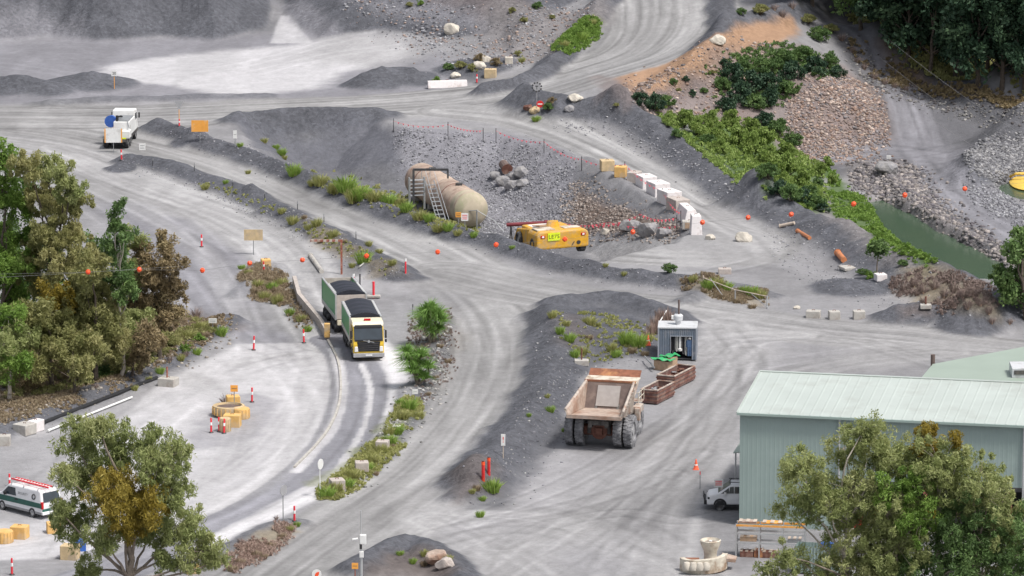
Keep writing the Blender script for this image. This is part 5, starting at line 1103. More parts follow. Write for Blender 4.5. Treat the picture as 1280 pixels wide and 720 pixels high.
def planter():
    a = G(285, 524); t = thing('round_planter', 'round tan planter ring with soil and low green plants on the pale apron', 'planter', a + Vector((0, 1.1, 0)))
    q = MB(); q.lathe([(.95, 0), (1.15, .15), (1.22, .5), (1.18, .8), (1.0, .84), (.95, .62), (.1, .6)], 30); q.build('ring', M_['conctan'], t, smooth=True)
    q = MB()
    for k in range(22): th = k * 2 * math.pi / 22; q.box((1.2 * math.cos(th), 1.2 * math.sin(th), .45), (.09, .09, .55), None)
    q.build('lug', M_['concyel'], t); MB().cyl((0, 0, .6), (0, 0, .68), .95, n=24).build('soil', M_['bedwall'], t)
planter()
def weigh_wall():
    t0 = [(368, 356), (374, 378), (389, 396), (401, 410), (409, 424)]; pts = [G(*p) for p in t0]
    o = pts[0].copy(); t = thing('lane_wall', 'low stained concrete wall along the left side of the truck lane', 'low wall', o)
    q = MB()
    for a, b in zip(pts[:-1], pts[1:]):
        d = (b - a).normalized(); n = Vector((-d.y, d.x, 0)) * .16; a, b = a - o, b - o; up = Vector((0, 0, .75)); lo_ = Vector((0, 0, -.1))
        q.add([a - n + lo_, a + n + lo_, b + n + lo_, b - n + lo_, a - n + up, a + n + up, b + n + up, b - n + up], [(0,1,2,3),(4,5,6,7),(0,1,5,4),(1,2,6,5),(2,3,7,6),(3,0,4,7)])
    q.build('wall', M_['concpink'], t); e = pts[-1] - o; MB().box((e.x, e.y - .1, .5), (.45, .5, 1.1)).build('end_post', M_['concyel'], t, bevel=.03)
    # kerb that carries on down the bend
    k0 = smooth_line([(410,426),(424,458),(424,505),(405,545),(368,585)], 6); pts = [G(*p) for p in k0]; o = pts[0].copy(); q = MB()
    for a, b in zip(pts[:-1], pts[1:]):
        d = (b - a).normalized(); n = Vector((-d.y, d.x, 0)) * .09; a, b = a - o, b - o; up = Vector((0, 0, .12)); lo_ = Vector((0, 0, -.05))
        q.add([a - n + lo_, a + n + lo_, b + n + lo_, b - n + lo_, a - n + up, a + n + up, b + n + up, b - n + up], [(0,1,2,3),(4,5,6,7),(0,1,5,4),(1,2,6,5),(2,3,7,6),(3,0,4,7)])
    tag(q.build('kerb', M_['concrete'], loc=o), kind='structure')
weigh_wall()
def beam(name, lab, cat, p0, p1, r, m, z=.12, sq=False, capm=None):
    a, b = G(*p0), G(*p1); t = thing(name, lab, cat, a + Vector((0, 0, z))); d = b - a
    q = MB(); q.cyl((0, 0, 0), d, r, n=4 if sq else 12); q.build('length', M_[m], t)
    q = MB(); q.cyl(d * -.004, d * .02, r * 1.25, n=10); q.build('collar', M_[capm or m], t)
    return t
beam('white_rail', 'long white rail lying along the road edge below the grove', 'rail', (60, 541), (165, 499), .085, 'white', .15)
beam('drain_pipe', 'black corrugated pipe along the foot of the grove bank', 'pipe', (52, 531), (196, 474), .15, 'black', .1)
beam('rusty_pipe', 'orange rusty pipe lying on the grey slope below the ridge', 'pipe', (997, 291), (1012, 300), .17, 'pipeo', .15)
beam('rusty_pipe', 'short rusty pipe beside the tilted slab on the ridge', 'pipe', (1047, 319), (1055, 328), .26, 'pipeo', .2)
beam('grey_beam', 'grey concrete beam beside the gantry post behind the trailer', 'beam', (388, 322), (402, 342), .2, 'concrete', .15)
beam('timber_log', 'weathered grey log on the slope left of the rusty pipe', 'log', (975, 285), (993, 281), .15, 'palewood', .15)
beam('culvert_pipe', 'rusty black-mouthed pipe end among the pit boulders', 'pipe', (634, 219), (629, 212), .45, 'bedwall', .5, capm='rust')
beam('hose_line', 'pale hose curving over the bank right of the gantry', 'hose', (449, 336), (463, 325), .06, 'hose', .15)
beam('long_pole', 'white sloping pole behind the store shed in the dead reeds', 'pole', (822, 416), (833, 398), .05, 'white', .6)
beam('steel_bar', 'grey steel bar leaning on the bund behind the dump truck', 'bar', (806, 452), (818, 466), .06, 'steel', .4)

# ================================================================ BOLLARDS, CONES, POSTS
def bollard_proto(tall=1.1, m='hired', base=True, r=.06):
    t = thing('traffic_bollard', '', 'bollard', (0, 0, 0))
    MB().cyl((0, 0, .06), (0, 0, tall), r * 1.3, r * 1.1, n=12).build('tube', M_[m], t, smooth=True)
    for z in (tall * .62,): MB().cyl((0, 0, z - .11), (0, 0, z + .11), r * 1.36, n=12).build('reflective_band', M_['band'], t, smooth=True)
    if base: MB().cyl((0, 0, 0), (0, 0, .08), r * 3.2, r * 2.6, n=8).build('base', M_['dark'], t)
    return t
BOL = [(252,309,1.1,'bollard on the pale road right of the brown-leaved tree'), (200,306,1.1,'bollard just above the top of the brown-leaved tree'), (317,438,1.15,'bollard on the apron left of the weighbridge lane, near the grove bank'), (380,429,1.1,'bollard on the apron closest to the truck'),
 (315,503,1.15,'bollard standing alone right of the round planter'), (264,541,1.1,'leftmost bollard in front of the round planter'), (274,540,1.1,'middle bollard in front of the round planter, touching its neighbour'), (280,542,1.1,'bollard in front of the planter touching the tan drum'),
 (15,719,1.15,'bollard at the bottom left corner'), (368,652,1.1,'bollard at the tip of the dry shrub island'), (152,200,1.0,'bollard on the berm end below the service truck'), (12,608,.9,'bollard behind the white van'), (596,104,.9,'bollard between the white barrier and the tan block'),
 (224,158,.7,'short bollard at the foot of the triangular sign'), (330,340,.9,'bollard beside the small yellow box')]
bp = bollard_proto(); bp.name = 'traffic_bollard'
for i, (x, y, h, lb) in enumerate(BOL):
    o = bp if i == 0 else dup(bp); o.location = G(x, y); o.scale = (1, 1, h / 1.1); o.rotation_euler = (R(rng.uniform(-3, 3)), R(rng.uniform(-3, 3)), 0); o['label'] = 'red and white ' + lb; o['group'] = 'red and white bollards'
def post(px, py, h, r, m, name, lab, cat, cap=None, base=None, sq=False, group=None):
    a = G(px, py); t = thing(name, lab, cat, a, group=group); q = MB()
    if sq: q.box((0, 0, h / 2), (2 * r, 2 * r, h))
    else: q.cyl((0, 0, -.1), (0, 0, h), r, n=10)
    q.build('shaft', M_[m], t)
    if base: MB().box((0, 0, .18), base).build('foot_block', M_['concrete'], t, bevel=.04)
    if cap: MB().cyl((0, 0, h - .25), (0, 0, h), r * 1.08, n=10).build('cap', M_[cap], t)
    return t
post(604, 601, 1.35, .12, 'red', 'red_post', 'nearer of two thick red posts beside the grass tuft on the mound', 'post', cap='marker', group='red posts on the mound')
post(611, 594, 1.2, .11, 'red', 'red_post', 'farther of two thick red posts beside the grass tuft on the mound', 'post', cap='marker', group='red posts on the mound')
post(507, 342, 1.25, .07, 'hired', 'pink_marker_post', 'leaning pink marker post at the end of the berm by the haul road', 'marker post', cap='band')
post(467, 373, 1.4, .1, 'hired', 'pink_marker_post', 'thick pink marker post on timber feet right of the trailer', 'marker post', base=(1.1, .5, .2))
post(442, 360, 1.2, .09, 'hired', 'pink_marker_post', 'pink marker post just behind the trailer corner', 'marker post', cap='band')
post(450, 362, 1.3, .06, 'dark', 'black_post', 'thin black post between the two pink posts behind the trailer', 'post', cap='dark')
post(1157, 386, 1.0, .08, 'rust', 'rusty_post', 'rusty post in a white footing on the ridge below the dead shrubs', 'post', base=(.9, .7, .35))
post(727, 456, 1.3, .06, 'rust', 'rusty_post', 'rusty post in a pale footing behind the dump truck', 'post', base=(1.1, .8, .45))
post(516, 394, .9, .04, 'steel', 'marker_stake', 'thin grey stake left of the tall spiky plant', 'stake', cap='dark')
post(875, 612, 1.3, .03, 'steel', 'marker_stake', 'thin stake with pink tip in front of the white ute', 'stake', cap='hired')
for i, (x, y, lb) in enumerate([(191,208,'first'), (243,214,'second'), (291,235,'third'), (331,250,'fourth'), (372,262,'fifth'), (405,278,'sixth'), (445,300,'seventh')]):
    post(x, y, .75, .035, 'dark', 'berm_stake', 'thin dark stake on the upper left berm, %s from its left end' % lb, 'stake', cap='steel', group='stakes on the upper left berm')
def cone(px, py, h, lab):
    t = thing('traffic_cone', lab, 'traffic cone', G(px, py)); MB().lathe([(.19 * h / .7, .03), (.12 * h / .7, h * .4), (.04, h), (.02, h)], 16).build('cone', M_['cone'], t, smooth=True)
    MB().box((0, 0, .02), (.42, .42, .05)).build('base', M_['cone'], t); MB().lathe([(.122 * h / .7, h * .42), (.085 * h / .7, h * .62)], 16).build('band', M_['band'], t)
cone(870, 587, .75, 'small traffic cone alone on the yard near the white ute')
cone(810, 432, .85, 'traffic cone in the weeds left of the store shed')

# ================================================================ SIGNS
def sign(px, py, hp, w, h, m, name, lab, shape='rect', back=None, rz=0, postm='steel', drop=0, cat='sign', decor=None, pr=.035):
    """py = the foot of the post; hp = height of the sign's middle"""
    a = G(px, py); t = thing(name, lab, cat, a, rz); MB().cyl((0, 0, -.1), (0, 0, hp + h * .3), pr, n=8).build('post', M_[postm], t); q = MB()
    if shape == 'rect': q.box((0, -.06, hp), (w, .04, h))
    elif shape == 'tri': q.prism([(-w / 2, hp + h / 2), (w / 2, hp + h / 2), (0, hp - h / 2)], -.08, -.04, 'y')
    elif shape == 'round': q.prism([(w / 2 * math.cos(k * math.pi / 14), hp + w / 2 * math.sin(k * math.pi / 14)) for k in range(28)], -.08, -.04, 'y')
    o = q.build('board', M_[m], t)
    if decor: decor(o, hp, w, h)
    return t
def lines(n, m='grey', pad=.15):
    def f(o, hp, w, h):
        for k in range(n): z = hp + h * (.5 - pad - (k + .5) * (1 - 2 * pad) / n); MB().box((0, -.085, z), (w * .7, .012, h * .07)).build('line', M_[m], o)
    return f
def glyph(s, m, size):
    return lambda o, hp, w, h: text('lettering', s, size, M_[m], o, (0, -.09, hp), FRONT)
def frame_bits(o, hp, w, h):
    for x in (-w * .28, w * .28): MB().box((x, -.035 + .0, hp), (.05, .05, h)).build('brace', M_['steel'], o)
sign(142, 191, 1.65, 1.65, 1.35, 'white', 'panel_sign', 'large white panel sign with orange ends in front of the service truck', decor=lambda o, hp, w, h: [MB().box((s * w * .47, -.085, hp), (w * .07, .012, h)).build('end_strip', M_['orange'], o) for s in (-1, 1)])
sign(250, 178, 1.55, 1.6, 1.1, 'orange', 'orange_panel_sign', 'plain orange panel sign on the dark berm beside the far road', decor=frame_bits)
sign(317, 319, 1.75, 1.6, .95, 'conctan', 'tan_panel_sign', 'plain tan panel sign above the lane, left of the gantry', decor=frame_bits)
sign(178, 188, .35, .6, .65, 'white', 'low_white_sign', 'low white sign standing on the road right of the service truck', decor=lines(2, 'steel'))
sign(224, 158, 2.05, .95, .85, 'signgrey', 'give_way_sign', 'grey back of a triangular sign on a tall orange post by the far road', shape='tri', postm='orange')
sign(143, 111, 1.55, .55, .55, 'white', 'speed_sign', 'small square white sign in front of the dark stockpile, on an orange post', postm='orange', decor=glyph('20', 'dark', .38))
sign(294, 184, 1.2, .35, .75, 'white', 'narrow_white_sign', 'narrow white sign on the weedy bank right of the orange panel', decor=lines(1))
sign(573, 284, 1.1, .5, .45, 'orange', 'orange_notice', 'small orange notice in front of the near tank', decor=lines(2, 'dark'))
sign(581, 286, 1.05, .62, .68, 'white', 'white_notice', 'white notice with pink print in front of the near tank', decor=lines(3, 'hired'))
sign(266, 413, .8, .65, .38, 'white', 'white_notice_board', 'small white notice at the foot of the leafless shrub by the grove', decor=lines(2, 'steel'))
sign(519, 505, .95, .42, .36, 'white', 'plant_sign', 'small white sign below the lower spiky plant', decor=lines(1))
sign(400, 622, 2.4, .75, .8, 'white', 'round_white_sign', 'round white sign turned edge-on, on a tall white post by the grassy strip', shape='round', rz=R(62), postm='white')
sign(354, 652, 2.2, .75, .8, 'signgrey', 'round_grey_sign', 'round grey sign turned edge-on above the dry shrub island', shape='round', rz=R(55))
sign(629, 573, 1.35, .3, .85, 'white', 'tall_narrow_sign', 'narrow white sign with red print on the mound above the red posts', decor=glyph('!', 'red', .6), postm='palewood')
sign(396, 733, .85, .62, .6, 'white', 'round_warning_sign', 'round white sign with an orange-red flame shape at the bottom edge', shape='round', decor=lambda o, hp, w, h: MB().prism([(-.12, hp - .14), (.05, hp - .17), (.15, hp - .02), (.17, hp + .16), (.02, hp + .13), (-.1, hp + .02)], -.1, -.086, 'y').build('flame', M_['marker'], o))
sign(444, 740, 1.75, .42, .4, 'orange', 'amber_sign', 'small amber sign on a rusty post left of the camera pole', postm='rustpole', decor=lines(1, 'bedwall'))
sign(293, 514, 1.75, .55, .5, 'orange', 'amber_square_sign', 'small square amber sign rising above the round planter', decor=lines(1, 'bedwall'))
sign(675, 143, .95, .68, .6, 'red', 'no_entry_sign', 'round red no-entry sign with a white bar beside the upper road', shape='round', decor=lambda o, hp, w, h: MB().box((0, -.09, hp), (w * .66, .012, w * .18)).build('bar', M_['white'], o))
sign(1111, 203, .55, .45, .32, 'white', 'small_white_board', 'tiny white board on the lower quarry track above the big boulder', decor=lines(1, 'steel'))
def ringsign():
    a = G(671, 140); t = thing('ring_sign', 'round sign with a black and white dashed ring beside the upper road', 'sign', a)
    MB().cyl((0, 0, -.1), (0, 0, 2.0), .03, n=8).build('post', M_['signgrey'], t)
    for k in range(10):
        a0 = k * math.pi / 5; q = MB(); vs = []
        for r in (.36, .52):
            for j in range(4): th = a0 + j * .13; vs.append((r * math.cos(th), -.04, 2.45 + r * math.sin(th)))
        vs2 = [(x, -.08, z) for x, y, z in vs]; q.add(vs + vs2, [(0,1,5,4),(1,2,6,5),(2,3,7,6),(8,9,13,12),(9,10,14,13),(10,11,15,14),(0,4,12,8),(3,7,15,11),(0,1,9,8),(1,2,10,9),(2,3,11,10),(4,5,13,12),(5,6,14,13),(6,7,15,14)]); q.build('dash', M_['dark'], t)
    MB().prism([(.36 * math.cos(k * math.pi / 14), 2.45 + .36 * math.sin(k * math.pi / 14)) for k in range(28)], -.06, -.03, 'y').build('disc', M_['signgrey'], t)
    q = MB(); q.box((0, -.065, 2.55), (.3, .02, .09)); q.box((0, -.065, 2.38), (.06, .02, .3)); q.build('symbol', M_['dark'], t)
ringsign()
def utesign():
    a = G(902, 637); t = thing('yard_sign', 'white sign with red print on a white post in front of the white ute', 'sign', a)
    MB().box((0, 0, .95), (.14, .14, 1.9)).build('post', M_['concpink'], t); o = MB().box((-.22, -.1, 1.9), (.62, .04, .55)).build('board', M_['white'], t)
    for k in range(3): MB().box((-.22, -.125, 2.05 - k * .13), (.46, .012, .05)).build('line', M_['hired'], o)
utesign()
def campole():
    a = G(452, 775); t = thing('camera_pole', 'thin white pole with camera boxes at the bottom of the haul road', 'camera pole', a)
    MB().cyl((0, 0, 0), (0, 0, 4.6), .09, n=10).build('lower_pole', M_['alu'], t); MB().cyl((0, 0, 4.6), (0, 0, 7.2), .035, n=8).build('mast', M_['alu'], t)
    MB().box((.12, -.1, 5.35), (.42, .3, .62)).build('cabinet', M_['white'], t, bevel=.04); MB().box((-.02, -.02, 5.0), (.16, .2, .6)).build('bracket', M_['dark'], t)
    MB().cyl((-.55, -.1, 5.32), (-.2, -.1, 5.38), .08, n=10).build('camera', M_['white'], t); MB().box((.02, -.1, 4.35), (.28, .24, .4)).build('junction_box', M_['white'], t, bevel=.03)
    MB().cyl((.0, -.1, 5.0), (.0, -.1, 4.8), .06, n=8).build('sensor', M_['dark'], t)
campole()

# ================================================================ FENCES AND BUNTING
def pipefence():
    pts = [G(879, 361), G(919, 377), G(959, 386)]; t = thing('pipe_fence', 'low pale pipe fence with a hanging gate rail along the dry weeds', 'fence', pts[0])
    L = [(p - pts[0]) for p in pts]
    for v, h in ((L[0], 1.1), (L[1], 1.0), (L[2], 1.05)): MB().cyl(v, v + Vector((0, 0, h)), .06, n=8).build('post', M_['palewood'] if h > 1.06 else M_['alu'], t)
    MB().tube([L[0] + Vector((0, 0, .9)), L[1] + Vector((0, 0, .98)), L[2] + Vector((0, 0, 1.0))], .045).build('top_rail', M_['palewood'], t)
    MB().tube([L[0] * .4 + L[1] * .0 + Vector((.6, -.2, .85)), L[1] * .6 + Vector((0, 0, .1))], .03).build('brace', M_['alu'], t); MB().tube([L[1] * .5 + L[2] * .5 + Vector((0, 0, .95)), L[2] + Vector((.1, -.2, .05))], .03).build('brace', M_['alu'], t)
pipefence()
def bunting(posts, lab, h=1.1, n=26, wirem='wire', size=.12):
    P_ = [G(*p) for p in posts]; o = P_[0]; t = thing('bunting_line', lab, 'bunting', o); top = []
    for p in P_: MB().cyl(p - o + Vector((0, 0, -.1)), p - o + Vector((0, 0, h + .25)), .035, n=6).build('stake', M_['dark'], t); top.append(p - o + Vector((0, 0, h)))
    line = []
    for a, b in zip(top[:-1], top[1:]):
        k = max(3, int(n / (len(top) - 1)))
        for i in range(k): f = i / k; v = a.lerp(b, f); v.z -= .35 * 4 * f * (1 - f) * min(1, (b - a).length / 6); line.append(v)
    line.append(top[-1]); MB().tube(line, .012, 4).build('cord', M_['bunting'], t)
    fl = MB().add([(-size, 0, 0), (size, 0, 0), (0, .01, -size * 2), (-size, .02, 0), (size, .02, 0)], [(0, 1, 2), (3, 2, 4), (0, 3, 4, 1), (0, 2, 3), (1, 4, 2)]).build('flag', M_['bunting'], t)
    fl.location = line[1]
    for v in line[2:-1]: e = fl.copy(); COL.objects.link(e); e.parent = t; e.location = v; e.rotation_euler.z = rng.uniform(-.6, .6)
bunting([(492, 166), (560, 170), (604, 178)], 'pink bunting line at the upper left rim of the pit', n=22, size=.09)
bunting([(620, 178), (680, 192), (727, 214)], 'pink bunting line along the rim beyond the pit boulders', n=22, size=.09)
bunting([(727, 214), (781, 220), (828, 254), (851, 283)], 'pink bunting line following the white barrier blocks', n=27, size=.09)
bunting([(693, 290), (760, 292), (850, 296)], 'pink bunting strung low across the pit mouth, front line', h=1.0, n=28)
bunting([(735, 300), (800, 286), (846, 290)], 'pink bunting strung across the pit mouth, back line', h=1.3, n=20)
def boom():
    z = -5.2; P0 = [Vector((*[float(v) for v in P(x, y, z + dz)], z + dz)) for x, y, dz in ((1240,218,.9),(1246,221,.5),(1252,222,.35),(1258,224,.15),(1264,220,.5),(1270,217,1.0),(1290,217,1.0),(1310,219,.8))]
    o = P0[0]; t = thing('pond_boom', 'yellow pipe line with floats at the edge of the far pond', 'floating pipe', o)
    MB().tube([p - o for p in P0], .13, 8).build('pipe', M_['pipey'], t, smooth=True); c = Vector((*[float(v) for v in P(1280, 231, z)], z)) - o
    MB().lathe([(.3, -.2), (1.2, -.1), (1.4, .15), (1.1, .35), (.3, .42)], 20, Matrix.Translation(c) @ Matrix.Diagonal((1.0, 2.6, 1.0, 1.0))).build('float', M_['pipey'], t, smooth=True)
boom()

# ================================================================ OVERHEAD LINES
def wpt(px, py, Y):
    dx, dy, dz = [float(q) for q in ray(px, py)]; t = Y / dy; return Vector((dx * t, Y, CAMH + dz * t))
def lines_over():
    MK = [(110,340),(174,337),(253,338),(312,329),(378,325),(458,320),(547,315),(620,306),(706,299),(791,290),(878,278),(935,272),(989,268),(1067,255),(1131,244),(1206,236)]
    wp = [wpt(-60, 344, 330)] + [wpt(x, y, 330) for x, y in MK] + [wpt(1340, 222, 330)]
    o = wp[0]; t = thing('marker_cable', 'thin overhead cable with red markers crossing the whole quarry', 'cable', o)
    MB().tube([p - o for p in wp], .007, 4).build('strand', M_['wireblk'], t)
    w2 = [wpt(-60, 350, 331), wpt(100, 341, 331), wpt(222, 333, 331)]
    t2 = thing('plain_cable', 'short plain overhead cable just below the marker cable at the left', 'cable', w2[0]); MB().tube([p - w2[0] for p in w2], .010, 4).build('strand', M_['wireblk'], t2)
    b = MB().lathe([(.02, -.15), (.11, -.12), (.155, 0), (.11, .12), (.02, .15)], 12); m0 = b.build('marker_ball', M_['marker'], t, smooth=True); m0.location = wp[1] - o
    for p in wp[2:-1]: e = m0.copy(); COL.objects.link(e); e.parent = t; e.location = p - o; e.rotation_euler = (rng.uniform(0, 1), rng.uniform(0, 1), 0)
    for k, (a, b_) in enumerate((((1050, -4), (1300, 182)), ((1038, 18), (1290, 204)), ((1030, 45), (1290, 226)))):
        A, B = wpt(*a, 600), wpt(*b_, 480); tt = thing('power_line', ('upper', 'middle', 'lower')[k] + ' of three thin wires slanting over the forest edge at top right', 'wire', A)
        pts = [A.lerp(B, f / 12) - A - Vector((0, 0, .8 * 4 * (f / 12) * (1 - f / 12))) for f in range(13)]; MB().tube(pts, .011, 4).build('strand', M_['wire'], tt)
lines_over()
# ================================================================ LOOSE STONE
_ph = (1 + 5 ** .5) / 2
ICO_V = np.array([(-1,_ph,0),(1,_ph,0),(-1,-_ph,0),(1,-_ph,0),(0,-1,_ph),(0,1,_ph),(0,-1,-_ph),(0,1,-_ph),(_ph,0,-1),(_ph,0,1),(-_ph,0,-1),(-_ph,0,1)]) / math.sqrt(1 + _ph * _ph)
ICO_F = np.array([(0,11,5),(0,5,1),(0,1,7),(0,7,10),(0,10,11),(1,5,9),(5,11,4),(11,10,2),(10,7,6),(7,1,8),(3,9,4),(3,4,2),(3,2,6),(3,6,8),(3,8,9),(4,9,5),(2,4,11),(6,2,10),(8,6,7),(9,8,1)])
def tone_mat(name, rough=.9, bump=0.5):
    m, n, b = new_mat(name); L = n.links; at = n.nodes.new('ShaderNodeAttribute'); at.attribute_name = 'tone'
    ge = n.nodes.new('ShaderNodeNewGeometry'); no = n.nodes.new('ShaderNodeTexNoise'); no.inputs['Scale'].default_value = 5; no.inputs['Detail'].default_value = 5; L.new(ge.outputs['Position'], no.inputs['Vector'])
    mr = n.nodes.new('ShaderNodeMapRange'); mr.inputs[1].default_value = .3; mr.inputs[2].default_value = .7; mr.inputs[3].default_value = .75; mr.inputs[4].default_value = 1.25; L.new(no.outputs['Fac'], mr.inputs[0])
    mu = n.nodes.new('ShaderNodeMix'); mu.data_type = 'RGBA'; mu.blend_type = 'MULTIPLY'; mu.inputs[0].default_value = 1; L.new(at.outputs['Color'], mu.inputs[6]); L.new(mr.outputs[0], mu.inputs[7]); L.new(mu.outputs[2], b.inputs['Base Color'])
    b.inputs['Roughness'].default_value = rough; b.inputs['Specular IOR Level'].default_value = .2; return m
STONE_M = tone_mat('loose_stone')
def stones(name, pix, n, s0, s1, cols, flat=.7, power=2.2, seed=1, edge=1.0):
    r = np.random.default_rng(seed); pts = [tuple(G(a, b)[:2]) for a, b in pix]; a = np.array(pts); X = []; Y = []
    cnt = 0
    while cnt < n:
        x = r.uniform(a[:, 0].min(), a[:, 0].max(), n * 2); y = r.uniform(a[:, 1].min(), a[:, 1].max(), n * 2)
        k = (poly_sdf(x, y, pts) + .8 * r.normal(size=n * 2) * edge > 0) & (fbm(x * .25, y * .25, seed + 5, 3) + r.uniform(-.6, .6, n * 2) > -.35); X.append(x[k]); Y.append(y[k]); cnt += k.sum()
    X = np.concatenate(X)[:n]; Y = np.concatenate(Y)[:n]; Z = zat(X, Y); S = s0 + (s1 - s0) * r.uniform(0, 1, n) ** power
    V = ICO_V[None] * r.uniform(.62, 1.1, (n, 12, 1)) * (S[:, None, None] * np.stack([r.uniform(.7, 1.3, n), r.uniform(.7, 1.3, n), r.uniform(.45, .95, n) * flat / .7], -1)[:, None, :])
    th = r.uniform(0, 6.28, n); c, s_ = np.cos(th)[:, None], np.sin(th)[:, None]; ti = r.uniform(-.5, .5, n)[:, None]
    x, y, z = V[..., 0], V[..., 1], V[..., 2]; y, z = y * np.cos(ti) - z * np.sin(ti), y * np.sin(ti) + z * np.cos(ti); V = np.stack([x * c - y * s_, x * s_ + y * c, z], -1) + np.stack([X, Y, Z + S * .15], -1)[:, None]
    F = (ICO_F[None] + (np.arange(n) * 12)[:, None, None]).reshape(-1, 3)
    cc = np.array(cols)[r.integers(0, len(cols), n)] * r.uniform(.65, 1.35, (n, 1)); ca = np.ones((n, 12, 4)); ca[..., :3] = cc[:, None]
    o = link(name, mesh_np(name, V.reshape(-1, 3), F, STONE_M, {'tone': ca.reshape(-1, 4)})); tag(o, kind='stuff'); return o
GREY = [(.25,.25,.27), (.21,.21,.23), (.31,.31,.325), (.17,.17,.185)]; PINK = [(.30,.235,.205), (.24,.19,.175), (.38,.31,.27), (.19,.175,.18), (.26,.18,.145)]
stones('pit_gravel', [(492,163),(560,168),(640,174),(700,192),(722,215),(716,290),(610,296),(560,240),(505,220)], 15000, .04, .17, GREY, seed=2, power=3.5)
stones('pit_rubble', [(720,225),(760,262),(850,285),(850,296),(730,296),(700,270)], 2600, .04, .2, [(.25,.21,.19), (.2,.17,.155), (.3,.26,.235)], seed=3)
stones('slope_rubble', [(980,122),(1010,110),(1058,95),(1104,130),(1112,160),(1050,192),(990,196)], 8500, .04, .26, PINK, seed=4, power=3, edge=2.6)
stones('slope_rubble', [(780,106),(850,86),(960,54),(975,90),(900,140),(840,150),(790,128)], 2200, .05, .28, PINK, seed=14, power=3.5, edge=2.6)
stones('pond_rubble', [(1060,206),(1130,200),(1165,250),(1275,335),(1250,342),(1195,300),(1140,268),(1095,252),(1062,228)], 6500, .06, .34, [(.22,.2,.195), (.17,.16,.165), (.29,.26,.245), (.13,.12,.13)], seed=5, power=3.5, edge=1.3)
stones('bank_rubble', [(1205,200),(1235,182),(1290,170),(1290,228),(1245,232),(1215,222)], 6500, .05, .26, [(.17,.17,.18), (.21,.21,.22), (.26,.255,.26), (.12,.12,.13)], seed=6, power=3, edge=1.3)
stones('bank_rubble', [(1203,222),(1240,234),(1290,264),(1290,292),(1225,255)], 1500, .05, .22, GREY, seed=16)
stones('hill_rubble', [(430,4),(520,2),(560,20),(620,40),(700,10),(745,5),(700,50),(650,85),(560,70),(500,36)], 2600, .05, .26, GREY + PINK[:2], seed=7, power=3.5, edge=2.6)
stones('ridge_stone', [(690,150),(760,152),(860,185),(935,235),(930,250),(850,205),(760,170),(690,160)], 600, .04, .17, GREY, seed=8)
stones('ridge_stone', [(955,250),(1060,290),(1190,370),(1240,400),(1150,400),(1040,370),(960,320)], 800, .04, .14, GREY, seed=9)
stones('mound_stone', [(690,390),(850,400),(820,440),(720,480),(700,560),(640,630),(575,635),(650,535)], 1000, .03, .13, [(.2,.2,.22), (.14,.14,.16), (.3,.3,.3)], seed=10)
stones('berm_stone', [(200,166),(330,208),(520,286),(620,310),(720,342),(860,362),(860,350),(700,325),(520,268),(330,190)], 1300, .03, .13, [(.2,.2,.23), (.15,.15,.17), (.28,.28,.3)], seed=11)
stones('berm_stone', [(150,196),(300,240),(440,306),(505,345),(480,352),(370,290),(220,224)], 900, .03, .12, [(.2,.2,.23), (.28,.28,.28)], seed=12)
stones('forest_edge_rubble', [(1045,40),(1110,90),(1200,128),(1290,140),(1290,160),(1180,140),(1090,108)], 1300, .05, .26, [(.17,.165,.165), (.26,.25,.24), (.11,.1,.1)], seed=13, power=3.5)
stones('grove_edge_stone', [(230,405),(290,395),(300,415),(240,450),(60,525),(0,545),(0,520),(120,480)], 900, .04, .22, [(.3,.27,.24), (.2,.18,.16)], seed=15)
stones('strip_stone', [(500,520),(515,500),(540,430),(565,400),(560,460),(520,520),(450,600),(415,622)], 1100, .04, .2, [(.34,.33,.32), (.2,.2,.2)], seed=17)
def boulder(px, py, r, m, lab, grp=None, sd=0):
    rr = np.random.default_rng(sd + int(px)); a = G(px, py); bm = bmesh.new(); bmesh.ops.create_icosphere(bm, subdivisions=3, radius=1)
    cuts = [Vector(rr.normal(size=3)).normalized() for _ in range(9)]; dd = rr.uniform(.62, .85, 9)
    for v in bm.verts:
        for c, d in zip(cuts, dd):
            t = v.co.dot(c)
            if t > d: v.co -= c * (t - d)
        v.co *= 1 + .05 * math.sin(v.co.x * 9 + v.co.y * 7)
        v.co = Vector((v.co.x * r * 1.15, v.co.y * r, v.co.z * r * .8))
    me = bpy.data.meshes.new('boulder'); bm.to_mesh(me); bm.free(); me.materials.append(M_[m]); o = link('boulder', me, None, a + Vector((0, r * .6, r * .45))); tag(o, lab, 'boulder', grp)
boulder(1110, 219, 1.15, 'boulder', 'largest grey boulder alone above the near pond')
gr_ = 'grey boulders on the pit floor'
for k, (x, y, r, lb) in enumerate(((620, 224, .62, 'leftmost grey boulder beside the rusty pipe end'), (629, 232, .75, 'grey boulder directly below the rusty pipe end'), (641, 226, .6, 'grey boulder right of the rusty pipe end'), (640, 237, .7, 'lowest grey boulder of the pit cluster'), (652, 222, .8, 'tallest grey boulder at the upper right of the pit cluster'), (654, 234, .65, 'rightmost pale boulder of the pit cluster'))): boulder(x, y, r, 'boulder', lb, gr_, k)
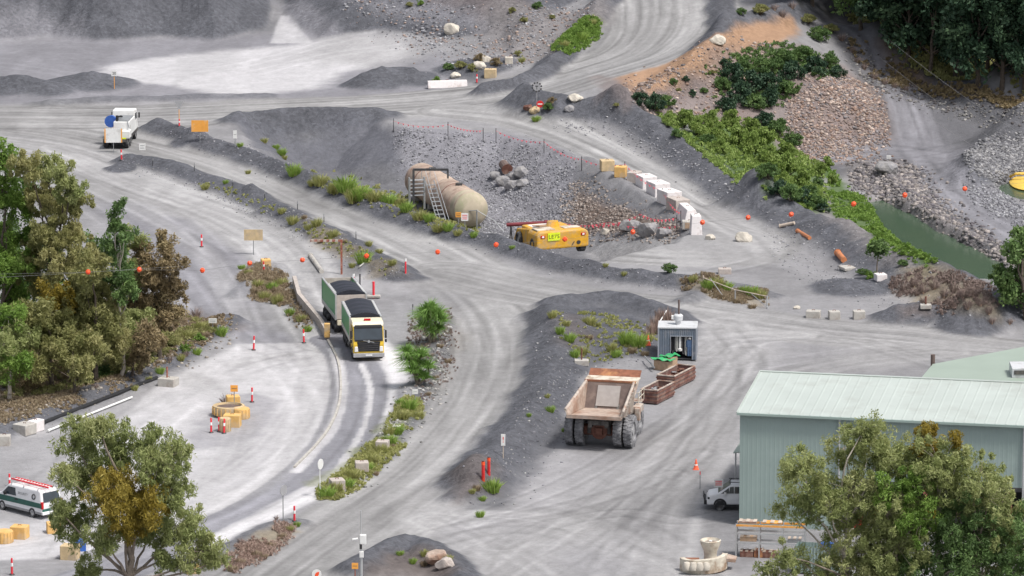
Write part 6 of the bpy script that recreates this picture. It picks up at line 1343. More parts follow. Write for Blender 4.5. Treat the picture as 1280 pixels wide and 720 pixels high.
for k, (x, y, r, m, lb) in enumerate(((600, 87, .7, 'boulderpale', 'taller pale boulder among the shrubs above the tan block'), (606, 78, .55, 'boulderpale', 'pale boulder topmost among the shrubs above the tan block'), (569, 98, .5, 'boulderpale', 'pale boulder just above the long white barrier'), (565, 43, .9, 'boulderpale', 'long pale boulder on the grey bench below the hillside'), (896, 57, .8, 'boulderpale', 'pale boulder beside the orange bank at the upper bend'),
  (719, 128, .7, 'boulderpale', 'white boulder on the ridge right of the no-entry sign'), (712, 140, .5, 'boulder', 'blue-grey boulder just below the white ridge boulder'), (930, 303, .7, 'boulderpale', 'flat white stone lying on the pit road right of the barriers'), (888, 300, .4, 'boulderpale', 'small white stone at the end of the barrier row'), (788, 290, .9, 'boulder', 'left boulder of the pair across the pit mouth'), (812, 296, 1.0, 'boulder', 'right boulder of the pair across the pit mouth'), (830, 298, .7, 'boulder', 'smallest boulder right of the pit mouth pair'), (757, 294, .45, 'boulderpale', 'small pale stone left of the pit mouth boulders'),
  (547, 706, .75, 'bedin', 'pinkish boulder on the bottom mound, left one'), (556, 712, .6, 'concpink', 'pinkish boulder on the bottom mound, right one'), (996, 387, .25, 'boulderpale', 'small white stone left of the three pale blocks'), (669, 143, .55, 'conctan', 'flat orange-tan stone at the foot of the no-entry sign'), (661, 139, .5, 'rust', 'dark brown stone left of the no-entry sign'))): boulder(x, y, r, m, lb, None, 20 + k)

# ================================================================ PLANTS
def leaf_mat(name, c0, c1, c2, trans=.3):
    m, n, b = new_mat(name); L = n.links; ge = n.nodes.new('ShaderNodeNewGeometry'); at = n.nodes.new('ShaderNodeAttribute'); at.attribute_name = 'tint'
    cr = n.nodes.new('ShaderNodeValToRGB'); cr.color_ramp.elements[0].color = (*c0, 1); cr.color_ramp.elements[1].color = (*c2, 1); e = cr.color_ramp.elements.new(.5); e.color = (*c1, 1)
    ad = n.nodes.new('ShaderNodeMath'); ad.operation = 'MULTIPLY_ADD'; ad.inputs[1].default_value = .35; L.new(ge.outputs['Random Per Island'], ad.inputs[0]); 
    sc_ = n.nodes.new('ShaderNodeMath'); sc_.operation = 'MULTIPLY'; sc_.inputs[1].default_value = .68; L.new(at.outputs['Fac'], sc_.inputs[0]); L.new(sc_.outputs[0], ad.inputs[2]); L.new(ad.outputs[0], cr.inputs[0])
    L.new(cr.outputs[0], b.inputs['Base Color']); b.inputs['Roughness'].default_value = .55; b.inputs['Specular IOR Level'].default_value = .3
    tr = n.nodes.new('ShaderNodeBsdfTranslucent'); L.new(cr.outputs[0], tr.inputs[0]); mx = n.nodes.new('ShaderNodeMixShader'); mx.inputs[0].default_value = trans
    L.new(b.outputs[0], mx.inputs[1]); L.new(tr.outputs[0], mx.inputs[2]); L.new(mx.outputs[0], n.nodes['Material Output'].inputs[0]); return m
LM = dict(gum=leaf_mat('gum_leaves', (.19,.235,.08), (.34,.385,.155), (.50,.51,.25), .45), gold=leaf_mat('golden_leaves', (.16,.13,.02), (.31,.24,.04), (.42,.34,.08), .4), olive=leaf_mat('olive_leaves', (.18,.20,.07), (.33,.33,.135), (.48,.45,.22), .45), bright=leaf_mat('bright_leaves', (.09,.16,.03), (.19,.31,.06), (.32,.44,.12), .38),
 brown=leaf_mat('brown_leaves', (.17,.14,.08), (.28,.215,.12), (.38,.31,.17)), dark=leaf_mat('dark_leaves', (.02,.045,.028), (.045,.09,.05), (.09,.15,.075), .25), mid=leaf_mat('mid_leaves', (.06,.11,.04), (.12,.20,.065), (.22,.32,.11), .35), lime=leaf_mat('lime_leaves', (.13,.19,.045), (.25,.35,.09), (.40,.48,.17), .38),
 grass=leaf_mat('tuft_grass', (.20,.22,.06), (.38,.39,.14), (.52,.50,.26), .4), green=leaf_mat('green_grass', (.15,.24,.04), (.29,.42,.09), (.44,.54,.18), .4), dry=leaf_mat('dry_grass', (.20,.15,.10), (.32,.25,.17), (.42,.36,.24)), twig=leaf_mat('bare_twigs', (.14,.105,.09), (.24,.18,.16), (.33,.27,.24), .05), spiky=leaf_mat('spiky_leaves', (.09,.16,.03), (.18,.33,.07), (.34,.48,.17), .3), deadreed=leaf_mat('dead_reeds', (.24,.16,.13), (.36,.26,.22), (.46,.36,.3), .1))
def leaves(cent, rad, npc, size, asp, droop, r, squash=.75, tints=None):
    """leaf quads round clump centres; returns V, F, tint"""
    cent = np.asarray(cent, float); K = len(cent); rad = np.broadcast_to(np.asarray(rad, float), (K,)); N = K * npc
    d = r.normal(size=(N, 3)); d /= np.linalg.norm(d, axis=1)[:, None]; q = r.uniform(0, 1, N) ** .45
    C_ = np.repeat(cent, npc, 0) + d * (np.repeat(rad, npc) * q)[:, None] * np.array([1, 1, squash])
    ax = r.normal(size=(N, 3)); ax[:, 2] -= droop; ax /= np.linalg.norm(ax, axis=1)[:, None]
    si = np.cross(ax, r.normal(size=(N, 3))); si /= np.linalg.norm(si, axis=1)[:, None]
    s = size * r.uniform(.6, 1.4, N)[:, None]; a = ax * s * asp / 2; b_ = si * s / 2
    V = np.stack([C_ - a, C_ + b_ * .9, C_ + a, C_ - b_ * .9], 1).reshape(-1, 3); F = np.arange(N * 4).reshape(-1, 4)
    t = np.repeat(np.clip(r.normal(.5, .22, K), 0, 1) if tints is None else tints, npc); return V, F, np.repeat(t, 4)
def limb(mb, a, b, r0, r1, r, n=5, bend=.15):
    a, b = Vector(a), Vector(b); L = (b - a).length; p = a; ofs = Vector(r.normal(size=3)) * L * bend; pts = []
    for i in range(n + 1): f = i / n; pts.append(a.lerp(b, f) + ofs * math.sin(f * math.pi) * .6 + Vector(r.normal(size=3)) * L * .015 * (0 < i < n))
    for i in range(n): mb.cyl(pts[i], pts[i + 1], r0 + (r1 - r0) * i / n, r0 + (r1 - r0) * (i + 1) / n, n=7, caps=(i == n - 1))
    return pts
def tree_parts(parent, lobes, base_r, lm, bark, seed, leaf=.16, asp=2.2, npc=60, cpl=16, clump=.5, droop=.4, split=.35, second=None, twigs=True, squash=1.15):
    """lobes: (x, y, z, r) in local metres. trunk to each lobe, clumps in each lobe, leaves in each clump"""
    r = np.random.default_rng(seed); mb = MB(); zs = [l[2] for l in lobes]; top = max(zs); cx = np.mean([l[0] for l in lobes]) * .5; cy = np.mean([l[1] for l in lobes]) * .5
    fork = Vector((cx * .35, cy * .35, top * split)); limb(mb, (0, 0, -.3), fork, base_r, base_r * .72, r, 5, .04); lead = Vector((cx * .9, cy * .9, top * .72)); lp = limb(mb, fork, lead, base_r * .68, base_r * .3, r, 6, .06)
    cents = []; rads = []; tn = []; lid = []
    for li, (x, y, z, R_) in enumerate(lobes):
        src = fork if z < top * .6 else lp[min(len(lp) - 1, int(len(lp) * min(.99, max(0, (z / top - .45) * 1.3))))]
        e = Vector((x, y, z)); limb(mb, src, e, base_r * .33, base_r * .09, r, 5, .10); lt = r.normal(.5, .18); n = max(4, int(cpl * R_ * R_))
        for k in range(n):
            d = r.normal(size=3); d /= np.linalg.norm(d); q = r.uniform(.1, 1.25) ** .7; c = np.array([x, y, z]) + d * R_ * q * np.array([1, 1, .9]) + np.array([0, 0, -.25 * R_ * (r.uniform() < .25)]); cents.append(c); rads.append(clump * r.uniform(.35, 1.35)); tn.append(np.clip(lt + r.normal(0, .16) + .10 * d[2], 0, 1)); lid.append(li)
            if twigs and k % 2 == 0: mb.cyl(e, tuple(c), base_r * .07, base_r * .025, n=4, caps=False)
    V, F, t = leaves(cents, rads, npc, leaf, asp, droop, r, squash=squash, tints=np.array(tn))
    mats = [LM[lm]]; mi = None
    if second: mats.append(LM[second[0]]); sel = np.isin(np.array(lid), second[1]); mi = np.repeat(sel.astype(np.int32), npc)
    link('crown', mesh_np('crown', V, F, mats, {'tint': t[:, None]}, mi=mi), parent); mb.build('trunk', M_[bark], parent, smooth=True)
def pxtree(name, lab, base, lobes, base_r, lm, bark, seed, group=None, Yb=None, **kw):
    """lobes given as (px, py, radius in px, depth offset in m) on the upright plane through the trunk"""
    a = G(*base) if Yb is None else Vector((*[float(v) for v in P(base[0], base[1], 0)], 0)); t = thing(name, lab, 'tree', a, group=group); r = np.random.default_rng(seed); s = float(np.linalg.norm([a.x, a.y, CAMH - a.z])) / FPX; L = []
    for l in lobes:
        off = l[3] if len(l) > 3 else r.uniform(-1.2, 1.2) * (1 + l[2] * s * .5); w = wpt(l[0], l[1], a.y + off); L.append((w.x - a.x, w.y - a.y, w.z - a.z, l[2] * s * (1.18 if lm == 'gum' else 1.0)))
    tree_parts(t, L, base_r, lm, bark, seed, **kw); return t
pxtree('gum_tree', 'large loose gum tree with a golden clump at its heart, in the lower left foreground', (160, 775), [(98,548,22),(125,532,16),(150,560,30),(190,548,14),(200,575,30),(222,560,12),(110,600,26),(80,590,14),(150,622,34,-1.2),(182,634,22,-1.8),(90,650,24),(215,612,20),(190,665,18),(228,660,26),(252,690,24),(130,672,20),(108,712,18),(205,700,16),(160,655,18,-1.5),(270,700,12),(75,640,12)], .36, 'gum', 'bark', 101, second=('gold', [8, 9, 18]), leaf=.075, asp=4.0, npc=95, cpl=24, clump=.46, droop=1.0, split=.22)
pxtree('gum_tree', 'open gum tree with spreading layered crown before the left part of the shed', (1060, 785), [(1003,582,24),(985,590,12),(1055,559,20),(1079,537,20),(1090,553,24),(1100,577,26),(1121,577,20),(1029,606,20),(995,622,16),(1010,637,18),(1037,628,20),(1063,612,26),(1082,632,26),(1053,648,22),(979,638,10)], .26, 'gum', 'paleb', 102, leaf=.078, asp=3.4, npc=85, cpl=20, clump=.42, droop=.6, split=.3)
pxtree('gum_tree', 'dense yellow-tinged gum tree in front of the dark shed bay', (1112, 790), [(1119,614,26),(1134,602,22),(1108,641,26),(1140,637,28),(1129,660,32),(1152,648,26),(1121,682,34),(1095,660,24)], .24, 'gum', 'bark', 103, leaf=.08, asp=3.2, npc=90, cpl=13, clump=.40, droop=.5, split=.3, second=('bright', [0, 1, 5]))
pxtree('gum_tree', 'tall slim gum tree with a pale bare trunk and orange-tinged top', (1172, 785), [(1161,554,22),(1145,561,15),(1174,577,28),(1193,551,10),(1198,574,15),(1166,593,22),(1187,600,18),(1150,585,12)], .22, 'gum', 'paleb', 104, leaf=.08, asp=3.2, npc=130, cpl=20, clump=.38, droop=.5, split=.55, second=('gold', [0, 3]))
pxtree('gum_tree', 'broad green gum tree at the right, before the shed wall', (1222, 788), [(1227,591,24),(1246,602,18),(1214,606,26),(1190,619,26),(1205,637,34),(1236,624,26),(1254,622,15),(1214,659,36),(1250,659,34),(1190,668,32),(1227,690,38),(1255,704,34)], .28, 'gum', 'bark', 105, leaf=.082, asp=3.1, npc=90, cpl=12, clump=.40, droop=.7, split=.3, second=('mid', [4, 7, 9, 10]))
pxtree('gum_tree', 'green gum tree cut by the bottom right corner', (1285, 792), [(1270,667,34),(1285,690,36),(1268,710,30),(1295,650,28),(1290,630,14)], .24, 'mid', 'bark', 106, leaf=.085, asp=3, npc=90, cpl=12, clump=.40, split=.3)
pxtree('gum_tree', 'low bushy gum tree at the bottom edge, left of the pale trunk', (1080, 800), [(1077,690,36),(1055,710,30),(1108,696,36),(1030,713,24),(1003,702,20),(982,697,18),(966,713,20)], .22, 'gum', 'bark', 107, leaf=.08, asp=3.1, npc=90, cpl=12, clump=.40, split=.3)
pxtree('gum_tree', 'low bushy dark gum tree at the bottom edge under the pale trunk', (1160, 802), [(1145,699,36),(1177,702,32),(1205,708,34),(1130,712,30)], .22, 'mid', 'bark', 108, leaf=.08, asp=3.1, npc=90, cpl=12, clump=.40, split=.3)
GV = 'trees of the grove at the left'
pxtree('grove_tree', 'bright green tree at the left edge of the grove', (2, 455), [(4,200,20),(3,238,20),(20,258,18),(8,298,24),(40,292,16),(20,330,24),(0,340,24),(20,370,20)], .24, 'bright', 'darkb', 111, group=GV, leaf=.13, asp=2.6, npc=85, cpl=18, clump=.5, split=.3)
pxtree('grove_tree', 'tallest olive tree of the grove, with a rounded brownish top', (60, 460), [(33,207,20),(55,210,20),(50,242,22),(78,218,18),(88,235,18),(97,252,16),(72,258,22),(60,290,26),(92,292,20),(40,325,26),(78,330,28),(60,360,24),(108,320,18)], .30, 'olive', 'darkb', 112, group=GV, leaf=.10, asp=3.2, npc=110, cpl=18, clump=.42, droop=.9, split=.25, second=('gum', [1, 3, 4]))
pxtree('grove_tree', 'slender green tree rising above the middle of the grove', (150, 470), [(149,258,9),(142,275,13),(158,288,10),(148,295,14),(140,312,16),(155,325,14),(146,345,18),(160,365,16)], .17, 'mid', 'paleb', 113, group=GV, leaf=.12, asp=2.8, npc=70, cpl=18, clump=.38, split=.35)
pxtree('grove_tree', 'reddish-brown tree at the right end of the grove', (200, 448), [(204,306,16),(217,328,16),(198,340,24),(213,360,20),(190,378,24),(218,388,12),(205,402,18),(182,350,14)], .22, 'brown', 'darkb', 114, group=GV, leaf=.10, asp=2.6, npc=105, cpl=22, clump=.42, split=.3)
pxtree('grove_tree', 'green and brown tree just left of the reddish-brown tree', (172, 455), [(168,300,14),(178,314,14),(165,345,20),(160,378,22),(172,405,22),(150,415,20)], .2, 'gum', 'darkb', 115, group=GV, leaf=.10, asp=2.9, npc=100, cpl=20, clump=.42, split=.3, second=('brown', [1, 3]))
pxtree('grove_tree', 'dark olive tree in the middle front of the grove', (120, 478), [(118,332,22),(105,355,22),(130,365,26),(100,388,26),(128,402,26),(145,430,22),(108,425,20)], .24, 'olive', 'darkb', 116, group=GV, leaf=.10, asp=2.9, npc=100, cpl=19, clump=.45, split=.25)
pxtree('grove_tree', 'tree with a yellow-brown crown at the front left of the grove', (65, 485), [(70,372,24),(52,392,20),(80,400,22),(30,400,22),(60,425,22)], .2, 'olive', 'darkb', 117, group=GV, leaf=.10, asp=2.9, npc=100, cpl=20, clump=.45, split=.25, second=('gold', [0]))
pxtree('grove_tree', 'pale green tree at the left edge below the bright one', (12, 500), [(10,395,20),(28,420,22),(6,430,22),(20,455,20)], .18, 'bright', 'paleb', 118, group=GV, leaf=.10, asp=2.9, npc=100, cpl=18, clump=.45, split=.25, second=('gum', [1, 2]))
pxtree('evergreen_tree', 'dark evergreen tree leaning in at the right edge beside the dead shrubs', (1284, 402), [(1274,292,14),(1268,312,16),(1282,325,20),(1256,342,16),(1272,350,20),(1285,370,20),(1262,368,12),(1250,350,8)], .3, 'mid', 'darkb', 121, leaf=.2, asp=1.6, npc=52, cpl=14, clump=.5, split=.2)
pxtree('round_tree', 'small round-headed tree on a bare stem above the dead shrubs', (1097, 345), [(1097,311,11,0),(1090,313,8,0),(1105,313,8,0),(1097,304,7,0)], .08, 'mid', 'bark', 122, leaf=.14, asp=1.8, npc=60, cpl=22, clump=.32, split=.55)
pxtree('grove_tree', 'shorter olive tree filling the lower middle of the grove', (95, 492), [(90,430,24),(118,440,20),(70,440,20),(100,458,18),(50,455,18)], .16, 'olive', 'darkb', 119, group=GV, leaf=.10, asp=2.9, npc=100, cpl=19, clump=.45, split=.2)
pxtree('grove_tree', 'brownish low tree between the dark olive tree and the reddish-brown tree', (165, 470), [(160,428,20),(180,420,18),(172,444,16),(198,424,14),(150,448,14)], .14, 'brown', 'darkb', 120, group=GV, leaf=.10, asp=2.9, npc=100, cpl=19, clump=.42, split=.2, second=('olive', [0, 4]))
pxtree('grove_tree', 'dim olive tree deep in the back of the grove', (90, 430), [(30,240,22),(60,320,26),(30,360,26),(95,345,26),(120,310,18),(90,385,28),(50,400,26),(130,400,24),(150,390,20),(185,395,20),(110,430,22),(10,300,24)], .25, 'mid', 'darkb', 123, group=GV, leaf=.13, asp=2.4, npc=80, cpl=15, clump=.5, split=.2)
# forest: three crowns, copied
def forest_proto(seed, lm, hgt, wdt):
    t = thing('forest_tree', '', 'tree'); r = np.random.default_rng(seed); L = []
    for k in range(13): f = .30 + .68 * (k / 12); rad = wdt * (.55 + .45 * math.sin(f * 2.6)) * .55; th = r.uniform(0, 6.28); L.append((math.cos(th) * rad, math.sin(th) * rad, hgt * f, wdt * r.uniform(.26, .4)))
    tree_parts(t, L, .26, lm, 'darkb', seed, leaf=.26, asp=1.7, npc=42, cpl=6, clump=.75, split=.2, twigs=False); return t
fp = [forest_proto(131, 'dark', 11, 4.2), forest_proto(132, 'dark', 13, 4.8), forest_proto(133, 'dark', 9, 3.8), forest_proto(134, 'mid', 10, 4.0)]
FR = [(1075,38),(1108,56),(1135,76),(1163,92),(1192,100),(1222,108),(1252,113),(1282,116),(1095,22),(1125,42),(1150,60),(1178,72),(1207,84),(1236,90),(1266,96),(1296,100),(1085,2),(1115,14),(1142,30),(1170,44),(1200,56),(1228,64),(1258,70),(1288,74),(1105,-12),(1135,-2),(1165,12),(1195,22),(1225,30),(1255,38),(1285,44),(1015,6),(1045,-2)]
fy = sorted(range(len(FR)), key=lambda i: FR[i][0]); rank = {i: k for k, i in enumerate(fy)}
ORD = ['first','second','third','fourth','fifth','sixth','seventh','eighth','ninth','tenth','eleventh','twelfth']
rows = [('front', list(range(0, 8))), ('second', list(range(8, 16))), ('third', list(range(16, 24))), ('rear', list(range(24, 31))), ('upper-left', [31, 32])]
for rn, ids in rows:
    for k, i in enumerate(ids):
        p = fp[(i * 7 + 3) % 4 if i % 5 == 0 else i % 3]; used = p.get('placed', 0); o = p if not used else dup(p); p['placed'] = 1
        o.location = G(*FR[i]) - Vector((0, 0, .2)); s_ = float(rng.uniform(.85, 1.2)); o.scale = (s_ * float(rng.uniform(.9, 1.15)), s_, s_); o.rotation_euler = (0, 0, float(rng.uniform(0, 6.28)))
        o['label'] = 'dark green forest tree at top right, %s from the left in the %s row' % (ORD[k], rn); o['group'] = 'dark forest trees at the top right'
for p in fp:
    if 'placed' in p: del p['placed']
for o in COL.objects:
    if 'placed' in o: del o['placed']

LMK = [('the service truck', 147, 160), ('the orange panel sign', 250, 165), ('the far tank', 530, 225), ('the near tank', 590, 255), ('the yellow machine', 690, 300), ('the trailer', 412, 370), ('the tipper truck', 458, 430), ('the dump truck', 755, 505), ('the store shed', 850, 432), ('the striped gantry', 425, 318), ('the red posts', 607, 590), ('the camera pole', 452, 660), ('the pipe fence', 915, 370), ('the white barrier end', 870, 280), ('the small round tree', 1097, 315), ('the near pond', 1150, 290), ('the far pond', 1262, 240), ('the no-entry sign', 676, 130), ('the long white barrier', 560, 105), ('the round planter', 287, 515), ('the white rail', 110, 520), ('the three pale blocks', 1045, 393), ('the largest boulder', 1110, 212), ('the upper road bend', 880, 40), ('the pink rubble slope', 1050, 140), ('the pit boulders', 640, 225), ('the upper spiky plant', 540, 400), ('the lower spiky plant', 520, 455), ('the lowest pink block', 421, 611), ('the yellow box', 332, 328), ('the tan panel sign', 316, 294), ('the rusty mound post', 727, 448), ('the pale boulder at the bend', 896, 57), ('the ridge boulders', 716, 133), ('the forest edge', 1100, 60), ('the edge-on round sign', 400, 590), ('the orange bank', 950, 35), ('the tan far block', 613, 93), ('the reddish-brown tree', 205, 350)]
_used = set()
def where(px, py, look):
    L = sorted(LMK, key=lambda l: (l[1] - px) ** 2 + (l[2] - py) ** 2)
    def rel(l):
        dx, dy = px - l[1], py - l[2]; d = math.hypot(dx, dy); far = '' if d < 28 else ('' if d < 60 else 'well ')
        return far + (('right of ' if dx > 0 else 'left of ') if abs(dx) > abs(dy) else ('below ' if dy > 0 else 'above ')) + l[0]
    for extra in ('', 'small ', 'wider ', 'paler ', 'shorter '):
        pass
    for k in range(1, 5):
        s = '%s %s' % (look, rel(L[0])) if k == 1 else '%s %s, %s' % (look, rel(L[0]), rel(L[k - 1]).replace('well ', ''))
        if s not in _used and len(s.split()) <= 16: _used.add(s); return s
    s = '%s %s, next to its look-alike' % (look, rel(L[0])); _used.add(s); return s
# bushes
def bush_proto(name, lm, seed, leaf=.2, n=26, npc=70, asp=1.6, flat=.8, bark='darkb'):
    t = thing(name, '', 'bush'); r = np.random.default_rng(seed); c = []; mb = MB()
    for k in range(n):
        th, q = r.uniform(0, 6.28), r.uniform(.1, .85); z = r.uniform(.15, 1.0) * (1 - q * q * .5); p = (math.cos(th) * q, math.sin(th) * q, z * flat * 1.35); c.append(p)
        if k % 3 == 0: limb(mb, (0, 0, -.1), p, .035, .012, r, 3)
    V, F, tt = leaves(c, .28, npc, leaf, asp, .1, r, tints=np.clip(.35 + .45 * np.array([p[2] for p in c]) * 0 + r.normal(.1, .25, n), 0, 1))
    link('foliage', mesh_np('foliage', V, F, LM[lm], {'tint': tt[:, None]}), t); mb.build('stem', M_[bark], t); t.location = (0, 0, -500); return t
BP = dict(dark=bush_proto('dark_bush', 'dark', 141, .10), mid=bush_proto('green_bush', 'mid', 142, .10), lime=bush_proto('bright_bush', 'lime', 143, .11), olive=bush_proto('olive_bush', 'olive', 144, .09), brown=bush_proto('brown_bush', 'brown', 145, .08), bright=bush_proto('grassy_bush', 'bright', 146, .10))
_first = {}
def nth(k): return ORD[k] if k < 12 else '%d%s' % (k + 1, {1: 'st', 2: 'nd', 3: 'rd'}.get((k + 1) % 10, 'th') if (k + 1) not in (11, 12, 13) else 'th')
def plant(protos, key, px, py, rp, look, grp, hs=1.0, foot=True, label=None):
    p = protos[key]; o = p if not _first.get((id(protos), key)) else dup(p); _first[(id(protos), key)] = 1
    a = G(px, py + (rp * .7 if foot else 0)); s = rp / ppm(px, py, a.z); o.location = a; o.scale = (s * float(rng.uniform(.9, 1.15)), s * float(rng.uniform(.9, 1.15)), s * hs * float(rng.uniform(.85, 1.15))); o.rotation_euler = (0, 0, float(rng.uniform(0, 6.28)))
    o['label'] = label or where(px, py, look); o['group'] = grp; return o
GB = 'bushes on the green slope'
_sl = sorted([('dark',800,122,13),('dark',818,128,14),('mid',833,124,11),('mid',841,101,6),('dark',857,98,5),('dark',866,115,6),('mid',880,112,6),('dark',905,78,7),('dark',915,92,15),('mid',930,82,13),('dark',940,98,18),('mid',955,80,16),('dark',960,100,16),('mid',978,72,15),('dark',990,86,16),('mid',1006,64,16),('dark',1020,80,16),('mid',1036,74,13),('dark',1046,88,11),('dark',925,116,16),('mid',905,104,12),('mid',943,125,14),('dark',962,122,13),('dark',908,130,13),('mid',985,108,14),('dark',956,148,13),('mid',972,158,14),('mid',990,172,12),
  ('lime',836,152,9),('lime',855,152,11),('lime',872,160,12),('lime',890,152,12),('lime',900,168,13),('lime',915,152,11),('lime',922,172,14),('lime',938,160,13),('lime',940,184,14),('lime',956,174,14),('lime',962,196,14),('lime',980,190,14),('lime',986,208,14),('mid',960,214,13),('lime',972,216,12),('dark',975,232,14),('mid',990,240,14),('dark',1004,246,14),('mid',1018,252,12),('dark',1028,258,9),('lime',1002,226,12),('mid',1012,236,10),('lime',900,184,10),('mid',885,172,9),('mid',846,166,8),('lime',1026,214,9),('lime',1034,204,8),('lime',1040,226,7),('mid',1022,228,8)], key=lambda q: q[1])
_ct = {}
for k, px, py, r_ in _sl:
    n_ = {'dark': 'dark green', 'mid': 'mid green', 'lime': 'bright lime green'}[k]; i_ = _ct.get(k, 0); _ct[k] = i_ + 1
    plant(BP, k, px, py, r_ * 1.12, '', GB, 1.45 if k == 'lime' else 1.15, label='%s bush, %s from the left of its colour on the slope' % (n_, nth(i_)))
GP = 'low green bushes along the near pond'
for px, py, r_ in [(1056,240,6),(1064,252,7),(1072,262,7),(1080,272,6),(1090,282,7),(1100,292,8),(1112,296,8),(1122,302,9),(1134,306,10),(1146,312,9),(1157,318,8),(1168,324,7),(1068,246,5),(1128,314,7)]: plant(BP, 'bright', px, py, r_, 'low bright shrub', GP, .8)
GO = 'scattered bushes'
for k, px, py, r_ in [('mid',120,462,22),('olive',92,448,18),('brown',60,462,22),('brown',38,478,18),('olive',150,446,20),('brown',190,432,16),('olive',16,470,20),('olive',215,425,12),('bright',248,420,10),('bright',232,434,9),('olive',262,412,9),('mid',686,132,9),('brown',690,125,8),('mid',836,332,11),('olive',950,10,12),('mid',926,12,8),('mid',1023,40,14),('olive',1010,22,12),('olive',1038,34,12),('bright',735,30,7),('bright',722,40,8),('bright',710,50,8),('mid',700,58,6),('olive',640,12,6),('olive',655,24,6),('mid',672,6,7),('olive',690,20,6),('olive',575,80,9),('mid',560,82,8),('olive',590,84,8),('brown',600,72,8),('brown',620,76,9),('bright',546,98,6),('olive',512,4,6),('bright',526,2,6),('mid',1078,338,8),('bright',1088,342,9),('mid',1128,328,7),('olive',648,66,6),('mid',1102,300,5),('olive',770,132,5),('mid',860,140,6),('olive',890,90,6),('olive',848,112,5)]:
    plant(BP, k, px, py, r_, {'mid': 'green bush', 'olive': 'olive bush', 'brown': 'brownish bush', 'bright': 'bright leafy bush'}[k], GO)
# grass tufts, spiky plants, bare shrubs
def tuft_proto(name, lm, seed, n=210, spread=.5, wid=.045, lean=.7, cat='grass tuft', part='blade'):
    t = thing(name, '', cat); r = np.random.default_rng(seed); V = []; T_ = []
    th = r.uniform(0, 6.28, n); q = r.uniform(0, spread, n) ** 1.0; ln = r.uniform(.6, 1.15, n); le = r.uniform(.1, lean, n); al = th + r.normal(0, .5, n)
    b = np.stack([np.cos(th) * q, np.sin(th) * q, -np.ones(n) * .05], -1); d = np.stack([np.cos(al) * le, np.sin(al) * le, np.ones(n)], -1); d /= np.linalg.norm(d, axis=1)[:, None]
    s = np.stack([-np.sin(al + 1), np.cos(al + 1), np.zeros(n)], -1) * wid; m = b + d * ln[:, None] * .6; e = b + d * ln[:, None]; e[:, :2] += np.stack([np.cos(al), np.sin(al)], -1) * (le * .35)[:, None]; e[:, 2] -= le * .22
    V = np.stack([b - s * .6, b + s * .6, m + s * .7, e, m - s * .7], 1).reshape(-1, 3); k = np.arange(n) * 5; F = np.stack([k, k + 1, k + 2, k + 4], -1); F2 = np.stack([k + 4, k + 2, k + 3, k + 3], -1)
    me = bpy.data.meshes.new(part); me.from_pydata(V.tolist(), [], F.tolist() + np.stack([k + 4, k + 2, k + 3], -1).tolist()); me.materials.append(LM[lm]); a = me.attributes.new('tint', 'FLOAT', 'POINT'); a.data.foreach_set('value', np.repeat(np.clip(r.normal(.5, .25, n), 0, 1), 5).astype(np.float32))
    link(part + 's' if part == 'blade' else part, me, t); MB().cyl((0, 0, -.08), (0, 0, .1), spread * .55, spread * .3, n=8).build('root_crown', M_['wood'], t); t.location = (0, 0, -500); return t
TP = dict(grass=tuft_proto('grass_tuft', 'grass', 151), green=tuft_proto('green_tuft', 'green', 152), dry=tuft_proto('dry_tuft', 'dry', 153), twig=tuft_proto('bare_shrub', 'twig', 154, 110, .25, .022, 1.0, 'shrub', 'twigs'), reed=tuft_proto('dead_reed', 'deadreed', 155, 120, .4, .03, .35, 'reeds', 'reeds'), spiky=tuft_proto('spiky_plant', 'spiky', 156, 260, .18, .045, 2.2, 'spiky plant', 'leaves'))
GT = 'grass tufts on the berms and mounds'
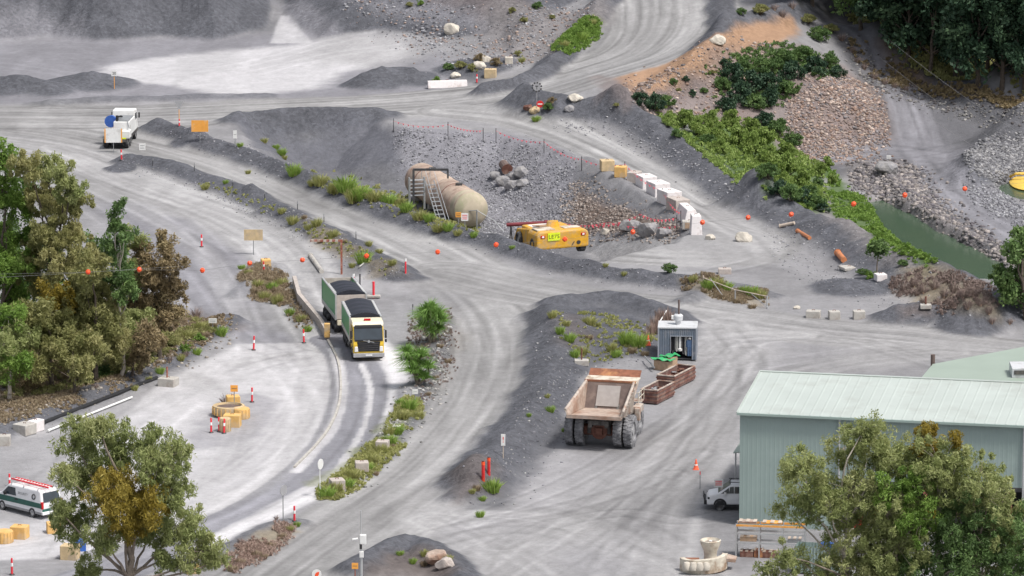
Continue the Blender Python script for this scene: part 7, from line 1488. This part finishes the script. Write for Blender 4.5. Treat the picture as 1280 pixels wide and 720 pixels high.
for k, px, py, r_ in [('green',367,210,11),('green',352,188,7),('grass',400,222,11),('grass',390,226,7),('green',432,226,15),('grass',418,230,12),('green',450,236,16),('grass',442,242,12),('grass',468,240,12),('green',484,244,11),('grass',498,248,10),('green',508,256,10),('grass',524,266,10),('green',536,270,8),('grass',548,280,10),('green',560,282,8),('grass',572,288,7),('green',592,292,6),('grass',256,232,6),('green',282,226,4),('grass',310,214,4),('grass',366,272,9),('grass',352,262,6),('grass',396,276,8),('grass',385,282,6),('grass',416,290,8),('green',454,318,12),('grass',490,326,6),('grass',474,312,5),('grass',461,303,5),('grass',440,330,5),('green',345,182,5),('grass',330,174,5),
  ('green',615,604,13),('green',600,641,6),('grass',590,612,5),('green',603,622,5),('green',700,412,7),('green',712,420,8),('grass',708,402,6),('grass',690,392,6),('grass',737,398,9),('green',718,440,8),('grass',728,436,8),('grass',764,432,8),('green',770,440,7),('green',783,420,12),('green',798,422,13),('grass',808,420,9),('grass',748,404,5),('green',688,510,6),('green',661,518,4),('green',705,536,4),('grass',684,494,4),
  ('grass',866,347,7),('green',884,354,9),('grass',896,352,9),('green',908,356,8),('green',940,362,9),('grass',950,366,8),('green',930,360,7),('green',640,308,4),('grass',757,330,4),('grass',780,342,4),
  ('green',408,613,11),('grass',420,606,9),('green',434,600,10),('grass',442,592,9),('green',458,580,9),('grass',466,570,9),('grass',476,558,8),('green',486,548,10),('green',496,534,10),('grass',486,536,8),('green',512,504,11),('grass',504,516,9),('green',500,500,7),('grass',524,516,8),('green',340,356,8),('grass',352,350,8),('grass',322,352,8),('grass',330,368,8),('grass',346,372,9),('green',362,388,7),('green',384,408,7),('grass',376,396,7),('grass',310,338,6),('green',302,332,5),('green',371,654,5),('grass',362,660,6),
  ('green',276,412,9),('grass',252,404,9),('grass',236,416,8),('green',246,438,6),('grass',226,446,6),('green',200,462,6),('grass',186,472,5),('grass',168,484,5),('green',500,690,5),('grass',530,690,6),('green',516,700,6),('grass',560,696,6),('green',286,508,7),('green',670,146,6),('grass',652,74,5),('grass',740,26,6),('grass',705,54,6),('green',728,44,7),('green',300,180,4),('grass',356,196,4)]:
    plant(TP, k, px, py, r_ * 1.3, {'green': 'green grass tuft', 'grass': 'yellowish grass tuft'}[k], GT, 1.15)
for k, px, py, r_ in [('dry',596,608,8),('dry',300,700,9),('dry',320,690,9),('dry',338,678,9),('dry',352,668,8),('dry',290,708,9),('dry',330,694,7),('dry',860,358,7),('dry',902,368,8),('dry',920,374,7),('dry',940,380,8),('dry',880,362,6),('dry',530,702,8),('dry',540,690,7),('dry',266,404,9),('dry',256,416,8),('dry',345,360,9),('dry',318,362,8),('dry',336,346,9),('dry',300,344,6),('dry',790,436,8),('dry',806,440,7),('dry',550,430,7),('dry',560,450,6),('dry',545,470,6),('dry',535,490,6),('dry',470,590,6),('dry',490,556,6),('dry',736,420,7),('dry',400,300,6),('dry',380,270,6),('dry',430,300,6)]:
    plant(TP, k, px, py, r_, 'dry brown tuft', 'dry tufts', 1.0)
for i_, (px, py, r_) in enumerate(sorted([(245,386,15),(282,494,16),(1130,356,12),(1142,350,13),(1154,358,14),(1168,352,14),(1180,362,15),(1192,354,15),(1204,364,15),(1216,360,15),(1226,372,14),(1210,378,12),(1190,376,12),(1172,372,12),(1154,372,10),(1236,384,12),(1146,364,9),(1120,350,9),(1080,80,10),(1092,92,10),(1106,100,9),(1066,60,9),(1072,72,9),(1052,44,10),(1118,104,8),(1132,108,8),(968,6,10),(978,14,10),(990,4,10),(300,640+34,8),(345,645,7),(60,478,10),(90,470,10),(120,480,8),(232,440,8),(212,446,8),(1262,400,9),(1240,398,9)])):
    plant(TP, 'twig', px, py, r_, '', 'bare twiggy shrubs', 1.1, label='leafless twiggy shrub, %s of all such shrubs counted from the left' % nth(i_))
for px, py, r_ in [(818,402,12),(824,395,13),(832,398,13),(814,412,11),(824,410,11),(838,400,11),(808,418,8)]: plant(TP, 'reed', px, py, r_, 'clump of dead pinkish reeds', 'dead reeds behind the store shed', 1.7)
def spiky(cx, cy, spots, lab):
    t = thing('spiky_plant', lab, 'spiky plant', G(cx, cy), group='spiky plants beside the lane'); a = t.location; src = [q for q in COL.objects if q.parent == TP['spiky'] and q.name.startswith('leaves')][0]
    for (px, py, s_) in spots:
        w_ = wpt(px, py, a.y) - a; f = src.copy(); COL.objects.link(f); f.name = 'leaf_rosette'; f.parent = t; f.location = w_ + Vector((0, float(rng.uniform(-.5, .5)), 0)); f.scale = (s_, s_, s_); f.rotation_euler = (float(rng.uniform(-.3, .3)), float(rng.uniform(-.3, .3)), float(rng.uniform(0, 6)))
        q = MB(); limb(q, (0, 0, -.2), tuple(f.location), .11, .08, np.random.default_rng(int(px)), 3); q.build('stem', M_['bark'], t)
spiky(540, 428, [(531,392,1.0),(546,396,1.1),(538,386,1.0),(551,402,.9),(530,408,.9),(541,416,.9),(548,412,.8),(534,400,1.0)], 'taller green spiky plant beside the lane, right of the tipper truck')
spiky(522, 480, [(512,450,1.0),(526,446,1.0),(534,460,.95),(516,464,1.0),(524,470,.9),(508,440,.8),(520,456,1.0),(530,472,.8)], 'lower green spiky plant beside the lane, above the small white sign')
for d_ in (BP, TP):
    for k, p in list(d_.items()):
        if not _first.get((id(d_), k)):
            for q in [c for c in COL.objects if c.parent == p]: bpy.data.objects.remove(q)
            bpy.data.objects.remove(p)
# ground cover nobody could count: low weeds on the green slope, dry grass on the banks
def cover(name, pix, n, lm, size, asp, seed, up=.12, droop=-.8):
    r = np.random.default_rng(seed); pts = [tuple(G(a, b)[:2]) for a, b in pix]; a = np.array(pts); x = r.uniform(a[:, 0].min(), a[:, 0].max(), n * 4); y = r.uniform(a[:, 1].min(), a[:, 1].max(), n * 4)
    k = (poly_sdf(x, y, pts) > r.uniform(-.6, .6, n * 4)) & (fbm(x * .35, y * .3, seed, 3) > r.uniform(-.35, .25, n * 4)); x, y = x[k][:n], y[k][:n]; z = zat(x, y); c = np.stack([x, y, z + up], -1)
    V, F, t = leaves(c, size * 1.6, 14, size, asp, droop, r, squash=.6); o = link(name, mesh_np(name, V, F, LM[lm], {'tint': t[:, None]})); tag(o, kind='stuff')
cover('slope_weeds', [(820,142),(900,140),(960,160),(1025,205),(1035,262),(960,250),(880,195)], 2600, 'lime', .13, 2.6, 161, .2)
cover('slope_weeds', [(880,80),(960,55),(1045,70),(1050,95),(980,130),(900,140)], 900, 'mid', .13, 2.2, 162, .15)
cover('pond_weeds', [(1030,205),(1060,235),(1120,292),(1178,326),(1160,334),(1090,300),(1035,245)], 2600, 'bright', .12, 2.2, 163, .12)
cover('grove_litter', [(-20,400),(230,395),(290,400),(240,436),(160,478),(60,520),(-20,540)], 6000, 'dry', .09, 3, 164, .06)
cover('grove_weeds', [(-20,400),(230,395),(280,400),(240,430),(150,470),(0,500)], 2500, 'olive', .12, 2.5, 165, .15)
cover('berm_weeds', [(380,218),(420,214),(520,250),(600,288),(600,296),(520,278),(440,250),(390,232)], 1500, 'grass', .08, 4, 166, .1)
cover('berm_weeds', [(240,225),(300,238),(440,306),(500,340),(480,346),(370,288),(300,250)], 900, 'grass', .07, 4, 167, .07)
cover('strip_grass', [(395,622),(430,590),(480,540),(505,500),(530,500),(500,560),(450,605),(415,626)], 2600, 'grass', .08, 4, 168, .1)
cover('strip_weeds', [(510,400),(560,385),(575,430),(560,480),(530,500),(515,470)], 500, 'twig', .045, 6, 169, .08)
cover('island_grass', [(298,346),(320,330),(352,344),(372,376),(390,412),(376,410),(350,380),(318,376)], 1300, 'dry', .06, 6, 170, .12)
cover('island_brush', [(275,708),(300,690),(350,655),(370,658),(340,690),(300,719)], 800, 'deadreed', .05, 7, 171, .12)
cover('shrub_litter', [(1110,352),(1140,340),(1220,352),(1250,392),(1180,392),(1130,372)], 1800, 'twig', .06, 7, 172, .12)
cover('fence_weeds', [(850,350),(900,350),(960,364),(960,384),(900,374),(855,362)], 900, 'dry', .05, 6, 173, .1)
cover('hill_weeds', [(690,60),(735,22),(752,26),(744,50),(705,68)], 1200, 'bright', .1, 3, 174, .12)
cover('mound_weeds', [(690,390),(740,390),(830,415),(800,440),(720,450),(700,420)], 350, 'grass', .07, 4, 175, .06)
cover('forest_floor', [(1060,20),(1110,60),(1180,100),(1290,118),(1290,20),(1180,10)], 5000, 'olive', .2, 2, 176, .2)
cover('forest_brush', [(1050,44),(1080,56),(1140,92),(1200,112),(1290,122),(1290,130),(1180,122),(1090,96)], 1300, 'brown', .12, 3, 177, .2)
